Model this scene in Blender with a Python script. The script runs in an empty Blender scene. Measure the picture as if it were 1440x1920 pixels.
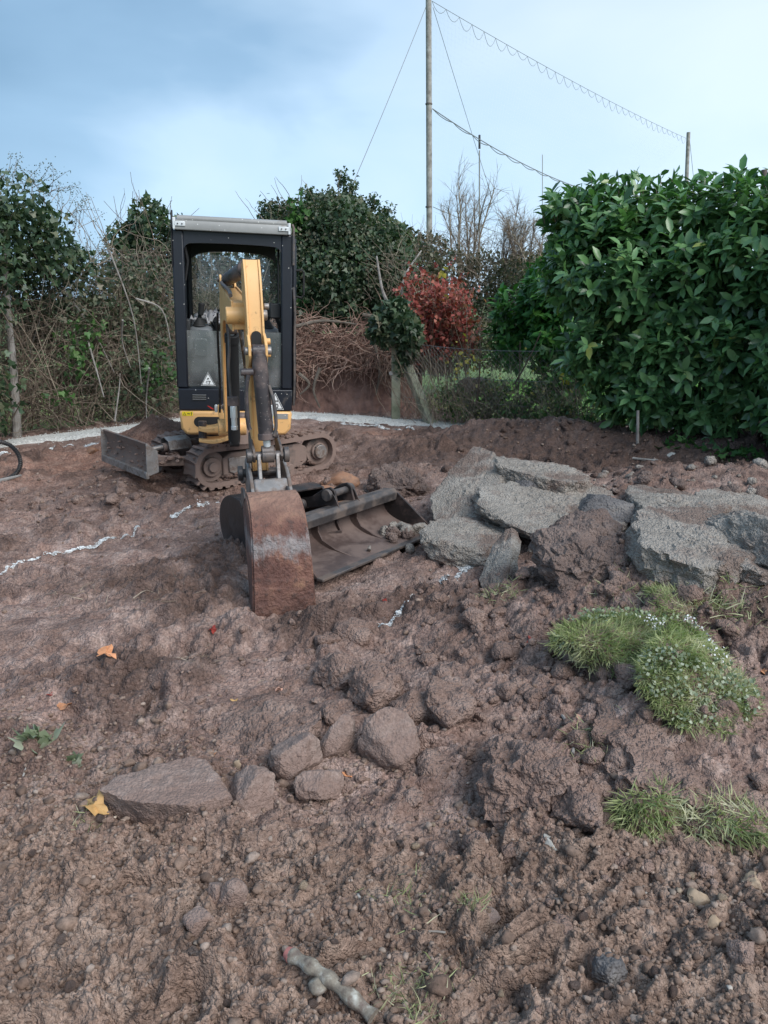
import bpy, math, random
import numpy as np
from mathutils import Matrix, Vector

# ------------------------------------------------------------------ camera, world, sun, exposure
sc = bpy.context.scene
col = sc.collection
PITCH = math.radians(15.5)
CZ = 1.6
F = 1440.0
cam_d = bpy.data.cameras.new('camera')
cam = bpy.data.objects.new('camera', cam_d)
col.objects.link(cam)
cam.location = (0, 0, CZ)
cam.rotation_euler = (math.radians(90) - PITCH, 0, 0)
cam_d.sensor_fit = 'VERTICAL'
cam_d.sensor_height = 36.0
cam_d.lens = 36.0 * F / 1920.0
cam_d.clip_start = 0.05
cam_d.clip_end = 3000
sc.camera = cam

SUN_EL, SUN_AZ = math.radians(42), math.radians(136)      # azimuth from +Y towards +X
w = bpy.data.worlds.new("World")
sc.world = w
w.use_nodes = True
nt = w.node_tree
for n in list(nt.nodes):
    nt.nodes.remove(n)
def NN(t, ty, **kw):
    n = t.nodes.new(ty)
    for k, v in kw.items():
        if k.startswith('i_'):
            n.inputs[k[2:]].default_value = v
        else:
            setattr(n, k, v)
    return n
def ramp(t, stops, fac=None, interp='LINEAR'):
    n = t.nodes.new('ShaderNodeValToRGB')
    cr = n.color_ramp
    cr.interpolation = interp
    while len(cr.elements) < len(stops):
        cr.elements.new(0.5)
    for e, (p, c) in zip(cr.elements, stops):
        e.position = p
        e.color = (c[0], c[1], c[2], 1) if isinstance(c, (tuple, list)) else (c, c, c, 1)
    if fac is not None:
        t.links.new(fac, n.inputs[0])
    return n
def mth(t, op, a, b=None, c=None, clamp=False):
    n = t.nodes.new('ShaderNodeMath')
    n.operation = op
    n.use_clamp = clamp
    for i, x in enumerate((a, b, c)):
        if x is None:
            continue
        if isinstance(x, (int, float)):
            n.inputs[i].default_value = x
        else:
            t.links.new(x, n.inputs[i])
    return n.outputs[0]
def mixc(t, fac, a, b, mode='MIX'):
    n = t.nodes.new('ShaderNodeMix')
    n.data_type = 'RGBA'
    n.blend_type = mode
    for s, x in ((n.inputs[0], fac), (n.inputs[6], a), (n.inputs[7], b)):
        if isinstance(x, (int, float)):
            s.default_value = x
        elif isinstance(x, (tuple, list)):
            s.default_value = (x[0], x[1], x[2], 1)
        else:
            t.links.new(x, s)
    return n.outputs[2]
sky = NN(nt, 'ShaderNodeTexSky', sky_type='NISHITA', sun_disc=False)
sky.sun_elevation = SUN_EL
sky.sun_rotation = SUN_AZ
skys = mixc(nt, 1.0, sky.outputs[0], (0.10, 0.10, 0.10), 'MULTIPLY')
tc = NN(nt, 'ShaderNodeTexCoord')
sep = NN(nt, 'ShaderNodeSeparateXYZ')
nt.links.new(tc.outputs['Generated'], sep.inputs[0])
den = mth(nt, 'ADD', mth(nt, 'MAXIMUM', sep.outputs[2], 0.0), 0.22)
cx_ = mth(nt, 'DIVIDE', sep.outputs[0], den)
cy_ = mth(nt, 'DIVIDE', sep.outputs[1], den)
cmb = NN(nt, 'ShaderNodeCombineXYZ')
nt.links.new(cx_, cmb.inputs[0])
nt.links.new(cy_, cmb.inputs[1])
def wnoise(scale, det, loc, rough=0.5, dist=0.0):
    mp = NN(nt, 'ShaderNodeMapping')
    mp.inputs['Location'].default_value = loc
    mp.inputs['Scale'].default_value = (1.0, 0.8, 1)
    nt.links.new(cmb.outputs[0], mp.inputs[0])
    n = NN(nt, 'ShaderNodeTexNoise', i_Scale=scale, i_Detail=det, i_Roughness=rough, i_Distortion=dist)
    nt.links.new(mp.outputs[0], n.inputs[0])
    return n.outputs[0]
n1 = wnoise(0.55, 3.0, (3.1, 1.7, 0), 0.42, 0.3)
n2 = wnoise(1.6, 4.0, (8.0, 2.0, 0), 0.5, 0.4)
# the cloud deck thins towards the side the light comes from (right of the garden)
side = mth(nt, 'MULTIPLY', cx_, 0.21)
dens = mth(nt, 'ADD', mth(nt, 'ADD', mth(nt, 'MULTIPLY', n1, 0.95), mth(nt, 'MULTIPLY', n2, 0.42)), side)
cloud = ramp(nt, [(0.38, (0.085, 0.16, 0.245)), (0.53, (0.135, 0.225, 0.325)), (0.66, (0.27, 0.365, 0.465)), (0.80, (0.33, 0.41, 0.485)), (1.0, (0.40, 0.465, 0.52))], dens)
mixf = ramp(nt, [(0.0, 0.80), (1.0, 0.95)], n2)
skyc = mixc(nt, mixf.outputs[0], skys, cloud.outputs[0])
hz = ramp(nt, [(0.0, 0.55), (0.12, 0.25), (0.32, 0.0)], sep.outputs[2])
skyc = mixc(nt, hz.outputs[0], skyc, (0.32, 0.47, 0.63))
bg = NN(nt, 'ShaderNodeBackground', i_Strength=1.0)
nt.links.new(skyc, bg.inputs[0])
wo = NN(nt, 'ShaderNodeOutputWorld')
nt.links.new(bg.outputs[0], wo.inputs[0])

sd = bpy.data.lights.new('sun', 'SUN')
sd.energy = 1.5
sd.angle = math.radians(38)
sd.color = (1.0, 0.965, 0.92)
so = bpy.data.objects.new('sun', sd)
col.objects.link(so)
dv = Vector((math.sin(SUN_AZ) * math.cos(SUN_EL), math.cos(SUN_AZ) * math.cos(SUN_EL), math.sin(SUN_EL)))
so.rotation_euler = dv.to_track_quat('Z', 'Y').to_euler()
so.location = (6, 4, 12)
vs = sc.view_settings
vs.view_transform = 'Standard'
vs.look = 'None'
vs.exposure = 1.12
vs.gamma = 1.0
vs.use_curve_mapping = False
sc.render.engine = 'CYCLES'
sc.cycles.max_bounces = 6
sc.cycles.transparent_max_bounces = 12

# ------------------------------------------------------------------ helpers
rng = np.random.default_rng(7)
random.seed(7)
cp, sp_ = math.cos(PITCH), math.sin(PITCH)
def ray(u, v):
    dx, dy = (u - 720) / F, (960 - v) / F
    return np.array([dx, cp + dy * sp_, -sp_ + dy * cp])
def P(u, v, Y):
    """point where the line of sight through photo position u, v meets the vertical plane at distance Y"""
    r = ray(u, v)
    t = Y / r[1]
    return np.array([r[0] * t, Y, CZ + r[2] * t])
def px2m(Y):
    return Y / F * 1.0

def hsh(ix, iy, iz=0, seed=0):
    with np.errstate(over='ignore'):
        h = (np.asarray(ix).astype(np.int64) * 374761393 + np.asarray(iy).astype(np.int64) * 668265263 + np.asarray(iz).astype(np.int64) * 1274126177 + seed * 974711) & 0xFFFFFFFF
        h = (h ^ (h >> 13)) * 1274126177 & 0xFFFFFFFF
        h = (h ^ (h >> 16)) * 2246822519 & 0xFFFFFFFF
        h = h ^ (h >> 15)
    return (h & 0xFFFFFF) / float(0x1000000)
def vn2(x, y, seed=0):
    x = np.asarray(x, float); y = np.asarray(y, float)
    ix = np.floor(x); iy = np.floor(y)
    fx = x - ix; fy = y - iy
    ux = fx * fx * fx * (fx * (fx * 6 - 15) + 10)
    uy = fy * fy * fy * (fy * (fy * 6 - 15) + 10)
    ix = ix.astype(np.int64); iy = iy.astype(np.int64)
    a = hsh(ix, iy, 0, seed); b = hsh(ix + 1, iy, 0, seed)
    c = hsh(ix, iy + 1, 0, seed); d = hsh(ix + 1, iy + 1, 0, seed)
    return ((a * (1 - ux) + b * ux) * (1 - uy) + (c * (1 - ux) + d * ux) * uy) * 2 - 1
def vn3(p, seed=0):
    i = np.floor(p); f = p - i
    u = f * f * (3 - 2 * f)
    i = i.astype(np.int64)
    r = 0
    for dx in (0, 1):
        wx = u[:, 0] if dx else 1 - u[:, 0]
        for dy in (0, 1):
            wy = u[:, 1] if dy else 1 - u[:, 1]
            for dz in (0, 1):
                wz = u[:, 2] if dz else 1 - u[:, 2]
                r = r + wx * wy * wz * hsh(i[:, 0] + dx, i[:, 1] + dy, i[:, 2] + dz, seed)
    return r * 2 - 1
def fb2(x, y, oc=4, seed=0, gain=0.5):
    r = 0; a = 1.0; s = 0
    c, sn = 0.8, 0.6
    for k in range(oc):
        r = r + a * vn2(x, y, seed + k * 17)
        s += a; a *= gain
        x, y = (c * x - sn * y) * 2.03 + 11.3, (sn * x + c * y) * 2.03 + 5.7
    return r / s
def fb3(p, oc=3, seed=0, gain=0.5):
    r = 0; a = 1.0; s = 0
    for k in range(oc):
        r = r + a * vn3(p, seed + 13 * k)
        s += a; a *= gain
        p = p * 2.03 + 7.1
    return r / s
def clod(x, y, scale, seed, rad=0.62):
    """field of rounded lumps, 0..1"""
    x = x / scale; y = y / scale
    ix = np.floor(x).astype(np.int64); iy = np.floor(y).astype(np.int64)
    best = np.zeros_like(x)
    for dx in (-1, 0, 1):
        for dy in (-1, 0, 1):
            cx = ix + dx; cy = iy + dy
            px = cx + hsh(cx, cy, 1, seed); py = cy + hsh(cx, cy, 2, seed)
            rr = rad * (0.45 + 0.75 * hsh(cx, cy, 3, seed))
            ex = 0.75 + 0.5 * hsh(cx, cy, 4, seed)
            d2 = (((x - px) * ex) ** 2 + ((y - py) / ex) ** 2) / (rr * rr)
            best = np.maximum(best, np.sqrt(np.clip(1 - d2, 0, 1)) * rr / rad * (0.4 + 0.6 * hsh(cx, cy, 5, seed)))
    return best
def clod3(p, scale, seed, rad=0.72):
    q = p / scale
    i = np.floor(q).astype(np.int64)
    best = np.zeros(len(p))
    for dx in (-1, 0, 1):
        for dy in (-1, 0, 1):
            for dz in (-1, 0, 1):
                c = i + (dx, dy, dz)
                f = np.stack([hsh(c[:, 0], c[:, 1], c[:, 2], seed + k) for k in range(3)], 1)
                rr = rad * (0.5 + 0.6 * hsh(c[:, 0], c[:, 1], c[:, 2], seed + 4))
                d2 = np.sum((q - c - f) ** 2, 1) / rr ** 2
                best = np.maximum(best, np.sqrt(np.clip(1 - d2, 0, 1)) * rr / rad)
    return best
def sstep(a, b, x):
    t = np.clip((x - a) / (b - a), 0, 1)
    return t * t * (3 - 2 * t)

# ------------------------------------------------------------------ terrain
BUMPS = [  # cx, cy, rx, ry, rot, h, power
    (1.30, 3.65, 0.75, 0.50, 0.0, 0.29, 1.6),
    (1.95, 3.05, 1.20, 0.80, 0.0, 0.29, 2.0),
    (0.80, 2.35, 0.40, 0.30, 0.3, 0.06, 1.5),
    (3.2, 3.4, 1.0, 1.0, 0.0, 0.20, 2.0),
    (1.15, 2.45, 0.35, 0.22, -0.3, 0.10, 1.5),
    (1.7, 5.6, 1.3, 0.95, -0.2, 0.22, 2.0),
    (3.6, 5.6, 1.4, 0.9, -0.3, 0.30, 2.0),
    (-2.35, 8.05, 0.62, 0.42, -0.5, 0.36, 1.5),
    (-1.95, 6.25, 0.75, 0.40, -0.6, 0.12, 1.5),
    (-0.9, 6.6, 0.7, 0.5, 0.0, 0.05, 1.5),
    (-0.45, 8.55, 0.7, 0.35, -0.1, 0.14, 1.5),
    (0.45, 7.9, 0.7, 0.28, -0.3, 0.12, 1.5),
    (0.30, 7.0, 0.6, 0.25, 0.0, 0.06, 1.5),
    (-0.30, 3.55, 0.35, 0.14, 0.15, 0.05, 1.5),
    (0.2, 2.75, 0.5, 0.25, 0.2, 0.05, 1.5),
    (0.45, 0.9, 0.9, 0.6, 0.0, 0.05, 1.5),
]
def seg_d(x, y, ax, ay, bx, by):
    dx, dy = bx - ax, by - ay
    t = np.clip(((x - ax) * dx + (y - ay) * dy) / (dx * dx + dy * dy), 0, 1)
    return np.hypot(x - ax - t * dx, y - ay - t * dy)
def Hmac(x, y):
    x = np.asarray(x, float); y = np.asarray(y, float)
    h = 0.035 * fb2(x * 0.9 + 3, y * 0.9, 3, 5)
    for cx, cy, rx, ry, ro, hh, pw in BUMPS:
        c, s = math.cos(ro), math.sin(ro)
        a = ((x - cx) * c + (y - cy) * s) / rx
        b = (-(x - cx) * s + (y - cy) * c) / ry
        h = h + hh * np.exp(-np.power(a * a + b * b, pw * 0.5 + 0.25))
    d = seg_d(x, y, 1.35, 8.75, 5.5, 6.0)
    h = h + (0.27 + 0.05 * vn2(x * 2, y * 2, 3)) * np.exp(-(d / 0.62) ** 2)
    # shallow flat trench where the gravel lies
    dg = np.minimum(seg_d(x, y, *GR[0], *GR[1]), seg_d(x, y, *GR[1], *GR[2]))
    k = 1 - sstep(0.28, 0.7, dg)
    h = h * (1 - k) + 0.0 * k
    k = 1 - sstep(0.42, 0.75, seg_d(x, y, -1.55, 6.55, -0.45, 7.35))
    h = h * (1 - k) - 0.05 * k
    k = 1 - sstep(0.26, 0.5, seg_d(x, y, -0.45, 4.45, 0.12, 5.2))
    h = h * (1 - k) - 0.03 * k
    k = 1 - sstep(0.12, 0.30, seg_d(x, y, -0.62, 3.82, -0.45, 3.88))
    h = h * (1 - k) - 0.02 * k
    return h
GR = [(-5.6, 7.15), (-2.0, 11.15), (1.5, 9.35)]
def H(x, y, fine=True):
    x = np.asarray(x, float); y = np.asarray(y, float)
    h = Hmac(x, y)
    wx = x + 0.05 * vn2(x * 7, y * 7, 41); wy = y + 0.05 * vn2(x * 7 + 9, y * 7, 42)
    loose = 1 - sstep(2.05, 2.6, y + 0.35 * vn2(x * 1.3, y * 1.3, 8) + 0.25 * x)
    heap = np.clip(np.exp(-(((x - 1.9) / 1.5) ** 2 + ((y - 3.3) / 1.3) ** 2)) * 1.4, 0, 1)
    heap = np.maximum(heap, sstep(0.0, 0.5, x) * sstep(2.4, 2.8, y) * (1 - sstep(3.6, 4.2, y)) * 0.8)
    back = sstep(6.2, 7.0, y) * sstep(-0.6, 0.2, x)
    rough = np.clip(loose + heap + back * 0.8, 0, 1)
    dg = np.minimum(seg_d(x, y, *GR[0], *GR[1]), seg_d(x, y, *GR[1], *GR[2]))
    calm = 0.3 + 0.7 * sstep(0.25, 0.5, dg)
    n1 = fb2(wx * 3.2, wy * 3.6, 4, 11)
    ridg = 3.0 * np.abs(fb2(wx * 4.5 + 5, wy * 6.5, 3, 23)) - 0.6
    h = h + calm * (0.022 * n1 + 0.010 * ridg * (1 - rough) + rough * 0.020 * fb2(wx * 6, wy * 6, 3, 31))
    pr = sstep(0.1, 0.5, fb2(x * 1.1 + 4, y * 1.1, 2, 61)) * (1 - rough)
    # pressed crawler track prints: short parallel bars running in bands
    for (ax, ay, bx, by, wd) in TRK:
        dx, dy = bx - ax, by - ay
        L = math.hypot(dx, dy); dx /= L; dy /= L
        al = (x - ax) * dx + (y - ay) * dy
        ac = -(x - ax) * dy + (y - ay) * dx
        m = sstep(wd, wd - 0.05, np.abs(ac)) * sstep(0, 0.1, al) * sstep(L, L - 0.1, al)
        m = m * sstep(-0.25, 0.25, vn2(x * 3.1, y * 3.1, 77))
        h = h + m * (1 - rough) * (0.014 * np.cos(al * 2 * math.pi / 0.095 + 3.0 * np.abs(ac)) - 0.018)
    if fine:
        c1 = clod(wx, wy, 0.17, 3); c2 = clod(wx, wy, 0.075, 5); c3 = clod(wx, wy, 0.034, 7); c4 = clod(x, y, 0.017, 9)
        mk = sstep(-0.1, 0.5, fb2(x * 1.9, y * 1.9, 3, 51))
        crk = np.abs(fb2(wx * 9, wy * 9, 3, 91))
        tear = fb2(wx * 16 + 3, wy * 30, 3, 93)
        rg1 = 3.2 * np.abs(fb2(wx * 4.6 + 2, wy * 9.5, 4, 95, 0.55)) - 0.7
        tn = fb2(wx * 2.3 + 31, wy * 5.5, 4, 99, 0.55) * 4.5; tf0 = np.floor(tn)
        h = h + calm * (1 - rough) * 0.040 * (tf0 + sstep(0.40, 0.60, tn - tf0)) / 4.5
        rg2 = (3.2 * np.abs(fb2(wx * 12 + 2, wy * 27, 3, 97, 0.55)) - 0.7) * (0.55 + 0.45 * rough)
        m2 = sstep(-0.25, 0.35, fb2(x * 2.6 + 7, y * 3.2, 3, 53))
        h = h + calm * (0.027 * rg1 * (0.10 + m2) + 0.012 * rg2 * (0.12 + m2)) * (1 + 0.5 * rough)
        h = h + calm * (rough * (0.055 * c1 * mk + 0.034 * c2 + 0.020 * c3 + 0.008 * c4)
                        + (1 - rough) * (0.050 * c1 * mk * mk + 0.030 * c2 * mk + 0.013 * c3 * (0.2 + mk) + 0.010 * np.abs(tear) * (0.4 + mk)
                                         - 0.014 * (1 - sstep(0.0, 0.10, crk)) * (0.25 + mk) + 0.002 * c4))
        h = h + calm * (0.013 * np.abs(fb2(x * 38, y * 40, 2, 71, 0.6)) + 0.0015 * vn2(x * 110, y * 110, 75)) * (0.16 + 1.0 * rough)
    return h
TRK = [(-2.6, 2.2, -0.2, 4.5, 0.12), (-3.0, 3.0, -1.0, 5.0, 0.12), (-1.9, 1.9, -0.6, 2.9, 0.12), (-3.6, 4.3, -1.6, 5.4, 0.12), (-0.1, 3.1, 0.5, 4.6, 0.12),
       (-1.3, 2.0, -3.2, 3.3, 0.12), (-0.6, 6.2, 0.9, 7.2, 0.12), (-2.2, 3.4, -0.4, 3.3, 0.12)]
def G(u, v):
    """point of the terrain that shows at photo position u, v"""
    r = ray(u, v)
    t = np.linspace(1.2, 14, 1600)
    X = r[0] * t; Y = r[1] * t; Z = CZ + r[2] * t
    h = H(X, Y, False)
    k = np.argmax(Z < h)
    if k == 0:
        k = len(t) - 1
    return np.array([X[k], Y[k], float(h[k])])
def Hs(x, y, fine=True):
    return float(H(np.array([x]), np.array([y]), fine)[0])

# ------------------------------------------------------------------ mesh helpers
ORG = {}
def link(o, parent=None, origin=None):
    col.objects.link(o)
    if parent is not None:
        o.parent = parent
        po = ORG[parent.name]
    else:
        po = np.zeros(3)
    if origin is not None:
        o.location = tuple(np.asarray(origin) - po)
        ORG[o.name] = np.asarray(origin, float)
    return o
def np_mesh(name, V, Fc, smooth=True, attrs=None):
    V = np.asarray(V, np.float32)
    me = bpy.data.meshes.new(name)
    if isinstance(Fc, np.ndarray):
        k = Fc.shape[1]
        tot = Fc.shape[0]
        me.vertices.add(len(V))
        me.vertices.foreach_set('co', V.ravel())
        me.loops.add(tot * k)
        me.loops.foreach_set('vertex_index', Fc.astype(np.int32).ravel())
        me.polygons.add(tot)
        me.polygons.foreach_set('loop_start', (np.arange(tot) * k).astype(np.int32))
        me.polygons.foreach_set('loop_total', np.full(tot, k, np.int32))
        me.update(calc_edges=True)
    else:
        me.from_pydata([tuple(map(float, p)) for p in V], [], Fc)
    if smooth:
        me.polygons.foreach_set('use_smooth', np.ones(len(me.polygons), bool))
    if attrs:
        for an, arr in attrs.items():
            a = me.attributes.new(an, 'FLOAT', 'POINT')
            a.data.foreach_set('value', np.asarray(arr, np.float32))
    me.update()
    return me
def mk(name, V, Fc, mat, parent=None, smooth=True, attrs=None, origin=None, bevel=None, autos=None):
    V = np.asarray(V, float)
    if origin is None:
        lo, hi = V.min(0), V.max(0)
        origin = np.array([(lo[0] + hi[0]) / 2, (lo[1] + hi[1]) / 2, lo[2]])
    me = np_mesh(name, V - origin, Fc, smooth, attrs)
    me.materials.append(mat)
    o = bpy.data.objects.new(name, me)
    link(o, parent, origin)
    if autos is not None:
        me.set_sharp_from_angle(angle=math.radians(autos))
    if bevel:
        b = o.modifiers.new('bevel', 'BEVEL')
        b.width = bevel; b.segments = 2; b.limit_method = 'ANGLE'; b.angle_limit = math.radians(35)
        b.harden_normals = False
    return o
def tag(o, label=None, cat=None, group=None, kind=None):
    if label: o['label'] = label
    if cat: o['category'] = cat
    if group: o['group'] = group
    if kind: o['kind'] = kind
    return o
def root(name, loc, label, cat, group=None):
    o = bpy.data.objects.new(name, None)
    o.empty_display_size = 0.1
    link(o, None, loc)
    return tag(o, label, cat, group)

class MB:
    def __init__(s, M=None):
        s.v = []; s.f = []; s.n = 0; s.M = M or Matrix.Identity(4)
    def add(s, V, Fc):
        for p in V:
            s.v.append(tuple(s.M @ Vector([float(c) for c in p])))
        for f in Fc:
            s.f.append([i + s.n for i in f])
        s.n = len(s.v)
        return s
    def box(s, c, d, rot=None):
        x, y, z = d[0] / 2, d[1] / 2, d[2] / 2
        R = Matrix.Identity(3) if rot is None else rot
        V = [Vector(c) + R @ Vector((i * x, j * y, k * z)) for i in (-1, 1) for j in (-1, 1) for k in (-1, 1)]
        return s.add(V, [(0, 1, 3, 2), (4, 6, 7, 5), (0, 4, 5, 1), (2, 3, 7, 6), (0, 2, 6, 4), (1, 5, 7, 3)])
    def bb(s, x0, x1, y0, y1, z0, z1):
        return s.box(((x0 + x1) / 2, (y0 + y1) / 2, (z0 + z1) / 2), (x1 - x0, y1 - y0, z1 - z0))
    def cyl(s, a, b, r0, r1=None, n=16):
        r1 = r0 if r1 is None else r1
        a = Vector(a); b = Vector(b)
        q = (b - a).to_track_quat('Z', 'Y').to_matrix()
        V = []
        for c, r in ((a, r0), (b, r1)):
            for i in range(n):
                t = 2 * math.pi * i / n
                V.append(c + q @ Vector((r * math.cos(t), r * math.sin(t), 0)))
        Fc = [(i, (i + 1) % n, n + (i + 1) % n, n + i) for i in range(n)]
        Fc += [tuple(range(n - 1, -1, -1)), tuple(range(n, 2 * n))]
        return s.add(V, Fc)
    def tube(s, pts, r, n=8):
        pts = [Vector([float(c) for c in p]) for p in pts]
        V = []
        up = Vector((0.13, 0.31, 0.94))
        for i, p in enumerate(pts):
            d = (pts[min(i + 1, len(pts) - 1)] - pts[max(i - 1, 0)]).normalized()
            a = d.cross(up).normalized(); b = d.cross(a)
            rr = r[i] if isinstance(r, (list, tuple)) else r
            for k in range(n):
                t = 2 * math.pi * k / n
                V.append(p + (a * math.cos(t) + b * math.sin(t)) * rr)
        Fc = []
        for i in range(len(pts) - 1):
            for k in range(n):
                Fc.append((i * n + k, i * n + (k + 1) % n, (i + 1) * n + (k + 1) % n, (i + 1) * n + k))
        Fc += [tuple(range(n - 1, -1, -1)), tuple(range((len(pts) - 1) * n, len(pts) * n))]
        return s.add(V, Fc)
    def prism(s, poly, f, a, b):
        """poly: 2-D points; f(p, w) -> 3-D; extruded between w = a and w = b"""
        n = len(poly)
        V = [f(p, a) for p in poly] + [f(p, b) for p in poly]
        Fc = [(i, (i + 1) % n, n + (i + 1) % n, n + i) for i in range(n)]
        Fc += [tuple(range(n - 1, -1, -1)), tuple(range(n, 2 * n))]
        return s.add(V, Fc)
    def shell(s, poly, th, f, a, b):
        """open 2-D line given thickness th, extruded"""
        n = len(poly)
        pp = [Vector((p[0], p[1])) for p in poly]
        off = []
        for i in range(n):
            d = (pp[min(i + 1, n - 1)] - pp[max(i - 1, 0)]).normalized()
            off.append(pp[i] + Vector((-d.y, d.x)) * th)
        full = [tuple(p) for p in pp] + [tuple(p) for p in reversed(off)]
        m = len(full)
        V = [f(p, a) for p in full] + [f(p, b) for p in full]
        Fc = [(i, (i + 1) % m, m + (i + 1) % m, m + i) for i in range(m)]
        for i in range(n - 1):
            j = m - 1 - i
            Fc.append((i, j, j - 1, i + 1)); Fc.append((m + i, m + i + 1, m + j - 1, m + j))
        return s.add(V, Fc)
    def build(s, name, mat, parent=None, bevel=None, smooth=True, autos=35):
        o = mk(name, np.array(s.v), s.f, mat, parent, smooth, None, None, bevel, autos if smooth else None)
        import bmesh
        bm = bmesh.new(); bm.from_mesh(o.data)
        bmesh.ops.recalc_face_normals(bm, faces=bm.faces)
        bm.to_mesh(o.data); bm.free()
        return o

# tubes made in numpy: paths (N, K, 3), radii (N, K)
def np_tubes(paths, rad, n=3):
    N, K, _ = paths.shape
    d = np.empty_like(paths)
    d[:, 1:-1] = paths[:, 2:] - paths[:, :-2]
    d[:, 0] = paths[:, 1] - paths[:, 0]; d[:, -1] = paths[:, -1] - paths[:, -2]
    d /= np.linalg.norm(d, axis=2, keepdims=True) + 1e-9
    up = np.array([0.21, 0.17, 0.96])
    a = np.cross(d, up); a /= np.linalg.norm(a, axis=2, keepdims=True) + 1e-9
    b = np.cross(d, a)
    t = np.arange(n) * 2 * np.pi / n
    V = paths[:, :, None, :] + rad[:, :, None, None] * (a[:, :, None, :] * np.cos(t)[None, None, :, None] + b[:, :, None, :] * np.sin(t)[None, None, :, None])
    V = V.reshape(-1, 3)
    base = (np.arange(N)[:, None, None] * K + np.arange(K - 1)[None, :, None]) * n
    k = np.arange(n)[None, None, :]; k2 = (k + 1) % n
    Fc = np.stack([base + k, base + k2, base + n + k2, base + n + k], -1).reshape(-1, 4)
    rnd = np.repeat(rng.random(N), K * n)
    return V, Fc, rnd
def unit(a):
    return a / (np.linalg.norm(a, axis=-1, keepdims=True) + 1e-9)

LEAF = {
    'laurel': (np.array([[0, 0, 0], [.28, .19, .05], [.28, -.19, .05], [.3, 0, -.01], [.65, .20, .03], [.65, -.20, .03], [.65, 0, -.03], [1, 0, -.12]]),
               [(0, 3, 1), (0, 2, 3), (3, 6, 4, 1), (3, 2, 5, 6), (6, 7, 4), (6, 5, 7)]),
    'ivy': (np.array([[0, 0, 0], [-.1, .35, .04], [.3, .5, .0], [.45, .2, .05], [1, 0, -.12], [.45, -.2, .05], [.3, -.5, .0], [-.1, -.35, .04]]),
            [(0, 1, 2, 3), (0, 3, 4), (0, 4, 5), (0, 5, 6, 7)]),
    'small': (np.array([[0, 0, 0], [.45, .3, .06], [1, 0, -.08], [.45, -.3, .06]]), [(0, 1, 2), (0, 2, 3)]),
    'blade': (np.array([[0, .03, 0], [0, -.03, 0], [.55, -.025, .05], [.55, .025, .05], [1, 0, -.12]]), [(0, 1, 2, 3), (3, 2, 4)]),
}
def tri_tpl(name):
    V, Fs = LEAF[name]
    T = []
    for f in Fs:
        for i in range(1, len(f) - 1):
            T.append((f[0], f[i], f[i + 1]))
    return V, np.array(T)
def np_leaves(pos, D, N, size, shape, wide=1.0):
    D = unit(D); S = unit(np.cross(N, D)); N = np.cross(D, S)
    V, T = tri_tpl(shape)
    size = np.broadcast_to(size, (len(pos),))[:, None, None]
    W = pos[:, None, :] + size * (V[None, :, 0:1] * D[:, None, :] + V[None, :, 1:2] * wide * S[:, None, :] + V[None, :, 2:3] * N[:, None, :])
    Fc = (np.arange(len(pos))[:, None, None] * len(V) + T[None]).reshape(-1, 3)
    rnd = np.repeat(rng.random(len(pos)), len(V))
    return W.reshape(-1, 3), Fc, rnd
def blob(u, v, Y, ru, rv, rd=None):
    c = P(u, v, Y)
    dep = Y * cp + (CZ - c[2]) * sp_
    rx = ru / F * dep; rz = rv / F * dep
    return (c, np.array([rx, rd if rd else (rx + rz) / 2, rz]))
def sample_blobs(bl, n, shell=0.35, deep=0.62, noise=0.25, seed=0, nf=2.5):
    areas = np.array([b[1][0] * b[1][2] + b[1][1] * b[1][2] for b in bl])
    k = rng.choice(len(bl), size=int(n * 1.7), p=areas / areas.sum())
    C = np.array([b[0] for b in bl])[k]; R = np.array([b[1] for b in bl])[k]
    d = unit(rng.normal(size=(len(k), 3)))
    r = 1 - shell * rng.random(len(k)) ** 1.3
    q = C + d * R * (r + noise * fb3((C + d * R) * nf, 3, seed))[:, None]
    keep = np.ones(len(k), bool)
    for j, (c, rr) in enumerate(bl):
        keep &= ~((np.linalg.norm((q - c) / rr, axis=1) < deep) & (k != j))
    q = q[keep][:n]; d = unit((d / R)[keep][:n])
    return q, d

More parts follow.
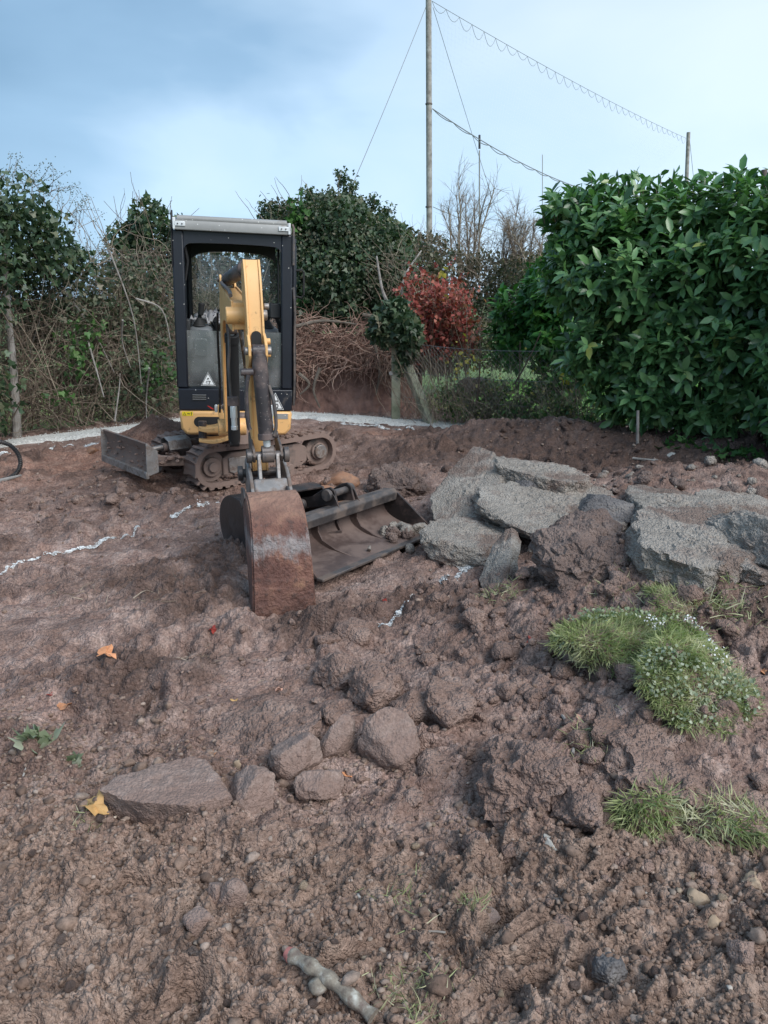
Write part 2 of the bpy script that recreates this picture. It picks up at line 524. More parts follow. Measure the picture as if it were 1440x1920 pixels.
# ------------------------------------------------------------------ materials
MATS = {}
def mat(name, base, rough=0.6, var=0.3, scale=6.0, metal=0.0, bump=0.0, bscale=None, dirt=None, dirt_amt=0.0, spots=None, rnd=None, coord='Object', spec=0.5, rvar=0.0, detail=6.0, stops=None, dirt_scale=None, zdirt=None, vor=None):
    m = bpy.data.materials.new(name)
    m.use_nodes = True
    t = m.node_tree
    bs = t.nodes['Principled BSDF']
    if coord == 'Object':
        co = NN(t, 'ShaderNodeTexCoord').outputs['Object']
    else:
        co = NN(t, 'ShaderNodeNewGeometry').outputs['Position']
    def noise(sc_, det=detail, rg=0.6, dist=0.0):
        n = NN(t, 'ShaderNodeTexNoise', i_Scale=sc_, i_Detail=det, i_Roughness=rg, i_Distortion=dist)
        t.links.new(co, n.inputs['Vector'])
        return n.outputs[0]
    if rnd is not None:
        at = NN(t, 'ShaderNodeAttribute', attribute_name='rnd')
        c = ramp(t, rnd, at.outputs['Fac']).outputs[0]
        n0 = noise(scale)
        c = mixc(t, 1.0, c, ramp(t, [(0.3, 1 - var), (0.7, 1 + var)], n0).outputs[0], 'MULTIPLY') if var > 0 else c
    elif stops is not None:
        c = ramp(t, stops, noise(scale)).outputs[0]
    else:
        b = np.array(base)
        c = ramp(t, [(0.3, tuple(b * (1 - var))), (0.7, tuple(np.minimum(b * (1 + var), 0.95)))], noise(scale)).outputs[0]
    if dirt is not None and dirt_amt > 0:
        nd = noise(dirt_scale or scale * 0.8, 8, 0.65)
        lo = 0.72 - 0.5 * dirt_amt
        fac = ramp(t, [(lo, 0.0), (lo + 0.14, 1.0)], nd).outputs[0]
        if zdirt is not None:
            g = NN(t, 'ShaderNodeNewGeometry')
            sx = NN(t, 'ShaderNodeSeparateXYZ'); t.links.new(g.outputs['Position'], sx.inputs[0])
            zz = mth(t, 'ADD', sx.outputs[2], mth(t, 'MULTIPLY', nd, zdirt[1]))
            fz = ramp(t, [(0.0, 1.0), (1.0, 0.0)], mth(t, 'DIVIDE', mth(t, 'SUBTRACT', zz, zdirt[0] - 0.1), 0.2 + zdirt[1], clamp=True)).outputs[0]
            fac = mth(t, 'MAXIMUM', mth(t, 'MULTIPLY', fac, 0.8), mth(t, 'MULTIPLY', fz, 0.9))
        c = mixc(t, fac, c, dirt)
        rr = mth(t, 'ADD', mth(t, 'MULTIPLY', fac, 0.85 - rough), rough)
        t.links.new(rr, bs.inputs['Roughness'])
    else:
        if rvar > 0:
            rr = ramp(t, [(0.35, max(0.05, rough - rvar)), (0.65, min(1, rough + rvar))], noise(scale * 1.7)).outputs[0]
            t.links.new(rr, bs.inputs['Roughness'])
        else:
            bs.inputs['Roughness'].default_value = rough
    if spots is not None:
        vo = NN(t, 'ShaderNodeTexVoronoi', i_Scale=spots[0])
        t.links.new(co, vo.inputs['Vector'])
        f = ramp(t, [(spots[1], 1.0), (spots[1] + 0.03, 0.0)], vo.outputs['Distance']).outputs[0]
        c = mixc(t, f, c, spots[2])
    t.links.new(c, bs.inputs['Base Color'])
    bs.inputs['Metallic'].default_value = metal
    bs.inputs['Specular IOR Level'].default_value = spec
    if bump > 0:
        bn = noise(bscale or scale * 4, 8, 0.65)
        if vor is not None:
            for vs_k, am in ((vor, -0.9), (vor * 2.3, -0.45)):
                vv_ = NN(t, 'ShaderNodeTexVoronoi', i_Scale=vs_k); t.links.new(co, vv_.inputs['Vector'])
                bn = mth(t, 'ADD', bn, mth(t, 'MULTIPLY', vv_.outputs['Distance'], am))
            c = mixc(t, 1.0, c, ramp(t, [(0.3, 0.72), (0.7, 1.28)], noise(70, 5, 0.7)).outputs[0], 'MULTIPLY')
            t.links.new(c, bs.inputs['Base Color'])
        bp = NN(t, 'ShaderNodeBump', i_Strength=1.0, i_Distance=bump)
        t.links.new(bn, bp.inputs['Height'])
        t.links.new(bp.outputs[0], bs.inputs['Normal'])
    MATS[name] = m
    return m
MUD = (0.125, 0.085, 0.070)
MUDG = (0.17, 0.135, 0.118)
m_yel = mat('yellow_paint', (0.74, 0.43, 0.175), 0.42, 0.06, 3, bump=0.0006, bscale=30, dirt=(0.30, 0.18, 0.09), dirt_amt=0.30, dirt_scale=16)
m_blk = mat('black_paint', (0.009, 0.011, 0.018), 0.40, 0.2, 5, bump=0.0005, bscale=40, dirt=(0.10, 0.085, 0.075), dirt_amt=0.18, spots=(17, 0.06, (0.45, 0.43, 0.40)))
m_ntrl = mat('seal_rubber', (0.012, 0.012, 0.013), 0.7, 0.2, 8)
m_roof = mat('roof_grey', (0.27, 0.27, 0.265), 0.42, 0.12, 5, dirt=(0.22, 0.19, 0.16), dirt_amt=0.25, spots=(26, 0.09, (0.65, 0.65, 0.62)))
m_brk = mat('galvanised_bracket', (0.72, 0.73, 0.74), 0.35, 0.1, 20, metal=0.3)
m_cyl = mat('cylinder_black', (0.045, 0.038, 0.042), 0.36, 0.25, 7, bump=0.0006, bscale=50, dirt=(0.15, 0.11, 0.10), dirt_amt=0.5, spots=(60, 0.10, (0.35, 0.3, 0.28)))
m_rod = mat('chrome_rod', (0.72, 0.74, 0.77), 0.3, 0.05, 20, metal=0.55)
m_stl = mat('worn_steel', (0.11, 0.10, 0.10), 0.42, 0.3, 9, metal=0.55, bump=0.001, bscale=40, dirt=(0.19, 0.15, 0.13), dirt_amt=0.55)
m_stl2 = mat('scraped_steel', (0.30, 0.28, 0.27), 0.42, 0.25, 12, metal=0.5, bump=0.001, bscale=40, dirt=(0.20, 0.15, 0.125), dirt_amt=0.5)
m_mudst = mat('muddy_steel', (0.085, 0.073, 0.068), 0.55, 0.35, 7, metal=0.2, bump=0.004, bscale=22, dirt=(0.24, 0.175, 0.15), dirt_amt=0.80)
m_blade = mat('mud_caked_blade', (0.14, 0.125, 0.118), 0.6, 0.3, 5, metal=0.15, bump=0.008, bscale=18, dirt=(0.20, 0.135, 0.11), dirt_amt=0.72, dirt_scale=5)
m_rub = mat('track_rubber', (0.05, 0.042, 0.040), 0.7, 0.3, 9, bump=0.004, bscale=25, dirt=(0.22, 0.155, 0.132), dirt_amt=0.85)
m_grey = mat('console_grey', (0.10, 0.11, 0.12), 0.55, 0.12, 8, dirt=(0.26, 0.245, 0.23), dirt_amt=0.35)
m_dgrey = mat('dark_plastic', (0.022, 0.023, 0.025), 0.5, 0.2, 10)
m_cloth = mat('towel_cloth', (0.5, 0.49, 0.5), 0.9, 0.1, 8, spots=(35, 0.25, (0.10, 0.09, 0.12)))
m_white = mat('sticker_white', (0.75, 0.76, 0.76), 0.45, 0.06, 30, dirt=(0.35, 0.32, 0.30), dirt_amt=0.25)
m_ink = mat('print_black', (0.02, 0.02, 0.022), 0.5, 0.1, 20)
m_ysk = mat('sticker_yellow', (0.80, 0.60, 0.02), 0.45, 0.05, 20)
m_red = mat('reflector_red', (0.42, 0.03, 0.025), 0.3, 0.1, 20)
m_hose = mat('hose_black', (0.014, 0.014, 0.015), 0.55, 0.3, 20, dirt=(0.13, 0.10, 0.09), dirt_amt=0.35)
def bucket_mat():
    m = bpy.data.materials.new('rusty_bucket'); m.use_nodes = True
    t = m.node_tree; bs = t.nodes['Principled BSDF']
    co = NN(t, 'ShaderNodeNewGeometry').outputs['Position']
    def noise(s, d=7, r=0.6, sc3=(1, 1, 1)):
        mp = NN(t, 'ShaderNodeMapping'); mp.inputs['Scale'].default_value = sc3
        t.links.new(co, mp.inputs[0])
        n = NN(t, 'ShaderNodeTexNoise', i_Scale=s, i_Detail=d, i_Roughness=r); t.links.new(mp.outputs[0], n.inputs[0]); return n.outputs[0]
    a = noise(9); b = noise(28); st = noise(24, 6, 0.75, (1, 1, 0.3))
    rust = ramp(t, [(0.3, (0.085, 0.038, 0.030)), (0.48, (0.15, 0.068, 0.052)), (0.60, (0.20, 0.095, 0.068)), (0.74, (0.36, 0.20, 0.12))], a).outputs[0]
    rust = mixc(t, ramp(t, [(0.52, 0.0), (0.66, 0.8)], b).outputs[0], rust, (0.075, 0.045, 0.038))
    sx = NN(t, 'ShaderNodeSeparateXYZ'); t.links.new(co, sx.inputs[0])
    band = mth(t, 'ADD', mth(t, 'MULTIPLY', mth(t, 'ABSOLUTE', mth(t, 'SUBTRACT', sx.outputs[2], 0.37)), -3.2), mth(t, 'ADD', st, 0.10))
    bare = ramp(t, [(0.38, 0.0), (0.60, 0.65)], band).outputs[0]
    c = mixc(t, bare, rust, (0.34, 0.33, 0.33))
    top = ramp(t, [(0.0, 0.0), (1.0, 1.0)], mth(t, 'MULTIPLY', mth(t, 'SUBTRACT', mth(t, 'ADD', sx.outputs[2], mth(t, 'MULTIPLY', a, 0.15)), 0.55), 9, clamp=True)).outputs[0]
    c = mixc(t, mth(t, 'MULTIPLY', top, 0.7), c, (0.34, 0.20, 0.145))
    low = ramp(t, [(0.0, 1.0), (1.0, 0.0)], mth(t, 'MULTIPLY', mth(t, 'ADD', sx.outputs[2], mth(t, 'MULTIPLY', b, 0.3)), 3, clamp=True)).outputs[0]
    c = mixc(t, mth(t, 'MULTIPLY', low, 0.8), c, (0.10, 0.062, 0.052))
    t.links.new(c, bs.inputs['Base Color'])
    t.links.new(mth(t, 'SUBTRACT', 0.72, mth(t, 'MULTIPLY', bare, 0.35)), bs.inputs['Roughness'])
    t.links.new(mth(t, 'MULTIPLY', bare, 0.5), bs.inputs['Metallic'])
    bp = NN(t, 'ShaderNodeBump', i_Strength=1.0, i_Distance=0.03)
    t.links.new(mth(t, 'ADD', a, mth(t, 'MULTIPLY', b, 0.8)), bp.inputs['Height']); t.links.new(bp.outputs[0], bs.inputs['Normal'])
    return m
m_bkt = bucket_mat()
m_dbk = mat('dark_bucket_steel', (0.032, 0.027, 0.027), 0.42, 0.3, 6, metal=0.25, bump=0.002, bscale=20, dirt=(0.115, 0.078, 0.068), dirt_amt=0.50)
m_bkin = mat('bucket_inner_mud', (0.10, 0.068, 0.060), 0.5, 0.3, 6, metal=0.1, bump=0.003, bscale=18, dirt=(0.16, 0.115, 0.10), dirt_amt=0.6)
m_conc = mat('broken_concrete', None, 0.9, 0.3, 5, vor=80, bump=0.015, bscale=26, stops=[(0.25, (0.20, 0.175, 0.152)), (0.5, (0.345, 0.31, 0.275)), (0.75, (0.48, 0.44, 0.395))], spots=(22, 0.10, (0.22, 0.19, 0.165)), dirt=(0.20, 0.145, 0.12), dirt_amt=0.50, dirt_scale=3)
m_concm = mat('mud_smeared_concrete', None, 0.9, 0.3, 5, vor=65, bump=0.015, bscale=26, stops=[(0.25, (0.16, 0.11, 0.092)), (0.5, (0.27, 0.20, 0.172)), (0.75, (0.36, 0.29, 0.255))], dirt=(0.15, 0.105, 0.09), dirt_amt=0.7, dirt_scale=3)
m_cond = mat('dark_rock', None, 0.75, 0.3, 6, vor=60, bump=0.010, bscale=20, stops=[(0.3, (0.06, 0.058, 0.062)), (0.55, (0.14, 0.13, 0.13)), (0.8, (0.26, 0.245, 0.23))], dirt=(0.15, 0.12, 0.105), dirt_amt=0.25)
m_soilr = mat('soil_lump', None, 0.92, 0.3, 7, vor=75, bump=0.014, bscale=30, stops=[(0.25, (0.14, 0.088, 0.071)), (0.5, (0.25, 0.167, 0.137)), (0.78, (0.36, 0.26, 0.22))])
m_rock = mat('muddy_stone', None, 0.85, 0.3, 6, vor=110, bump=0.005, bscale=34, stops=[(0.25, (0.18, 0.128, 0.108)), (0.5, (0.30, 0.225, 0.195)), (0.78, (0.42, 0.34, 0.305))], dirt=(0.22, 0.15, 0.125), dirt_amt=0.68, dirt_scale=5)
m_orng = mat('orange_sandstone', None, 0.9, 0.3, 6, bump=0.006, bscale=25, stops=[(0.25, (0.13, 0.07, 0.05)), (0.5, (0.27, 0.14, 0.085)), (0.78, (0.36, 0.21, 0.13))], dirt=(0.13, 0.09, 0.075), dirt_amt=0.35)
m_tan = mat('tan_stone', None, 0.85, 0.3, 8, bump=0.004, bscale=40, stops=[(0.25, (0.24, 0.17, 0.115)), (0.5, (0.36, 0.27, 0.19)), (0.78, (0.48, 0.38, 0.28))], dirt=(0.14, 0.10, 0.08), dirt_amt=0.4)
m_pale = mat('pale_stone', None, 0.8, 0.3, 8, bump=0.004, bscale=40, stops=[(0.25, (0.30, 0.28, 0.25)), (0.5, (0.46, 0.44, 0.40)), (0.78, (0.62, 0.60, 0.55))], dirt=(0.15, 0.11, 0.09), dirt_amt=0.35)
m_lime = mat('lime_powder', (0.74, 0.75, 0.75), 0.95, 0.1, 25, bump=0.003, bscale=60, coord='World', dirt=(0.24, 0.19, 0.17), dirt_amt=0.42, dirt_scale=26)
m_grav = mat('pale_gravel', None, 0.95, 0.2, 60, bump=0.006, bscale=120, coord='World', stops=[(0.3, (0.34, 0.335, 0.32)), (0.5, (0.55, 0.545, 0.52)), (0.75, (0.74, 0.735, 0.70))], dirt=(0.22, 0.15, 0.12), dirt_amt=0.22, dirt_scale=4)
m_post = mat('weathered_wood', None, 0.85, 0.3, 7, bump=0.003, bscale=30, stops=[(0.3, (0.17, 0.15, 0.135)), (0.55, (0.31, 0.29, 0.27)), (0.8, (0.46, 0.44, 0.42))])
m_moss = mat('mossy_concrete', None, 0.9, 0.3, 5, bump=0.003, bscale=40, stops=[(0.3, (0.14, 0.155, 0.10)), (0.5, (0.24, 0.25, 0.18)), (0.75, (0.36, 0.36, 0.30))])
m_twig = mat('twig_bark', None, 0.85, var=0.2, scale=10, rnd=[(0.0, (0.10, 0.07, 0.052)), (0.5, (0.21, 0.16, 0.12)), (1.0, (0.38, 0.32, 0.25))])
m_root = mat('tree_roots', None, 0.85, var=0.2, scale=10, rnd=[(0.0, (0.15, 0.082, 0.062)), (0.5, (0.30, 0.18, 0.14)), (1.0, (0.46, 0.33, 0.26))])
m_bark = mat('bark', None, 0.9, 0.3, 8, bump=0.008, bscale=25, stops=[(0.3, (0.08, 0.065, 0.052)), (0.7, (0.20, 0.17, 0.14))])
def leafmat(name, stops, rough=0.45, spec=0.4):
    m = mat(name, None, rough, var=0.15, scale=3, rnd=stops, spec=spec)
    t = m.node_tree
    bs = t.nodes['Principled BSDF']
    tr = NN(t, 'ShaderNodeBsdfTranslucent')
    src = bs.inputs['Base Color'].links[0].from_socket
    t.links.new(mixc(t, 1.0, src, (1.1, 1.5, 0.6), 'MULTIPLY'), tr.inputs[0])
    mx = NN(t, 'ShaderNodeMixShader', i_Fac=0.22)
    t.links.new(bs.outputs[0], mx.inputs[1]); t.links.new(tr.outputs[0], mx.inputs[2])
    t.links.new(mx.outputs[0], t.nodes['Material Output'].inputs[0])
    return m
m_laur = leafmat('laurel_leaf', [(0, (0.040, 0.092, 0.040)), (0.4, (0.085, 0.190, 0.070)), (0.75, (0.155, 0.285, 0.11)), (0.97, (0.17, 0.32, 0.14)), (1, (0.30, 0.32, 0.08))], 0.30, 0.6)
m_laur2 = leafmat('bright_laurel_leaf', [(0, (0.025, 0.085, 0.025)), (0.5, (0.05, 0.16, 0.04)), (1, (0.12, 0.28, 0.06))], 0.4)
m_ivy = leafmat('ivy_leaf', [(0, (0.024, 0.046, 0.027)), (0.5, (0.055, 0.096, 0.052)), (0.85, (0.105, 0.15, 0.082)), (1, (0.20, 0.20, 0.13))], 0.42)
m_ivyd = leafmat('ivy_flowering_leaf', [(0, (0.035, 0.055, 0.036)), (0.5, (0.070, 0.100, 0.060)), (0.8, (0.13, 0.135, 0.088)), (1, (0.22, 0.19, 0.14))], 0.5)
m_ivyg = leafmat('young_ivy_leaf', [(0, (0.03, 0.08, 0.025)), (0.6, (0.06, 0.15, 0.04)), (1, (0.14, 0.24, 0.08))], 0.45)
m_hedg = leafmat('thorn_hedge_leaf', [(0, (0.045, 0.05, 0.03)), (0.5, (0.085, 0.085, 0.055)), (0.8, (0.13, 0.115, 0.08)), (1, (0.20, 0.15, 0.09))], 0.7)
m_beech = leafmat('copper_leaf', [(0, (0.14, 0.028, 0.026)), (0.4, (0.27, 0.055, 0.045)), (0.8, (0.40, 0.11, 0.085)), (1, (0.52, 0.23, 0.17))], 0.55)
m_weed = leafmat('weed_leaf', [(0, (0.09, 0.12, 0.05)), (0.4, (0.18, 0.20, 0.10)), (0.75, (0.32, 0.30, 0.17)), (0.94, (0.45, 0.40, 0.20)), (1, (0.55, 0.44, 0.10))], 0.7)
m_grass = leafmat('grass_blade', [(0, (0.16, 0.18, 0.09)), (0.35, (0.31, 0.35, 0.16)), (0.7, (0.44, 0.44, 0.26)), (1, (0.60, 0.56, 0.42))], 0.7)
m_dgr = leafmat('grey_clover_leaf', [(0, (0.14, 0.17, 0.10)), (0.5, (0.27, 0.31, 0.21)), (1, (0.46, 0.48, 0.38))], 0.75)
m_yleaf = leafmat('yellow_leaf', [(0, (0.35, 0.30, 0.04)), (1, (0.55, 0.45, 0.12))], 0.6)
def leafsolid(name, c):
    return mat(name, c, 0.6, 0.25, 30, bump=0.001, bscale=60)
m_lo = leafsolid('dry_orange_leaf', (0.56, 0.25, 0.12)); m_lt = leafsolid('dry_tan_leaf', (0.50, 0.30, 0.12)); m_lr = leafsolid('dry_red_leaf', (0.22, 0.025, 0.015)); m_lp = leafsolid('pink_leaf', (0.55, 0.30, 0.22))

def ground_mat():
    m = bpy.data.materials.new('bare_mud'); m.use_nodes = True
    t = m.node_tree; bs = t.nodes['Principled BSDF']
    co = NN(t, 'ShaderNodeNewGeometry').outputs['Position']
    def noise(s, d=6, r=0.6, dist=0.0):
        n = NN(t, 'ShaderNodeTexNoise', i_Scale=s, i_Detail=d, i_Roughness=r, i_Distortion=dist); t.links.new(co, n.inputs[0]); return n.outputs[0]
    a = noise(1.3, 5, 0.6, 0.5); b = noise(9, 8, 0.65); c_ = noise(60, 6, 0.7); d_ = noise(3.5, 6, 0.6)
    dry = ramp(t, [(0.25, (0.18, 0.112, 0.096)), (0.45, (0.295, 0.203, 0.177)), (0.60, (0.39, 0.292, 0.262)), (0.8, (0.49, 0.40, 0.375))], b).outputs[0]
    dark = ramp(t, [(0.3, (0.12, 0.074, 0.061)), (0.7, (0.25, 0.170, 0.145))], b).outputs[0]
    col_ = mixc(t, ramp(t, [(0.42, 0.0), (0.60, 0.75)], d_).outputs[0], dry, dark)
    # loose soil of the near and right ground is darker and browner, dug soil redder
    at = NN(t, 'ShaderNodeAttribute', attribute_name='loose').outputs['Fac']
    brown = ramp(t, [(0.25, (0.145, 0.096, 0.074)), (0.5, (0.27, 0.193, 0.156)), (0.75, (0.42, 0.325, 0.27))], b).outputs[0]
    col_ = mixc(t, mth(t, 'MULTIPLY', at, 0.8), col_, brown)
    at2 = NN(t, 'ShaderNodeAttribute', attribute_name='red').outputs['Fac']
    redc = ramp(t, [(0.3, (0.23, 0.112, 0.078)), (0.7, (0.43, 0.245, 0.175))], b).outputs[0]
    col_ = mixc(t, at2, col_, redc)
    at3 = NN(t, 'ShaderNodeAttribute', attribute_name='dark').outputs['Fac']
    col_ = mixc(t, at3, col_, ramp(t, [(0.3, (0.060, 0.037, 0.030)), (0.7, (0.130, 0.082, 0.067))], b).outputs[0])
    col_ = mixc(t, 1.0, col_, ramp(t, [(0.3, 0.48), (0.7, 1.50)], c_).outputs[0], 'MULTIPLY')
    col_ = mixc(t, 1.0, col_, ramp(t, [(0.3, (0.88, 0.855, 0.82)), (0.7, (1.15, 1.095, 1.045))], a).outputs[0], 'MULTIPLY')
    vo = NN(t, 'ShaderNodeTexVoronoi', i_Scale=34); t.links.new(co, vo.inputs['Vector'])
    pm = mth(t, 'MULTIPLY', ramp(t, [(0.12, 1.0), (0.2, 0.0)], vo.outputs['Distance']).outputs[0], ramp(t, [(0.80, 0.0), (0.84, 1.0)], vo.outputs['Color']).outputs[0])
    col_ = mixc(t, mth(t, 'MULTIPLY', pm, 0.6), col_, (0.32, 0.25, 0.20))
    t.links.new(col_, bs.inputs['Base Color'])
    ro = mth(t, 'ADD', ramp(t, [(0.38, 0.46), (0.6, 0.72)], d_).outputs[0], mth(t, 'MULTIPLY', at, 0.25))
    t.links.new(ro, bs.inputs['Roughness'])
    bs.inputs['Specular IOR Level'].default_value = 0.38
    bp = NN(t, 'ShaderNodeBump', i_Strength=1.0, i_Distance=0.012)
    v1 = NN(t, 'ShaderNodeTexVoronoi', i_Scale=75.0); v2 = NN(t, 'ShaderNodeTexVoronoi', i_Scale=170.0)
    wv = NN(t, 'ShaderNodeVectorMath', operation='MULTIPLY_ADD')
    nv = NN(t, 'ShaderNodeTexNoise', i_Scale=40.0, i_Detail=3.0); t.links.new(co, nv.inputs[0])
    t.links.new(nv.outputs[1], wv.inputs[0]); wv.inputs[1].default_value = (0.02, 0.02, 0.02); t.links.new(co, wv.inputs[2])
    t.links.new(wv.outputs[0], v1.inputs['Vector']); t.links.new(wv.outputs[0], v2.inputs['Vector'])
    hh = mth(t, 'ADD', mth(t, 'MULTIPLY', v1.outputs['Distance'], -0.8), mth(t, 'MULTIPLY', v2.outputs['Distance'], -0.4))
    hh = mth(t, 'ADD', hh, mth(t, 'MULTIPLY', noise(55, 6, 0.65), 0.9))
    t.links.new(hh, bp.inputs['Height']); t.links.new(bp.outputs[0], bs.inputs['Normal'])
    return m
m_gnd = ground_mat()
m_field = mat('field_grass', None, 0.9, 0.2, 1.2, coord='World', bump=0.03, bscale=20, stops=[(0.3, (0.085, 0.15, 0.045)), (0.7, (0.15, 0.22, 0.07))])

# ------------------------------------------------------------------ ground sheets
def build_ground():
    ys = [-2.5]
    while ys[-1] < 13.2:
        y = ys[-1]
        if y < 0.8:
            st = 0.05 if y < 0.4 else 0.02
        else:
            D = math.hypot(y, CZ)
            st = min(0.0011 * D * D / CZ * 1.15, 0.0030 * D) * 0.92
            if y > 9.0:
                st *= 1.8
        ys.append(y + st)
    ys = np.array(ys)
    s = np.concatenate([np.linspace(-2.6, -0.66, 60, endpoint=False), np.linspace(-0.66, 0.66, 660), np.linspace(0.66, 2.6, 61)[1:]])
    wd = np.maximum(ys, 1.3) + 0.2
    X = s[None, :] * wd[:, None]
    Y = np.repeat(ys[:, None], len(s), 1)
    X = np.clip(X, -9, 9)
    x, y = X.ravel(), Y.ravel()
    z = H(x, y)
    # the mud stops beyond the boundary: sinks under the grass field
    dl = (x + 4.9) * 0.743 - (y - 8.1) * 0.669       # signed distance right of the left boundary
    dr = -(x - 1.9) * 0.6 - (y - 9.35) * 0.8         # signed distance inside the right boundary
    out = np.minimum(dl, dr + 0.35)
    z = z - 0.6 * sstep(-0.6, -1.6, out)
    nr, nc = X.shape
    idx = np.arange(nr * nc).reshape(nr, nc)
    Fc = np.stack([idx[:-1, :-1], idx[:-1, 1:], idx[1:, 1:], idx[1:, :-1]], -1).reshape(-1, 4)
    loose = (1 - sstep(1.9, 2.6, y + 0.35 * vn2(x * 1.3, y * 1.3, 8) + 0.1 * x))
    red = np.clip(1.1 * np.exp(-(((x + 2.3) / 0.85) ** 2 + ((y - 8.1) / 0.6) ** 2)) + 0.75 * np.exp(-(((x + 0.4) / 1.3) ** 2 + ((y - 9.1) / 0.5) ** 2))
                  + 0.6 * np.exp(-(((x + 3.2) / 1.6) ** 2 + ((y - 7.2) / 1.1) ** 2)) + 0.6 * np.exp(-(((x + 0.4) / 0.25) ** 2 + ((y - 5.9) / 0.25) ** 2)), 0, 0.9)
    torn = sstep(0.0, 0.5, fb2(x * 1.9, y * 1.9, 3, 51)) * sstep(-0.1, 0.35, fb2(x * 2.6 + 7, y * 3.2, 3, 53) + 0.3) * (1 - loose)  # moist torn soil, its dark tone deepened to suggest crevice shade
    dark = np.clip(0.72 * torn + 0.85 * np.exp(-(seg_d(x, y, 1.0, 8.1, 5.5, 5.4) / 1.25) ** 2) + 0.75 * np.exp(-(((x + 2.0) / 0.9) ** 2 + ((y - 6.35) / 0.5) ** 2))
                   + 0.5 * np.exp(-(((x - 0.3) / 0.8) ** 2 + ((y - 7.7) / 0.5) ** 2)) + 0.35 * np.exp(-(((x - 1.6) / 1.2) ** 2 + ((y - 3.2) / 0.9) ** 2)), 0, 0.9)
    V = np.stack([x, y, z], 1)
    o = mk('ground', V, Fc, m_gnd, attrs={'loose': loose, 'red': red, 'dark': dark}, origin=np.zeros(3))
    tag(o, 'churned reddish brown mud of the dug garden', None, None, 'structure')
    print('ground tris', len(Fc) * 2)
build_ground()
def sheet(name, x0, x1, y0, y1, z, m, n=60, amp=0.0, f=0.1):
    xs = np.linspace(x0, x1, n); ys = np.linspace(y0, y1, n)
    X, Y = np.meshgrid(xs, ys)
    Z = z + amp * fb2(X * f, Y * f, 3, 4)
    idx = np.arange(n * n).reshape(n, n)
    Fc = np.stack([idx[:-1, :-1], idx[:-1, 1:], idx[1:, 1:], idx[1:, :-1]], -1).reshape(-1, 4)
    return tag(mk(name, np.stack([X.ravel(), Y.ravel(), Z.ravel()], 1), Fc, m, origin=np.zeros(3)), None, None, None, 'structure')
sheet('field', -900, 900, -600, 1600, -0.30, m_field)

def ribbon(name, pts, wfun, m, lift, kind, dens=0.02, nw=14, holes=0.0, seed=0, fine=False, thick=0.0, wscale=1.0):
    """strip draped on the terrain with a ragged edge; cells dropped where the powder is scuffed away"""
    pts = [np.array(p, float) for p in pts]
    path = []
    for a, b in zip(pts[:-1], pts[1:]):
        n = max(2, int(np.linalg.norm(b - a) / dens))
        for k in range(n):
            path.append(a + (b - a) * k / n)
    path.append(pts[-1]); path = np.array(path)
    d = np.gradient(path, axis=0); d /= np.linalg.norm(d, axis=1, keepdims=True)
    for _ in range(3):
        d[1:-1] = (d[:-2] + d[1:-1] * 2 + d[2:]) / 4
    d /= np.linalg.norm(d, axis=1, keepdims=True)
    nrm = np.stack([-d[:, 1], d[:, 0]], 1)
    L = np.arange(len(path)) * dens
    hw = np.array([wfun(l) for l in L])
    path = path + nrm * (0.03 * vn2(L * 2.5, L * 0 + seed, 3) * wscale)[:, None]
    e1 = hw * (1 + 0.30 * fb2(L * 5, L * 0, 3, seed + 1)); e2 = hw * (1 + 0.30 * fb2(L * 5, L * 0 + 9, 3, seed + 2))
    tt = np.linspace(-1, 1, nw)
    X = path[:, None, 0] + nrm[:, None, 0] * (tt[None] * np.where(tt[None] < 0, e1[:, None], e2[:, None]))
    Y = path[:, None, 1] + nrm[:, None, 1] * (tt[None] * np.where(tt[None] < 0, e1[:, None], e2[:, None]))
    Z = H(X.ravel(), Y.ravel(), fine).reshape(X.shape) + lift - (np.abs(tt)[None] ** 6) * (lift + 0.01) + thick * fb2(X * 30, Y * 30, 2, 5)
    nr, nc = X.shape
    idx = np.arange(nr * nc).reshape(nr, nc)
    Fc = np.stack([idx[:-1, :-1], idx[1:, :-1], idx[1:, 1:], idx[:-1, 1:]], -1).reshape(-1, 4)
    if holes > 0:
        cxm = X[:-1, :-1].ravel(); cym = Y[:-1, :-1].ravel()
        edge = np.abs(np.repeat(((tt[:-1] + tt[1:]) / 2)[None], nr - 1, 0)).ravel()
        k = fb2(cxm * 48, cym * 48, 3, seed + 5, 0.7) + 0.55 * fb2(cxm * 3, cym * 3, 2, seed + 8) - 0.75 * edge ** 2
        Fc = Fc[k > holes]
    V = np.stack([X.ravel(), Y.ravel(), Z.ravel()], 1)
    return tag(mk(name, V, Fc, m, origin=np.array([0, 0, 0.0])), None, None, None, kind)
m_lawn = mat('lawn', None, 0.9, 0.2, 3, coord='World', bump=0.02, bscale=40, stops=[(0.3, (0.10, 0.24, 0.045)), (0.7, (0.17, 0.34, 0.075))])
sheet('lawn', 1.4, 9.5, 9.9, 15.5, 0.06, m_lawn, 30, 0.04, 0.6)
ribbon('gravel_path', [(-5.9, 6.8), (-4.6, 8.25), (-3.1, 9.85), (-2.3, 10.75), (-1.75, 11.05), (-1.0, 10.75), (0.2, 10.2), (1.05, 9.85)], lambda l: 0.17 if l < 5.2 else 0.30 - 0.03 * (l - 5.2), m_grav, 0.045, 'structure', nw=18)
ribbon('gravel_patch', [(1.62, 9.55), (1.95, 9.38)], lambda l: 0.09, m_grav, 0.10, 'structure', nw=8)
def gl(*uv):
    return [G(u, v)[:2] for u, v in uv]
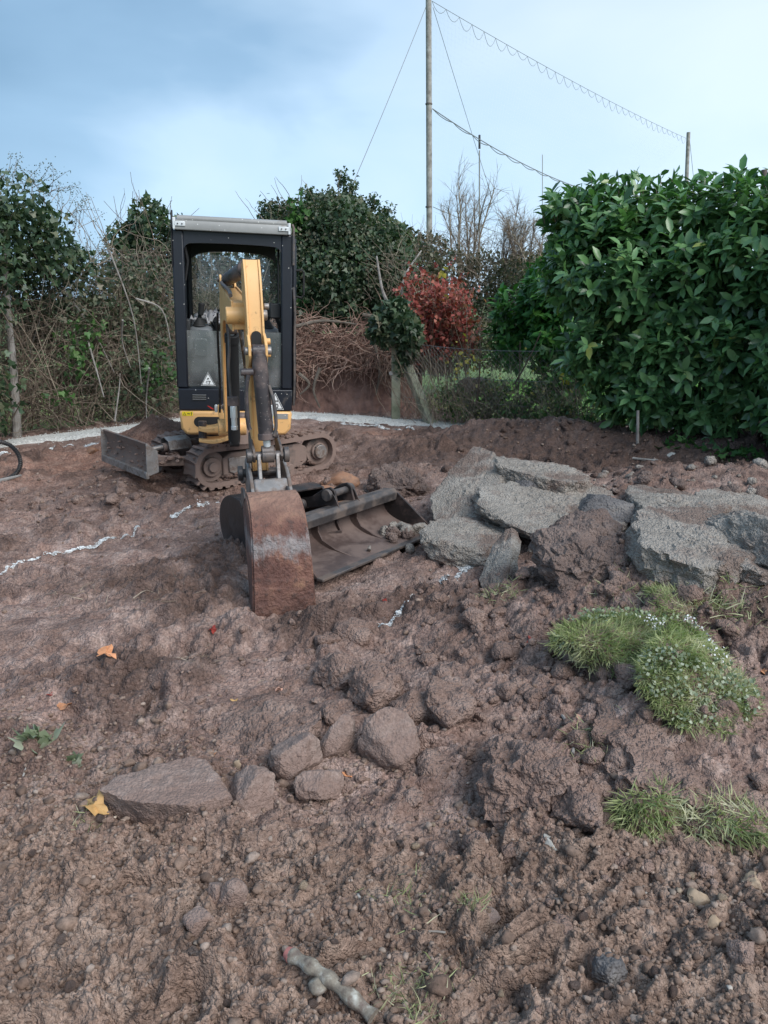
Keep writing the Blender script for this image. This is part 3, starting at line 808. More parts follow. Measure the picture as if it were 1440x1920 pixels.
def powder(uvs, width, per_m, seed, gap=0.0, fs=0.006, name='lime_line'):
    """scattered flakes of white marking lime along a line on the mud"""
    r = np.random.default_rng(seed)
    pts = np.array(gl(*uvs)); L = np.linalg.norm(np.diff(pts, axis=0), axis=1); cum = np.concatenate([[0], np.cumsum(L)])
    n = int(cum[-1] * per_m)
    t = r.random(n) * cum[-1]
    x = np.interp(t, cum, pts[:, 0]); y = np.interp(t, cum, pts[:, 1])
    k = np.clip(np.searchsorted(cum, t) - 1, 0, len(L) - 1); d = (pts[k + 1] - pts[k]) / L[k][:, None]
    off = r.normal(size=n) * width * (0.5 + 0.5 * vn2(t * 9, t * 0 + seed, 4)) + 0.02 * vn2(t * 4, t * 0, seed)
    x = x - d[:, 1] * off; y = y + d[:, 0] * off
    keep = (fb2(t * 5, t * 0 + 3, 3, seed + 1) + 0.5 * fb2(x * 40, y * 40, 2, seed + 2)) > gap
    x, y = x[keep], y[keep]; n = len(x)
    z = H(x, y) + 0.002 + 0.003 * r.random(n)
    nrm = np.stack([H(x - .01, y) - H(x + .01, y), H(x, y - .01) - H(x, y + .01), np.full(n, 0.02)], 1)
    V, Fc, rn = np_leaves(np.stack([x, y, z], 1), r.normal(size=(n, 3)) * [1, 1, 0.1], unit(nrm) + r.normal(size=(n, 3)) * 0.15, fs * (0.5 + r.random(n)), 'small', 1.7)
    tag(mk(name, V, Fc, m_lime, smooth=False, origin=np.zeros(3)), 'broken white lime marking line on the mud', None, None, 'stuff')
powder([(-40, 1098), (40, 1062), (110, 1036), (150, 1025), (200, 1012), (265, 994)], 0.013, 5000, 3, -1.0, 0.009)
powder([(325, 974), (365, 955), (408, 940)], 0.018, 7000, 9, -0.37, 0.010)
powder([(712, 1182), (737, 1165), (760, 1150), (775, 1128)], 0.018, 7040, 14, -0.12, 0.008)
powder([(820, 1120), (836, 1105), (852, 1085), (866, 1078), (872, 1058)], 0.020, 13200, 21, -0.34, 0.008)
powder([(-20, 864), (60, 850)], 0.022, 5500, 31, -0.42, 0.016)
powder([(85, 847), (130, 835), (215, 823)], 0.020, 5500, 35, -0.32, 0.016)
powder([(640, 797), (700, 802), (770, 814), (822, 812)], 0.022, 5500, 39, -0.37, 0.016)

# ------------------------------------------------------------------ rocks and clods
def ico(sub):
    import bmesh
    bm = bmesh.new()
    bmesh.ops.create_icosphere(bm, subdivisions=sub, radius=1.0)
    V = np.array([v.co[:] for v in bm.verts]); Fc = np.array([[v.index for v in f.verts] for f in bm.faces])
    bm.free()
    return V, Fc
ICO = {k: ico(k) for k in (1, 2, 3, 4, 5, 6)}
def rock_verts(dim, seed, sub=4, cuts=9, ang=0.75, nz=0.08, flat=0.0, nf=2.5, fine=0.03, crumb=0.0, ctype='stone'):
    """angular lump cut by planes, then worn by noise; dim = half sizes"""
    V, Fc = ICO[sub]
    r = np.random.default_rng(seed)
    cuts = cuts + 1
    ns = unit(r.normal(size=(cuts, 3))); ds = r.uniform(0.58, 0.86, cuts)
    if flat > 0:
        ns[0] = (0.06 * r.normal(), 0.06 * r.normal(), 1); ns[1] = (0.05, 0.03, -1)
        ns[2:, 2] *= 0.25
        ns = unit(ns); ds[0] = ds[1] = 0.42
        ds[2:] = r.uniform(0.74, 1.0, cuts - 2)
    dots = V @ ns.T
    lim = np.where(dots > 0.05, ds[None] / np.maximum(dots, 0.05), 9)
    cap = 1.25 if flat > 0 else 1.05
    if flat > 0:
        dim = (dim[0], dim[1], dim[2] / 0.42)
    pw = 12 + 70 * ang
    rad = 1 / (np.sum((1 / np.concatenate([lim, np.full((len(V), 1), cap)], 1)) ** pw, axis=1)) ** (1 / pw)
    q = V * rad[:, None]
    w_ = q + 0.25 * np.stack([fb3(q * 2 + 3, 2, seed), fb3(q * 2 + 9, 2, seed + 1), fb3(q * 2 + 17, 2, seed + 2)], 1)
    q = q * (1 + nz * fb3(w_ * nf + seed * 1.7, 4, seed, 0.55))[:, None]
    if sub >= 3:
        rg = 1 - 2 * np.abs(fb3(w_ * 5 + seed, 3, seed + 3, 0.6))
        q = q * (1 + fine * (0.7 * rg + 1.0 * fb3(q * 11 + seed, 3, seed + 5, 0.65)))[:, None]
    q = q * np.asarray(dim)[None]
    if crumb > 0:
        if ctype == 'soil':
            w3 = q + 0.012 * np.stack([vn3(q * 20, 1), vn3(q * 20, 2), vn3(q * 20, 3)], 1)
            dsp = 1.0 * clod3(w3, 0.085, seed) + 0.55 * clod3(w3, 0.036, seed + 9) + 0.25 * np.abs(fb3(q * 60, 2, seed)) + 0.5 * fb3(q * 7, 2, seed)
        else:
            dsp = 0.55 * clod3(q, 0.028, seed) + 0.5 * fb3(q * 9 + seed, 3, seed + 7, 0.6) + 0.5 * np.abs(fb3(q * 45, 2, seed + 9)) + 0.7 * np.abs(fb3(q * 14 + 5, 2, seed + 11))
        q = q + unit(V / np.asarray(dim)[None]) * (crumb * dsp)[:, None]
    return q, Fc
def rotm(rx, ry, rz):
    return np.array((Matrix.Rotation(rz, 3, 'Z') @ Matrix.Rotation(ry, 3, 'Y') @ Matrix.Rotation(rx, 3, 'X')))
def rock(name, u, v, wpx, hpx, m, label, group=None, seed=1, dep=None, tilt=(0, 0, 0), flat=0.0, sub=4, lift=0.0, cuts=10, ang=0.75, nz=0.08, cat='rock', fine=0.03, thick=None, Y=None):
    """u, v: centre of its foot in the photo, wpx: width, hpx: visible height"""
    g = G(u, v) if Y is None else P(u, v, Y)
    D = g[1] * cp + (CZ - g[2]) * sp_
    hw = wpx / F * D / 2
    hz_ = thick if thick else hpx / F * D / 2
    dd = dep if dep else hw * 0.8
    cr = {'soil_lump': 0.028, 'broken_concrete': 0.020, 'mud_smeared_concrete': 0.030, 'orange_sandstone': 0.008, 'muddy_stone': 0.009, 'dark_rock': 0.016}.get(m.name, 0.003) * min(1, hw / 0.10)
    if hw > 0.3: sub = 6
    if name == 'soil_clod' and hw > 0.2: sub = 6; cr = 0.022
    q, Fc = rock_verts((hw, dd, hz_), seed, sub, cuts, ang, nz, flat, fine=fine, crumb=cr, ctype='soil' if m.name in ('soil_lump', 'mud_smeared_concrete') and hw > 0.05 else 'stone')
    R = rotm(*tilt)
    q = q @ R.T
    org = g + np.array([0, dd * 0.45, hz_ * (0.8 if flat > 0 else 0.62) + lift])
    me = np_mesh(name, q, Fc)
    me.materials.append(m)
    me.set_sharp_from_angle(angle=math.radians(28))
    o = bpy.data.objects.new(name, me)
    link(o, None, org)
    tag(o, label, cat, group)
    return o
GS = 'broken concrete slabs heaped right of the buckets'
FS = 'muddy stones in the trampled foreground'
rd = math.radians
rock('concrete_slab', 885, 990, 160, 120, m_conc, 'large pale concrete slab tilted up behind the wide bucket, leftmost slab of the heap', GS, 11, dep=0.56, tilt=(rd(20), rd(-9), rd(-16)), flat=0.30, sub=5, thick=0.08, cat='concrete slab', lift=0.05, fine=0.05)
rock('concrete_slab', 1018, 945, 185, 62, m_conc, 'long grey slab with a dark broken end lying on top of the heap', GS, 12, dep=0.24, tilt=(rd(4), rd(5), rd(-8)), flat=0.12, sub=5, cat='concrete slab', lift=0.05, fine=0.05, thick=0.10)
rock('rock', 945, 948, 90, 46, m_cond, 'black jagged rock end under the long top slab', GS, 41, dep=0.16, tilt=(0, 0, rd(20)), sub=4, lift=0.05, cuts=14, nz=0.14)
rock('concrete_slab', 1065, 1008, 270, 100, m_conc, 'widest grey slab in the middle of the heap under the dark rock', GS, 13, dep=0.5, tilt=(rd(9), rd(4), rd(12)), flat=0.3, sub=5, thick=0.09, cat='concrete slab', lift=0.02, fine=0.05)
rock('rock', 1138, 995, 112, 58, m_cond, 'dark grey angular rock between the middle slab and the thick right slab', GS, 14, dep=0.16, tilt=(0, rd(8), rd(-20)), lift=0.06, cuts=6, ang=0.9)
rock('concrete_slab', 1278, 1015, 185, 82, m_conc, 'thick pale slab with undercut front edge at the right of the heap', GS, 15, dep=0.38, tilt=(rd(5), rd(3), rd(6)), flat=0.15, sub=5, cat='concrete slab', lift=0.0, fine=0.05, thick=0.12)
rock('concrete_slab', 893, 1042, 172, 54, m_conc, 'oval concrete slab lying flat in front of the tilted slab', GS, 16, dep=0.27, tilt=(rd(3), rd(2), rd(6)), flat=0.2, sub=5, cat='concrete slab', fine=0.05, thick=0.07)
rock('concrete_slab', 942, 1095, 58, 80, m_conc, 'narrow grey slab edge sticking out of the soil below the oval slab', GS, 17, dep=0.30, tilt=(rd(22), rd(-28), rd(-28)), flat=0.35, thick=0.035, cat='concrete slab', sub=4)
rock('concrete_slab', 1125, 1070, 205, 96, m_concm, 'mud covered slab in front of the heap, above the dark hollow', GS, 18, dep=0.42, tilt=(rd(10), rd(2), rd(4)), flat=0.0, ang=0.15, nz=0.14, sub=5, cat='concrete slab', thick=0.12, fine=0.06, lift=-0.04)
rock('concrete_slab', 1330, 1085, 200, 90, m_conc, 'lumpy grey slab below the thick right slab', GS, 19, dep=0.34, tilt=(rd(8), rd(6), rd(-10)), flat=0.1, sub=5, cat='concrete slab', nz=0.16, fine=0.07, thick=0.10, lift=-0.05)
rock('concrete_slab', 1425, 1075, 110, 110, m_conc, 'grey concrete block at the right edge of the heap', GS, 20, dep=0.3, tilt=(rd(5), 0, rd(15)), flat=0.0, sub=5, cat='concrete slab', nz=0.14, fine=0.07)
rock('concrete_slab', 1400, 1095, 120, 50, m_conc, 'small flaky concrete lump at the lower right of the heap', GS, 29, dep=0.2, sub=4, cat='concrete lump', nz=0.2)
rock('concrete_slab', 1205, 1000, 90, 40, m_conc, 'small grey slab wedged between the dark angular rock and the thick right slab', GS, 81, dep=0.16, tilt=(rd(14), rd(-10), rd(20)), flat=0.2, sub=5, thick=0.05, cat='concrete slab')
rock('concrete_slab', 1300, 1040, 120, 50, m_cond, 'dark block under the front edge of the thick right slab', GS, 82, dep=0.2, sub=5, cat='concrete block', lift=-0.03)  # darker material than the slabs around it
rock('concrete_slab', 1385, 985, 150, 60, m_conc, 'low grey slab behind the grey block at the right edge', GS, 83, dep=0.3, tilt=(rd(8), rd(5), rd(-8)), flat=0.2, sub=5, thick=0.07, cat='concrete slab')
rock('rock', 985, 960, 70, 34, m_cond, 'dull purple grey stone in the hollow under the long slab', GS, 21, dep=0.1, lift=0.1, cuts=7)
rock('concrete_lump', 745, 930, 120, 66, m_concm, 'flaky grey lump of old concrete behind the wide bucket', None, 22, dep=0.26, tilt=(rd(8), rd(4), 0), flat=0.0, sub=5, nz=0.22, fine=0.10, cat='concrete lump')
rock('rock', 637, 918, 72, 36, m_orng, 'orange sandstone block behind the wide bucket ears', None, 23, dep=0.12, cuts=8, sub=4)
rock('rock', 608, 952, 85, 44, m_orng, 'rounded rusty soil lump between the two buckets', None, 24, dep=0.15, sub=4, nz=0.1, ang=0.2)
# foreground
rock('stone_slab', 318, 1532, 222, 118, m_rock, 'largest flat grey stone of the foreground with a broken front face', FS, 31, dep=0.11, tilt=(rd(5), rd(0), rd(4)), flat=0.10, sub=5, cuts=11, cat='stone', ang=1.0, thick=0.06)
rock('stone', 472, 1535, 108, 98, m_rock, 'blocky stone touching the right end of the largest flat stone', FS, 32, dep=0.085, tilt=(rd(-10), rd(6), rd(-20)), sub=5, cuts=8, ang=1.0, cat='stone')
rock('stone', 555, 1462, 92, 98, m_rock, 'upright angular stone behind two stones in the middle row', FS, 33, dep=0.08, tilt=(0, rd(-12), rd(30)), sub=5, cuts=7, ang=1.0, cat='stone')
rock('stone', 594, 1500, 94, 68, m_rock, 'rounded stone just right of the blocky stone', FS, 34, dep=0.07, tilt=(0, 0, rd(10)), sub=5, cuts=9, ang=0.8, cat='stone')
rock('stone', 635, 1420, 66, 90, m_rock, 'upright narrow shard of stone behind the rounded stone', FS, 35, dep=0.035, tilt=(rd(-20), rd(24), rd(20)), sub=4, cuts=6, ang=1.0, cat='stone')
rock('stone', 728, 1438, 106, 118, m_rock, 'tall mud caked boulder with a grey bare patch', FS, 36, dep=0.10, tilt=(0, 0, rd(40)), sub=5, cuts=9, ang=0.6, cat='boulder', nz=0.12)
rock('stone_slab', 508, 1418, 175, 88, m_soilr, 'tilted dark slab of packed soil behind the stone row', FS, 37, dep=0.16, tilt=(rd(12), rd(-16), rd(14)), flat=0.3, sub=5, thick=0.022, cat='soil slab')
rock('soil_clod', 702, 1322, 108, 62, m_soilr, 'smooth rounded clod above the tall boulder', FS, 38, dep=0.13, sub=5, ang=0.2, cat='soil clod', nz=0.1)
rock('soil_clod', 640, 1290, 90, 56, m_soilr, 'crumbling clod left behind the smooth rounded clod', FS, 39, dep=0.10, sub=4, ang=0.3, cat='soil clod', nz=0.2, fine=0.08)
rock('soil_clod', 838, 1356, 96, 64, m_soilr, 'round clod with a tan leaf on it right of the tall boulder', FS, 40, dep=0.13, sub=5, ang=0.2, cat='soil clod', nz=0.1)
rock('soil_clod', 778, 1350, 80, 44, m_soilr, 'low dark clod between the tall boulder and the round clod', FS, 42, dep=0.09, sub=4, ang=0.6, cat='soil clod', nz=0.15)
rock('soil_clod', 662, 1205, 58, 38, m_soilr, 'small dark block of soil right of the digging bucket tip', None, 43, dep=0.08, sub=4, ang=0.9, cuts=7, cat='soil clod')
rock('soil_clod', 1005, 1530, 190, 120, m_soilr, 'big crumbling soil lump left of the lower turf', None, 44, dep=0.19, sub=5, ang=0.3, cat='soil lump', nz=0.22, fine=0.12, tilt=(rd(8), rd(10), 0))
rock('soil_clod', 1082, 1562, 110, 80, m_soilr, 'broken soil lump beneath the big crumbling lump', None, 45, dep=0.10, sub=5, ang=0.3, cat='soil lump', nz=0.25, fine=0.12)
rock('stone', 434, 1712, 56, 74, m_rock, 'upright grey stone in the crumbly near soil', 'stones in the crumbly near soil', 46, dep=0.035, tilt=(rd(10), rd(8), rd(25)), sub=4, cuts=7, ang=1.0, cat='stone')
rock('stone', 402, 1700, 34, 56, m_rock, 'thin stone leaning against the left of the upright grey stone', 'stones in the crumbly near soil', 47, dep=0.03, tilt=(0, rd(-8), 0), sub=3, cat='stone')
rock('stone', 374, 1755, 60, 58, m_rock, 'round stone below the upright grey stone', 'stones in the crumbly near soil', 48, dep=0.04, tilt=(0, 0, rd(30)), sub=4, cat='stone')
rock('stone', 190, 1590, 44, 30, m_rock, 'small grey stone below the brown oak leaf', 'stones in the crumbly near soil', 49, dep=0.03, sub=3, cat='stone')
rock('stone', 1035, 1608, 62, 44, m_pale, 'pale pitted stone below the big crumbling lump', 'stones in the crumbly near soil', 50, dep=0.04, sub=4, cat='stone', nz=0.15)
rock('stone', 900, 1752, 75, 40, m_rock, 'wedge shaped clod at the dark hollow of the near soil', 'stones in the crumbly near soil', 51, dep=0.045, sub=4, cuts=7, ang=0.9, cat='stone')
rock('stone', 1142, 1850, 62, 74, m_cond, 'dark pointed stone near the bottom right', 'stones in the crumbly near soil', 52, dep=0.035, tilt=(rd(10), rd(6), 0), sub=4, cuts=6, ang=1.0, cat='stone')
rock('stone', 1312, 1706, 50, 40, m_tan, 'tan pitted stone, larger of those near the right edge', 'stones in the crumbly near soil', 53, dep=0.03, sub=4, cat='stone', nz=0.14)
rock('stone', 1412, 1675, 48, 44, m_tan, 'tan pitted stone touching the right edge of the near soil', 'stones in the crumbly near soil', 54, dep=0.03, sub=4, cat='stone', nz=0.14)
rock('stone', 1340, 1742, 34, 30, m_tan, 'small tan stone under the larger tan pitted stone', 'stones in the crumbly near soil', 55, dep=0.02, sub=3, cat='stone')
rock('stone', 975, 1680, 30, 34, m_tan, 'tan stone beside a blue grey stone', 'stones in the crumbly near soil', 56, dep=0.02, sub=3, cat='stone')
rock('stone', 955, 1678, 22, 34, m_cond, 'blue grey upright stone beside a tan stone', 'stones in the crumbly near soil', 57, dep=0.015, sub=3, cat='stone')
rock('stone', 447, 1448, 24, 26, m_tan, 'little tan pebble behind the blocky stone', 'stones in the crumbly near soil', 58, dep=0.015, sub=3, cat='pebble')
rock('stone', 645, 1775, 24, 20, m_tan, 'lone ochre pebble above the cut branch', 'stones in the crumbly near soil', 59, dep=0.013, sub=3, cat='pebble')
rock('stone', 1262, 858, 20, 12, m_pale, 'white stone lying on the dark berm before the laurel', None, 60, dep=0.05, sub=3, cat='stone')
rock('stone', 172, 850, 22, 14, m_orng, 'small orange stone beside the left lime line', None, 61, dep=0.06, sub=3, cat='stone')
rock('soil_clod', 1200, 1415, 150, 70, m_soilr, 'flat slab of soil hanging over the lower turf', None, 62, dep=0.14, flat=0.2, thick=0.04, sub=5, cat='soil lump', nz=0.15, tilt=(rd(6), rd(-4), 0), fine=0.07, lift=-0.02)
rock('soil_clod', 1400, 1530, 330, 150, m_soilr, 'long thick slab of soil with roots at the right edge', None, 63, dep=0.27, flat=0.2, thick=0.055, sub=5, cat='soil lump', nz=0.16, tilt=(rd(10), rd(10), rd(-10)), fine=0.08, lift=-0.045)

# soil crumbs and pebbles: nobody could count them
def scatter(name, n, mats_, dmin, dmax, yr, xr, seed, sub=1, label=None, mask=None, flat=0.75, sinkf=0.25, power=2.0):
    r = np.random.default_rng(seed)
    y = yr[0] + (yr[1] - yr[0]) * r.random(n) ** 0.9
    x = (xr[0] + (xr[1] - xr[0]) * r.random(n)) * (y * 0.62 + 0.15)
    if mask is not None:
        k = mask(x, y) > r.random(n)
        x, y = x[k], y[k]; n = len(x)
    z = H(x, y)
    s = dmin + (dmax - dmin) * r.random(n) ** power
    V0, F0 = ICO[sub]
    K = 10
    lib = np.stack([V0 * (1 + 0.55 * fb3(V0 * 2.3 + 9 * k, 2, k))[:, None] * r.uniform(0.6, 1.25, 3)[None] for k in range(K)])
    q = lib[r.integers(0, K, n)] * s[:, None, None]
    q[:, :, 2] *= flat
    a = r.random(n) * 6.283; c, sn = np.cos(a)[:, None], np.sin(a)[:, None]
    X = q[:, :, 0] * c - q[:, :, 1] * sn + x[:, None]; Y = q[:, :, 0] * sn + q[:, :, 1] * c + y[:, None]
    Z = q[:, :, 2] + (z + s * (flat - sinkf) * 0.6)[:, None]
    V = np.stack([X, Y, Z], -1).reshape(-1, 3)
    Fc = (np.arange(n)[:, None, None] * len(V0) + F0[None]).reshape(-1, 3)
    rnd = np.repeat(r.random(n), len(V0))
    o = mk(name, V, Fc, mats_, smooth=False, attrs={'rnd': rnd}, origin=np.zeros(3))
    tag(o, label, None, None, 'stuff')
m_crumb = mat('soil_crumb', None, 0.92, var=0.35, scale=60, coord='World', bump=0.003, bscale=120, rnd=[(0.0, (0.12, 0.077, 0.058)), (0.6, (0.22, 0.150, 0.115)), (0.9, (0.26, 0.195, 0.16)), (1.0, (0.32, 0.25, 0.21))])
m_peb = mat('pebbles', None, 0.8, var=0.25, scale=50, coord='World', rnd=[(0.0, (0.16, 0.125, 0.105)), (0.5, (0.24, 0.19, 0.155)), (0.8, (0.36, 0.27, 0.19)), (1.0, (0.44, 0.40, 0.36))])
lm_ = lambda x, y: np.clip((1 - sstep(1.9, 2.6, y + 0.3 * x)) * (0.35 + 0.9 * sstep(-0.3, 0.4, fb2(x * 3, y * 3, 2, 6))) + 0.02, 0, 1)
scatter('soil_crumbs', 19000, m_crumb, 0.003, 0.011, (1.05, 2.9), (-1, 1), 3, 1, mask=lm_, label='loose soil crumbs')
scatter('soil_crumbs', 700, m_crumb, 0.009, 0.022, (1.1, 3.0), (-1, 1), 5, 2, mask=lm_, label='larger soil crumbs', power=2.5)
hm = lambda x, y: np.clip(np.exp(-(((x - 1.8) / 1.3) ** 2 + ((y - 3.3) / 1.1) ** 2)) + np.exp(-(seg_d(x, y, 1.0, 8.7, 5.2, 6.0) / 0.8) ** 2) + np.exp(-(((x + 2.0) / 0.9) ** 2 + ((y - 6.6) / 1.3) ** 2)) + 0.015, 0, 1)
scatter('soil_crumbs', 9000, m_crumb, 0.004, 0.020, (2.4, 9.5), (-1, 1), 8, 1, mask=hm, label='crumbs on the soil heaps', power=2.6)
scatter('pebbles', 380, m_peb, 0.003, 0.010, (1.1, 3.0), (-1, 1), 9, 2, mask=lambda x, y: np.clip(lm_(x, y) * (0.35 + 0.9 * sstep(-0.4, 0.9, x)), 0, 1), label='small pebbles in the near soil', flat=0.7)
def gravel_stones():
    r = np.random.default_rng(4); n = 3500
    pts = np.array([(-5.9, 6.8), (-4.6, 8.25), (-3.1, 9.85), (-2.3, 10.75), (-1.75, 11.05), (-1.0, 10.75), (0.2, 10.2), (1.05, 9.85)])
    L = np.linalg.norm(np.diff(pts, axis=0), axis=1); cum = np.concatenate([[0], np.cumsum(L)]); t = r.random(n) * cum[-1]
    k = np.clip(np.searchsorted(cum, t) - 1, 0, len(L) - 1); d = (pts[k + 1] - pts[k]) / L[k][:, None]
    off = r.normal(size=n) * 0.15
    x = np.interp(t, cum, pts[:, 0]) - d[:, 1] * off; y = np.interp(t, cum, pts[:, 1]) + d[:, 0] * off
    V0, F0 = ICO[1]; q = V0[None] * r.uniform(0.004, 0.009, n)[:, None, None] * r.uniform(0.6, 1.2, (n, 1, 3))
    V = q + np.stack([x, y, H(x, y, False) + 0.045 - 0.04 * (np.abs(off) > 0.22)], 1)[:, None]
    Fc = (np.arange(n)[:, None, None] * len(V0) + F0[None]).reshape(-1, 3)
    tag(mk('gravel', V.reshape(-1, 3), Fc, m_grav, smooth=False, origin=np.zeros(3)), 'pale crushed stone on the path', None, None, 'stuff')
gravel_stones()
m_soild = mat('dark_soil_lump', None, 0.92, 0.3, 7, vor=60, bump=0.012, bscale=30, stops=[(0.25, (0.06, 0.038, 0.031)), (0.5, (0.105, 0.068, 0.056)), (0.78, (0.17, 0.115, 0.098))])
def rubble():
    """broken bits of concrete and soil lying between and around the slabs"""
    r = np.random.default_rng(5)
    for nm, m_, n, c, sp, s0, s1 in (('concrete_rubble', m_concm, 260, (1.75, 5.1), (0.75, 0.42), 0.015, 0.07), ('concrete_rubble', m_conc, 160, (1.9, 5.1), (0.8, 0.4), 0.012, 0.06), ('soil_lumps', m_soilr, 300, (1.5, 3.6), (0.6, 0.5), 0.012, 0.055), ('soil_lumps', m_soild, 200, (2.6, 7.4), (1.2, 0.8), 0.012, 0.055), ('soil_lumps', m_soilr, 160, (-1.9, 6.1), (0.6, 0.25), 0.015, 0.06), ('soil_lumps', m_soilr, 300, (0.0, 2.7), (1.0, 0.6), 0.008, 0.035), ('soil_lumps', m_soilr, 260, (0.75, 2.75), (0.45, 0.5), 0.012, 0.055)):
        Vs, Fs, o_ = [], [], 0
        for k in range(n):
            x = c[0] + r.normal() * sp[0]; y = c[1] + r.normal() * sp[1]; sz = s0 + (s1 - s0) * r.random() ** 2.5
            q, Fc = rock_verts((sz, sz * r.uniform(.6, 1), sz * r.uniform(.4, .8)), 1000 + k % 40, 3 if sz > 0.025 else 2, 4, 0.9, 0.38, crumb=sz * 0.25)
            q = q @ rotm(r.uniform(-.5, .5), r.uniform(-.5, .5), r.uniform(0, 6)).T + [x, y, Hs(x, y) + sz * 0.12]
            Vs.append(q); Fs.append(Fc + o_); o_ += len(q)
        tag(mk(nm, np.concatenate(Vs), np.concatenate(Fs), m_, smooth=False, origin=np.zeros(3)), None, None, None, 'stuff')
rubble()
# individually visible loose stones near the camera
def loose_stones():
    r = np.random.default_rng(12)
    lib = []
    for k in range(8):
        q, Fc = rock_verts((1, 0.85, 0.7), 100 + k, 2, 7, 0.8, 0.1)
        me = np_mesh('loose_stone', q, Fc); lib.append(me)
        me.materials.append([m_rock, m_soilr, m_soilr, m_rock, m_tan, m_rock, m_soilr, m_soilr][k])
    n = 0
    while n < 60:
        u = r.uniform(10, 1430); v = r.uniform(1540, 1900)
        if r.random() > 0.35 + 0.65 * (u / 1440):
            continue
        g = G(u, v)
        s = r.uniform(0.008, 0.018)
        o = bpy.data.objects.new('loose_stone', lib[r.integers(0, 8)])
        link(o, None, (g[0], g[1], Hs(g[0], g[1]) + s * 0.35))
        o.scale = (s, s, s); o.rotation_euler = (r.uniform(-0.4, 0.4), r.uniform(-0.4, 0.4), r.uniform(0, 6))
        tag(o, 'small loose stone, one of many scattered over the crumbly near soil', 'stone', 'small loose stones scattered over the near soil')
        n += 1
loose_stones()

# ------------------------------------------------------------------ excavator
RX, RY = -1.45, 7.42
ex = root('mini_excavator', (RX, RY, 0.0), 'muddy yellow and black mini excavator with its arm reaching down towards the camera', 'mini excavator')
T = Matrix.Translation
TILT = T((RX, RY, 0)) @ Matrix.Rotation(rd(2.0), 4, 'Y')
MH = TILT @ Matrix.Rotation(rd(10.8), 4, 'Z')                 # cab frame: x to the right, -y to the front
MU = T((RX + 0.08, RY - 0.02, -0.055)) @ Matrix.Rotation(rd(-50), 4, 'Z')  # crawler frame
def hb(): return MB(MH)
def rrect(x0, x1, z0, z1, r, n=5):
    pts = []
    for cx, cz, a0 in ((x1 - r, z1 - r, 0), (x0 + r, z1 - r, 90), (x0 + r, z0 + r, 180), (x1 - r, z0 + r, 270)):
        for k in range(n + 1):
            a = rd(a0 + 90 * k / n)
            pts.append((cx + r * math.cos(a), cz + r * math.sin(a)))
    return pts
fxz = lambda p, w: (p[0], w, p[1])
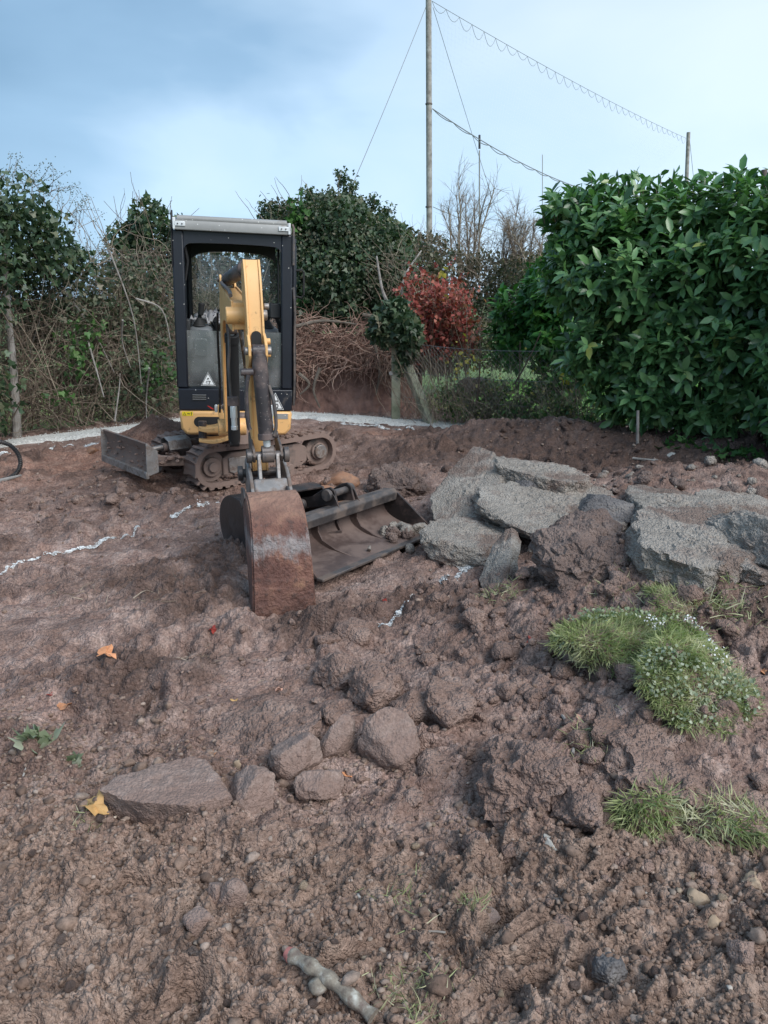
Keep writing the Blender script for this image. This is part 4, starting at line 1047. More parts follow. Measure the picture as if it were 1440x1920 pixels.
# --- crawler
def track(sx):
    b = MB(MU)
    x0, x1 = sx * 0.37 - 0.115, sx * 0.37 + 0.115
    R, yF, yR, zc = 0.182, -0.58, 0.58, 0.215
    path = []
    for k in range(13):
        a = rd(90 + 180 * k / 12)
        path.append((yF + R * math.cos(a), zc + R * math.sin(a)))
    for k in range(1, 6):
        path.append((yF + (yR - yF) * k / 6, zc - R))
    for k in range(13):
        a = rd(-90 + 180 * k / 12)
        path.append((yR + R * math.cos(a), zc + 0.0 + R * math.sin(a)))
    for k in range(1, 6):
        path.append((yR + (yF - yR) * k / 6, zc + R - 0.012 * math.sin(math.pi * k / 6)))
    n = len(path)
    inner = []
    for i in range(n):
        a = Vector(path[i - 1]); c = Vector(path[(i + 1) % n]); d = (c - a).normalized()
        inner.append(Vector(path[i]) + Vector((-d.y, d.x)) * 0.042)
    V = []
    for p, q in zip(path, inner):
        V += [(x0, p[0], p[1]), (x1, p[0], p[1]), (x1, q[0], q[1]), (x0, q[0], q[1])]
    Fc = []
    for i in range(n):
        j = (i + 1) % n
        for k in range(4):
            Fc.append((i * 4 + k, i * 4 + (k + 1) % 4, j * 4 + (k + 1) % 4, j * 4 + k))
    b.add(V, Fc)
    tr = b.build('track', m_rub, ex, smooth=True)
    # lugs
    P2 = [Vector(p) for p in path]
    seg = [(P2[(i + 1) % n] - P2[i]).length for i in range(n)]
    tot = sum(seg); NL = 44
    me = None
    for k in range(NL):
        s = tot * k / NL; i = 0
        while s > seg[i]:
            s -= seg[i]; i += 1
        p = P2[i].lerp(P2[(i + 1) % n], s / seg[i]); d = (P2[(i + 1) % n] - P2[i]).normalized(); nn = Vector((d.y, -d.x))
        if me is None:
            V = []
            for hh, hw in ((-0.004, 0.030), (0.018, 0.019)):
                for xx, yo in ((-0.112, 0.012), (-0.03, -0.006), (0.03, -0.006), (0.112, 0.012)):
                    V.append((xx, yo - hw, hh)); V.append((xx, yo + hw, hh))
            Fc = []
            for j in range(3):
                a0 = j * 2
                Fc += [(a0, a0 + 2, a0 + 3, a0 + 1), (a0 + 8, a0 + 9, a0 + 11, a0 + 10), (a0, a0 + 8, a0 + 10, a0 + 2), (a0 + 1, a0 + 3, a0 + 11, a0 + 9)]
            Fc += [(0, 1, 9, 8), (6, 14, 15, 7)]
            me = np_mesh('track_lug', np.array(V), Fc, smooth=False); me.materials.append(m_rub)
        o = bpy.data.objects.new('track_lug', me)
        col.objects.link(o); o.parent = tr
        Mw = MU @ Matrix(((1, 0, 0, sx * 0.37), (0, d.x, nn.x, p[0]), (0, d.y, nn.y, p[1]), (0, 0, 0, 1)))
        Mw = T(-Vector(ORG[tr.name])) @ Mw
        o.location = Mw.to_translation(); o.rotation_euler = Mw.to_euler()
    # idler, sprocket, rollers, frame
    for nm, yy, r_, hub in (('idler_wheel', yF, 0.14, 0.05), ('drive_sprocket', yR, 0.135, 0.075)):
        c = MB(MU)
        xo = sx * 0.37
        c.cyl((xo - 0.05, yy, zc), (xo + 0.05, yy, zc), r_, n=28)
        c.cyl((xo - 0.085, yy, zc), (xo + 0.085, yy, zc), r_ * 0.62, n=24)
        wh = c.build(nm, m_mudst, ex, bevel=0.006)
        h_ = MB(MU)
        h_.cyl((xo - 0.10, yy, zc), (xo + 0.118 * sx * sx, yy, zc), hub, hub * 0.9, n=20)
        hu = h_.build('wheel_hub', m_stl2 if nm == 'drive_sprocket' else m_mudst, wh, bevel=0.006)
        if nm == 'drive_sprocket':
            t_ = MB(MU)
            for k in range(9):
                a = k * 2 * math.pi / 9
                t_.box((xo, yy + 0.142 * math.cos(a), zc + 0.142 * math.sin(a)), (0.04, 0.03, 0.03), Matrix.Rotation(a, 3, 'X'))
            t_.build('sprocket_teeth', m_mudst, wh, smooth=False)['kind'] = 'stuff'
            t2 = MB(MU)
            for k in range(6):
                a = k * math.pi / 3 + 0.3
                t2.cyl((xo + 0.08, yy + 0.065 * math.cos(a), zc + 0.065 * math.sin(a)), (xo + 0.10, yy + 0.065 * math.cos(a), zc + 0.065 * math.sin(a)), 0.009, n=6)
            t2.build('wheel_bolts', m_stl, wh, smooth=False)['kind'] = 'stuff'
    c = MB(MU)
    xo = sx * 0.37
    c.prism([(-0.47, 0.12), (-0.38, 0.085), (0.36, 0.085), (0.44, 0.14), (0.44, 0.27), (0.36, 0.32), (-0.38, 0.32), (-0.47, 0.27)], lambda p, w: (w, p[0], p[1]), xo - 0.07, xo + 0.075)
    fr = c.build('track_frame', m_mudst, ex, bevel=0.012)
    c = MB(MU)
    c.prism([(-0.42, 0.15), (-0.30, 0.095), (-0.10, 0.095), (-0.02, 0.16), (-0.02, 0.28), (-0.42, 0.28)], lambda p, w: (w, p[0], p[1]), xo + 0.077, xo + 0.095)
    c.build('cover_plate', m_stl2, fr, bevel=0.008)
    for yy in (-0.24, 0.0, 0.24):
        c = MB(MU)
        c.cyl((xo - 0.09, yy, 0.092), (xo + 0.09, yy, 0.092), 0.042, n=16)
        c.build('track_roller', m_mudst, fr, bevel=0.006)
track(1); track(-1)
c = MB(MU); c.bb(-0.27, 0.27, -0.36, 0.32, 0.17, 0.33); c.bb(-0.30, 0.30, -0.12, 0.12, 0.16, 0.36)
c.build('crawler_body', m_mudst, ex, bevel=0.02)
c = MB(TILT); c.cyl((0, 0, 0.33), (0, 0, 0.46), 0.27, n=36); c.build('slew_ring', m_mudst, ex, bevel=0.006)
# blade
BZ = 0.235
prof = [(-1.20, BZ + 0.00), (-1.165, BZ + 0.05), (-1.145, BZ + 0.12), (-1.15, BZ + 0.19), (-1.18, BZ + 0.26)]
b = MB(MU); b.shell(prof, -0.018, lambda p, w: (w, p[0], p[1]), -0.50, 0.50)
bl = b.build('dozer_blade', m_blade, ex, bevel=0.003)
for s_ in (-1, 1):
    b = MB(MU); b.prism([(-1.21, BZ - 0.01), (-1.10, BZ + 0.02), (-1.10, BZ + 0.2), (-1.195, BZ + 0.275)], lambda p, w: (w, p[0], p[1]), s_ * 0.50 - 0.008, s_ * 0.50 + 0.008)
    b.build('blade_end_plate', m_stl2, bl, bevel=0.003)
b = MB(MU); b.bb(-0.50, 0.50, -1.215, -1.185, BZ - 0.03, BZ + 0.03); b.build('cutting_edge', m_stl2, bl, bevel=0.004)
for s_ in (-1, 1):
    b = MB(MU)
    b.prism([(-1.14, BZ + 0.03), (-0.30, 0.17), (-0.30, 0.27), (-0.75, 0.30), (-1.14, BZ + 0.13)], lambda p, w: (w, p[0], p[1]), s_ * 0.23 - 0.035, s_ * 0.23 + 0.035)
    b.build('push_arm', m_mudst, ex, bevel=0.006)
b = MB(MU); b.bb(-0.25, 0.25, -1.10, -0.96, BZ + 0.03, BZ + 0.11); b.build('cross_member', m_mudst, ex, bevel=0.006)
b = MB(MU); b.cyl((0.02, -1.12, 0.34), (0.02, -0.80, 0.37), 0.022, n=14); rdd = b.build('blade_rod', m_stl2, ex)
b = MB(MU); b.cyl((0.02, -0.84, 0.36), (0.02, -0.40, 0.38), 0.04, n=18); b.build('blade_cylinder', m_mudst, ex, bevel=0.004)
b = MB(MU); b.shell([(-0.08, 0.345), (-0.065, 0.42), (0.0, 0.445), (0.085, 0.42), (0.11, 0.345)], 0.010, lambda p, w: (p[0] + 0.01, w, p[1]), -0.82, -0.60)
b.build('cylinder_guard', m_stl2, ex, bevel=0.003)
b = MB(MU); b.cyl((-0.03, -0.42, 0.385), (0.09, -0.42, 0.385), 0.035, n=16); b.bb(-0.035, 0.07, -0.42, -0.3, 0.33, 0.42); b.build('cylinder_eye', m_mudst, ex, bevel=0.004)

# mud caked on the crawler and the blade
def caked(parent, n, fn, s0, s1, seed):
    r = np.random.default_rng(seed); Vs, Fs, o_ = [], [], 0
    for k in range(n):
        p = MU @ Vector(fn(r)); sz = s0 + (s1 - s0) * r.random() ** 2
        q, Fc = rock_verts((sz * r.uniform(.8, 1.6), sz * r.uniform(.8, 1.6), sz * 0.55), 2000 + k % 25, 2, 5, 0.5, 0.35)
        q = q @ rotm(r.uniform(-.4, .4), r.uniform(-.4, .4), r.uniform(0, 6)).T + np.array(p)
        Vs.append(q); Fs.append(Fc + o_); o_ += len(q)
    o = mk('caked_mud', np.concatenate(Vs), np.concatenate(Fs), m_soilr, parent, origin=ORG[parent.name] if parent else np.zeros(3)); o['kind'] = 'stuff'
for sx_ in (1, -1):
    caked(ex, 150, lambda r: (sx_ * 0.37 + r.uniform(-.10, .11), r.uniform(-0.6, 0.62), 0.405 + r.uniform(-.01, .006)), 0.010, 0.032, 5)
    caked(ex, 70, lambda r: (sx_ * 0.37 + r.uniform(-.02, .10), r.uniform(-0.5, 0.5), 0.10 + r.uniform(-.03, .05)), 0.012, 0.035, 6)
caked(ex, 60, lambda r: (r.uniform(-.48, .48), -1.165 - 0.02 * r.random(), BZ + 0.22 * r.random() ** 1.6), 0.006, 0.022, 7)
caked(ex, 60, lambda r: (r.uniform(-.45, .45), r.uniform(-1.10, -0.7), 0.30 + 0.02 * r.random()), 0.015, 0.04, 8)

# --- house
b = hb()
lw = [(-0.455, 0.455), (0.455, 0.455), (0.49, 0.64), (0.49, 0.66), (-0.49, 0.66), (-0.49, 0.64)]
def house_ring(pts, y0, y1, name, m, bev=0.02):
    b = hb(); b.prism(pts, fxz, y0, y1); return b.build(name, m, ex, bevel=bev)
skirt = house_ring([(-0.43, 0.445), (0.43, 0.445), (0.475, 0.50), (0.488, 0.655), (-0.488, 0.655), (-0.475, 0.50)], -0.70, 0.52, 'yellow_skirt', m_yel, 0.022)
b = hb(); b.prism([(-0.46, 0.46), (0.46, 0.46), (0.48, 1.10), (-0.48, 1.10)], fxz, 0.48, 0.72); b.build('engine_cover', m_yel, ex, bevel=0.05)
b = hb(); b.prism(rrect(-0.365, -0.10, 0.515, 0.605, 0.044), fxz, -0.703, -0.69); b.build('skirt_opening_shade', m_ntrl, skirt)  # black plate laid on the skirt imitates the shade inside the recess
b = hb(); b.prism(rrect(-0.375, -0.09, 0.505, 0.615, 0.052), fxz, -0.7015, -0.69); b.build('opening_rim', m_yel, skirt)
# stickers on skirt
b = hb(); b.prism(rrect(-0.462, -0.372, 0.613, 0.65, 0.004), fxz, -0.7025, -0.70); stk = b.build('warning_sticker', m_ysk, skirt, smooth=False)
b = hb()
def tri_frame(b, cx, z0, w_, h_, y0, y1, th):
    o = [(cx - w_ / 2, z0), (cx + w_ / 2, z0), (cx, z0 + h_)]
    cxy = (cx, z0 + h_ / 3)
    i_ = [((p[0] - cxy[0]) * (1 - th) + cxy[0], (p[1] - cxy[1]) * (1 - th) + cxy[1]) for p in o]
    for k in range(3):
        j = (k + 1) % 3
        b.prism([o[k], o[j], i_[j], i_[k]], fxz, y0, y1)
tri_frame(b, -0.442, 0.618, 0.03, 0.026, -0.7035, -0.7024, 0.35)
b.prism([(-0.42, 0.628), (-0.405, 0.628), (-0.405, 0.624), (-0.396, 0.631), (-0.405, 0.638), (-0.405, 0.634), (-0.42, 0.634)], fxz, -0.7035, -0.7024)
b.prism([(-0.386, 0.618), (-0.381, 0.618), (-0.381, 0.636), (-0.377, 0.636), (-0.3835, 0.646), (-0.39, 0.636), (-0.386, 0.636)], fxz, -0.7035, -0.7024)
b.build('warning_print', m_ink, stk, smooth=False)
b = hb(); b.prism(rrect(0.355, 0.45, 0.59, 0.637, 0.003), fxz, -0.703, -0.70); pl = b.build('serial_plate', m_roof, skirt, smooth=False)
b = hb(); b.prism(rrect(0.29, 0.325, 0.60, 0.645, 0.003), fxz, -0.7025, -0.70); b.build('warning_sticker', m_ysk, skirt, smooth=False)
# black lower panel
pan = house_ring([(-0.485, 0.66), (0.485, 0.66), (0.49, 0.845), (-0.49, 0.845)], -0.69, -0.60, 'front_panel', m_blk, 0.008)
for k in range(3):
    b = hb(); b.prism(rrect(-0.37, -0.255, 0.782 - k * 0.018, 0.790 - k * 0.018, 0.003), fxz, -0.697, -0.69); b.build('vent_slot', m_ntrl, pan)
    b = hb(); b.bb(-0.37, -0.255, -0.699, -0.69, 0.792 - k * 0.018, 0.7955 - k * 0.018); b.build('vent_louvre', m_roof, pan, smooth=False)
b = hb(); b.prism([(-0.25, 0.70), (-0.235, 0.70), (-0.19, 0.672), (-0.205, 0.668)], fxz, -0.6925, -0.69); b.build('red_mark', m_red, pan, smooth=False)
def tri_sign(cx, z0, w_, h_, y, digits, small):
    b = hb(); b.prism([(cx - w_ / 2, z0), (cx + w_ / 2, z0), (cx, z0 + h_)], fxz, y - 0.002, y); s_ = b.build('noise_label', m_white, ex, smooth=False)
    b = hb(); tri_frame(b, cx, z0 + 0.004, w_ * 0.93, h_ * 0.92, y - 0.0032, y - 0.0019, 0.14); b.build('label_border', m_ink, s_, smooth=False)
    for txt, sz, xx, zz in ((digits, h_ * 0.36, 0, 0.10), (small, h_ * 0.15, 0, 0.46)):
        cu = bpy.data.curves.new('label_digits', 'FONT'); cu.body = txt; cu.size = sz; cu.align_x = 'CENTER'; cu.extrude = 0.0005; cu.offset = 0.0012
        cu.materials.append(m_ink)
        tmp = bpy.data.objects.new('tmp', cu); col.objects.link(tmp)
        bpy.context.view_layer.update()
        me = bpy.data.meshes.new_from_object(tmp.evaluated_get(bpy.context.evaluated_depsgraph_get()))
        bpy.data.objects.remove(tmp)
        o = bpy.data.objects.new('label_digits', me); col.objects.link(o); o.parent = s_
        Mw = T(-Vector(ORG[s_.name])) @ MH @ T((cx + xx, y - 0.0036, z0 + h_ * zz)) @ Matrix.Rotation(rd(90), 4, 'X')
        o.location = Mw.to_translation(); o.rotation_euler = Mw.to_euler()
tri_sign(-0.235, 0.875, 0.125, 0.115, -0.694, '67', 'dB')
tri_sign(0.34, 0.672, 0.15, 0.15, -0.694, '90', 'LWA')
# cab frame
wall_t = 0.035
def post(x0, x1, y0, y1, z0, z1, name='cab_pillar', m=m_blk, bev=0.012):
    b = hb(); b.bb(x0, x1, y0, y1, z0, z1); return b.build(name, m, ex, bevel=bev)
post(-0.50, -0.405, -0.66, -0.56, 0.848, 2.14)
post(0.395, 0.49, -0.66, -0.56, 0.848, 2.14)
post(-0.49, -0.44, 0.34, 0.46, 0.848, 2.14); post(0.45, 0.49, 0.34, 0.46, 0.848, 2.14)
post(-0.49, -0.455, -0.56, 0.34, 2.04, 2.14, 'cab_rail'); post(0.455, 0.49, -0.56, 0.34, 2.04, 2.14, 'cab_rail')
post(-0.49, -0.455, -0.56, 0.34, 0.66, 1.10, 'cab_side_panel'); post(0.455, 0.49, -0.56, 0.34, 0.66, 1.10, 'cab_side_panel')
# door frame sticking out on the right side, with outer edge seen behind the pillar
post(0.493, 0.525, -0.60, -0.55, 0.72, 2.12, 'door_frame'); post(0.495, 0.53, 0.28, 0.34, 0.72, 2.12, 'door_frame'); post(0.495, 0.53, -0.55, 0.28, 2.07, 2.12, 'door_frame')
post(0.50, 0.545, -0.40, -0.34, 0.72, 2.08, 'door_frame')
# front header with curved underside
b = hb()
arc = [(-0.405, 2.135), (-0.405, 1.95)]
for k in range(9):
    a = rd(180 - 90 * k / 8); arc.append((-0.405 + 0.06 + 0.06 * math.cos(a), 1.98 + 0.06 * math.sin(a) + 0.0))
for k in range(1, 8):
    x = -0.345 + 0.69 * k / 8; arc.append((x, 2.043 + 0.006 * math.sin(math.pi * k / 8)))
for k in range(9):
    a = rd(90 - 90 * k / 8); arc.append((0.395 - 0.06 + 0.06 * math.cos(a), 1.98 + 0.06 * math.sin(a)))
arc += [(0.395, 1.95), (0.395, 2.135)]
# built as strips so the concave outline triangulates cleanly
ar = arc[1:-1]
V = []
for x, z in ar:
    for yy in (-0.65, -0.61):
        V += [(x, yy, 2.14), (x, yy, z)]
Fc = []
for i in range(len(ar) - 1):
    a = i * 4; c_ = (i + 1) * 4
    Fc += [(a, a + 1, c_ + 1, c_), (a + 2, c_ + 2, c_ + 3, a + 3), (a + 1, a + 3, c_ + 3, c_ + 1), (a, c_, c_ + 2, a + 2)]
b.add(V, Fc); b.build('front_header', m_blk, ex)
# rear wall with window opening (arched top)
post(-0.44, 0.44, 0.36, 0.42, 0.848, 1.30, 'rear_panel', m_dgrey)
post(-0.44, -0.395, 0.36, 0.42, 1.30, 2.10, 'rear_window_side', m_dgrey); post(0.42, 0.44, 0.36, 0.42, 1.30, 2.10, 'rear_window_side', m_dgrey)
b = hb(); V = []; xs = np.linspace(-0.40, 0.40, 17)
for x in xs:
    z = 2.005 + 0.03 * (1 - (x / 0.4) ** 2) - 0.05 * abs(x / 0.4) ** 8
    for yy in (0.36, 0.42):
        V += [(x, yy, 2.14), (x, yy, z)]
Fc = []
for i in range(len(xs) - 1):
    a = i * 4; c_ = (i + 1) * 4
    Fc += [(a, a + 1, c_ + 1, c_), (a + 2, c_ + 2, c_ + 3, a + 3), (a + 1, a + 3, c_ + 3, c_ + 1), (a, c_, c_ + 2, a + 2)]
b.add(V, Fc); b.build('rear_header', m_dgrey, ex)
post(-0.46, 0.46, -0.60, 0.38, 2.13, 2.17, 'headliner', m_dgrey)
# roof
b = hb(); b.prism([(-0.49, 2.145), (0.49, 2.145), (0.485, 2.20), (0.46, 2.235), (-0.46, 2.235), (-0.485, 2.20)], fxz, -0.60, 0.46); rf = b.build('cab_roof', m_roof, ex, bevel=0.02)
b = hb()
b.prism([(-0.70, 2.135), (-0.60, 2.145), (-0.60, 2.235), (-0.65, 2.235), (-0.69, 2.215), (-0.705, 2.18)], lambda p, w: (w, p[0], p[1]), -0.475, 0.465)
vis = b.build('sun_visor', m_roof, ex, bevel=0.008)
b = hb(); b.cyl((-0.45, -0.665, 2.225), (0.44, -0.665, 2.225), 0.028, n=16); b.build('rolled_shade', m_brk if False else m_roof, ex)
for s_ in (-1, 1):
    b = hb(); b.bb(s_ * 0.42 - 0.05 if s_ > 0 else -0.475, s_ * 0.42 + 0.05 if s_ > 0 else -0.385, -0.712, -0.702, 2.165, 2.20)
    b.bb((0.45 if s_ > 0 else -0.485), (0.47 if s_ > 0 else -0.465), -0.712, -0.702, 2.14, 2.23)
    br = b.build('mounting_bracket', m_brk, vis, bevel=0.003)
    b = hb()
    for dx in (-0.025, 0.01):
        b.cyl((s_ * 0.42 + dx, -0.72, 2.182), (s_ * 0.42 + dx, -0.71, 2.182), 0.006, n=8)
    b.build('bracket_bolts', m_stl, br, smooth=False)
b = hb(); b.prism([(-0.62, 2.12), (-0.505, 2.13), (-0.54, 2.30), (-0.58, 2.28)], lambda p, w: (w, p[0], p[1]), -0.508, -0.492); b.build('roof_fin', m_ntrl, ex, bevel=0.002)
b = hb(); b.tube([(0.487, -0.66, 2.225), (0.497, -0.665, 2.20), (0.497, -0.67, 2.1), (0.497, -0.67, 1.9)], 0.011, 10); b.build('grab_rail', m_stl, ex)
b = hb(); b.tube([(0.503, -0.62, 1.72), (0.515, -0.64, 1.5), (0.51, -0.63, 1.2), (0.513, -0.64, 0.95), (0.505, -0.62, 0.7)], 0.012, 8); b.build('door_hinge_rail', m_stl, ex)
b = hb(); b.bb(-0.505, -0.497, -0.675, -0.60, 1.85, 2.16); b.build('side_trim', m_ntrl, ex, bevel=0.003)
# side handle
b = hb(); b.tube([(0.52, -0.50, 1.86), (0.58, -0.50, 1.87), (0.60, -0.50, 1.85), (0.60, -0.50, 1.66), (0.58, -0.50, 1.635), (0.52, -0.50, 1.645)], 0.010, 8); b.build('door_handle', m_ntrl, ex)
# interior
m_glass = bpy.data.materials.new('dusty_glass'); m_glass.use_nodes = True
t = m_glass.node_tree
for n in list(t.nodes): t.nodes.remove(n)
tr = NN(t, 'ShaderNodeBsdfTransparent'); tr.inputs[0].default_value = (0.86, 0.9, 0.9, 1)
gl_ = NN(t, 'ShaderNodeBsdfGlossy', i_Roughness=0.05); df = NN(t, 'ShaderNodeBsdfDiffuse'); df.inputs[0].default_value = (0.35, 0.35, 0.35, 1)
fr = NN(t, 'ShaderNodeFresnel', i_IOR=1.45); m1 = NN(t, 'ShaderNodeMixShader'); m2 = NN(t, 'ShaderNodeMixShader')
co = NN(t, 'ShaderNodeTexCoord'); nz_ = NN(t, 'ShaderNodeTexNoise', i_Scale=5.0, i_Detail=6.0); t.links.new(co.outputs['Object'], nz_.inputs[0])
rp = ramp(t, [(0.3, 0.06), (0.7, 0.34)], nz_.outputs[0])
vo = NN(t, 'ShaderNodeTexVoronoi', i_Scale=30.0); t.links.new(co.outputs['Object'], vo.inputs['Vector'])
rv = ramp(t, [(0.10, 0.8), (0.13, 0.0)], vo.outputs['Distance'])
ff = mth(t, 'MAXIMUM', rp.outputs[0], rv.outputs[0])
t.links.new(fr.outputs[0], m1.inputs[0]); t.links.new(tr.outputs[0], m1.inputs[1]); t.links.new(gl_.outputs[0], m1.inputs[2])
t.links.new(ff, m2.inputs[0]); t.links.new(m1.outputs[0], m2.inputs[1]); t.links.new(df.outputs[0], m2.inputs[2])
ot = NN(t, 'ShaderNodeOutputMaterial'); t.links.new(m2.outputs[0], ot.inputs[0])
m_glass2 = m_glass.copy(); m_glass2.name = 'clear_glass'
for n in m_glass2.node_tree.nodes:
    if n.type == 'VALTORGB' and n.color_ramp.elements[1].position > 0.5:
        n.color_ramp.elements[0].color = (0.02,) * 3 + (1,); n.color_ramp.elements[1].color = (0.10,) * 3 + (1,)
b = hb(); b.bb(-0.405, 0.395, -0.625, -0.620, 0.86, 1.335); b.build('lower_windscreen', m_glass, ex, smooth=False)
b = hb(); b.bb(-0.395, 0.42, 0.385, 0.390, 1.30, 2.02); b.build('rear_window', m_glass2, ex, smooth=False)
b = hb(); b.bb(-0.474, -0.470, -0.56, 0.34, 1.10, 2.04); b.build('side_window', m_glass2, ex, smooth=False)
post(-0.44, 0.44, -0.60, 0.36, 0.80, 0.86, 'cab_floor', m_grey)
b = hb(); b.prism(rrect(-0.24, 0.24, -0.1, 0.34, 0.06), lambda p, w: (p[0], p[1], w), 1.02, 1.14); b.build('seat', m_dgrey, ex, bevel=0.02)
b = hb(); b.prism(rrect(-0.22, 0.22, 1.1, 1.50, 0.08), fxz, 0.22, 0.32); sb = b.build('seat_back', m_dgrey, ex, bevel=0.03)
b = hb(); b.bb(-0.2, 0.2, -0.08, 0.33, 0.86, 1.02); b.build('seat_base', m_grey, ex, bevel=0.02)
for s_ in (-1, 1):
    xo = s_ * 0.30
    b = hb(); b.prism([(xo - 0.11, 0.86), (xo + 0.11, 0.86), (xo + 0.115, 1.28), (xo + 0.09, 1.36), (xo - 0.09, 1.36), (xo - 0.115, 1.28)], fxz, -0.42, 0.28)
    cs = b.build('side_console', m_grey, ex, bevel=0.03)
    b = hb(); b.prism(rrect(xo - 0.06, xo + 0.065, 1.10, 1.26, 0.03), fxz, -0.445, -0.40); b.build('console_cover', m_grey, cs, bevel=0.012)
    b = hb(); b.prism(rrect(xo - 0.045 + s_ * 0.04, xo + s_ * 0.04 - 0.01, 0.98 + 0.1, 1.17, 0.016), fxz, -0.45, -0.44); b.build('knee_slot', m_ntrl, cs)
    b = hb()
    for k in range(4):
        b.cyl((xo - 0.01, -0.36, 1.36 + k * 0.018), (xo - 0.01, -0.36, 1.378 + k * 0.018), 0.062 - k * 0.011, 0.052 - k * 0.011, n=18)
    b.cyl((xo - 0.01, -0.36, 1.43), (xo + 0.005, -0.375, 1.47), 0.016, n=12)
    js = b.build('lever_boot', m_ntrl, ex, bevel=0.003)
    b = hb(); b.cyl((xo + 0.005, -0.375, 1.455), (xo + 0.018, -0.385, 1.56), 0.024, 0.029, n=16); b.build('joystick_grip', m_ntrl, js, bevel=0.008)
b = hb(); b.bb(-0.43, -0.385, -0.45, -0.2, 1.28, 1.42); b.build('switch_box', m_dgrey, ex, bevel=0.01)
b = hb(); b.bb(0.30, 0.40, -0.55, -0.50, 1.45, 1.58); b.build('display_unit', m_dgrey, ex, bevel=0.012)
b = hb(); b.tube([(0.36, -0.52, 1.46), (0.39, -0.5, 1.40), (0.40, -0.45, 1.34)], 0.02, 10); b.build('display_stalk', m_dgrey, ex)
b = hb(); b.tube([(-0.40, -0.60, 2.03), (-0.38, -0.585, 1.9), (-0.405, -0.57, 1.75), (-0.425, -0.58, 1.70)], 0.012, 8); b.build('roller_strap', m_ntrl, ex)
for k, (px_, pz_) in enumerate(((-0.13, 0.92), (0.08, 0.92))):
    b = hb(); b.bb(px_ - 0.04, px_ + 0.04, -0.50, -0.40, pz_ - 0.05, pz_ - 0.03); b.cyl((px_, -0.44, 0.86), (px_, -0.44, 1.12), 0.009, n=8); b.cyl((px_, -0.44, 1.10), (px_, -0.44, 1.17), 0.016, n=10)
    b.build('travel_lever', m_ntrl, ex, bevel=0.003)
# towel over the console / seat
tw = []
nx, ny = 26, 14
for i in range(nx):
    for j in range(ny):
        x = -0.40 + 0.36 * i / (nx - 1); y = -0.16 + 0.24 * j / (ny - 1)
        tw.append((x, y, 1.43 + 0.035 * math.sin(i * 0.9 + j * 0.5) + 0.03 * math.sin(j * 1.3 + i * 0.3) + 0.02 * math.sin(i * 2.1) - 0.00025 * (i - 13) ** 2 * 2))
tv = np.array([tuple(MH @ Vector(p)) for p in tw])
idx = np.arange(nx * ny).reshape(nx, ny)
tf = np.stack([idx[:-1, :-1], idx[:-1, 1:], idx[1:, 1:], idx[1:, :-1]], -1).reshape(-1, 4)
to = mk('towel', tv, tf, m_cloth)
sm = to.modifiers.new('thick', 'SOLIDIFY'); sm.thickness = 0.012
tag(to, 'crumpled patterned cloth lying over the lever console inside the excavator cab', 'cloth')

# --- boom group: local frame l = lateral (right), s = forwards, z = up
A0 = Vector((-1.215, 6.2, 0.0)); dd_ = Vector((0.245, -0.9695, 0)); nn_ = Vector((0.9695, 0.245, 0))
LEAN = 0.0
A1 = A0 - nn_ * LEAN * 0.7
MBm = Matrix(((nn_.x, dd_.x, nn_.x * LEAN, A1.x), (nn_.y, dd_.y, nn_.y * LEAN, A1.y), (0, 0, 1, 0), (0, 0, 0, 1)))
def bb_(): return MB(MBm)
side = lambda p, w: (w, p[0], p[1])
def plate(name, poly, l0, l1, m=m_yel, parent=None, bev=0.006):
    b = bb_(); b.prism(poly, side, l0, l1); return b.build(name, m, parent or ex, bevel=bev)
def quadstrip(name, A, B, l0, l1, m, parent=None, bev=0.006):
    """solid between two matching outlines (concave-safe)"""
    b = bb_(); V = []
    for p, q in zip(A, B):
        V += [side(p, l0), side(q, l0), side(q, l1), side(p, l1)]
    n = len(A); Fc = []
    for i in range(n - 1):
        for k in range(4):
            Fc.append((i * 4 + k, i * 4 + (k + 1) % 4, (i + 1) * 4 + (k + 1) % 4, (i + 1) * 4 + k))
    Fc += [(0, 1, 2, 3), ((n - 1) * 4 + 3, (n - 1) * 4 + 2, (n - 1) * 4 + 1, (n - 1) * 4)]
    b.add(V, Fc); return b.build(name, m, parent or ex, bevel=bev)
def catmull(pts, n=6):
    pts = [np.array(p, float) for p in pts]; out = []
    for i in range(len(pts) - 1):
        p0 = pts[max(i - 1, 0)]; p1 = pts[i]; p2 = pts[i + 1]; p3 = pts[min(i + 2, len(pts) - 1)]
        for k in range(n):
            t_ = k / n
            out.append(0.5 * ((2 * p1) + (-p0 + p2) * t_ + (2 * p0 - 5 * p1 + 4 * p2 - p3) * t_ ** 2 + (-p0 + 3 * p1 - 3 * p2 + p3) * t_ ** 3))
    out.append(pts[-1]); return out
# boom side plates + webs
top = catmull([(-0.07, 0.60), (0.02, 0.95), (0.13, 1.30), (0.26, 1.56), (0.48, 1.67), (0.95, 1.645), (1.45, 1.60), (1.71, 1.58)])
bot = catmull([(0.10, 0.58), (0.18, 0.9), (0.29, 1.16), (0.42, 1.36), (0.62, 1.46), (1.0, 1.47), (1.40, 1.44), (1.71, 1.43)])
BL = -0.02
bm_o = quadstrip('boom', top, bot, BL - 0.046, BL + 0.046, m_yel, None, 0.004)
for s_ in (-1, 1):
    tp = [np.array(p) + (np.array(p) - np.array(q)) * 0.06 for p, q in zip(top, bot)]
    bt = [np.array(q) + (np.array(q) - np.array(p)) * 0.06 for p, q in zip(top, bot)]
    quadstrip('boom_side_plate', tp, bt, BL + s_ * 0.051 - 0.005, BL + s_ * 0.051 + 0.005, m_yel, bm_o, 0.002)
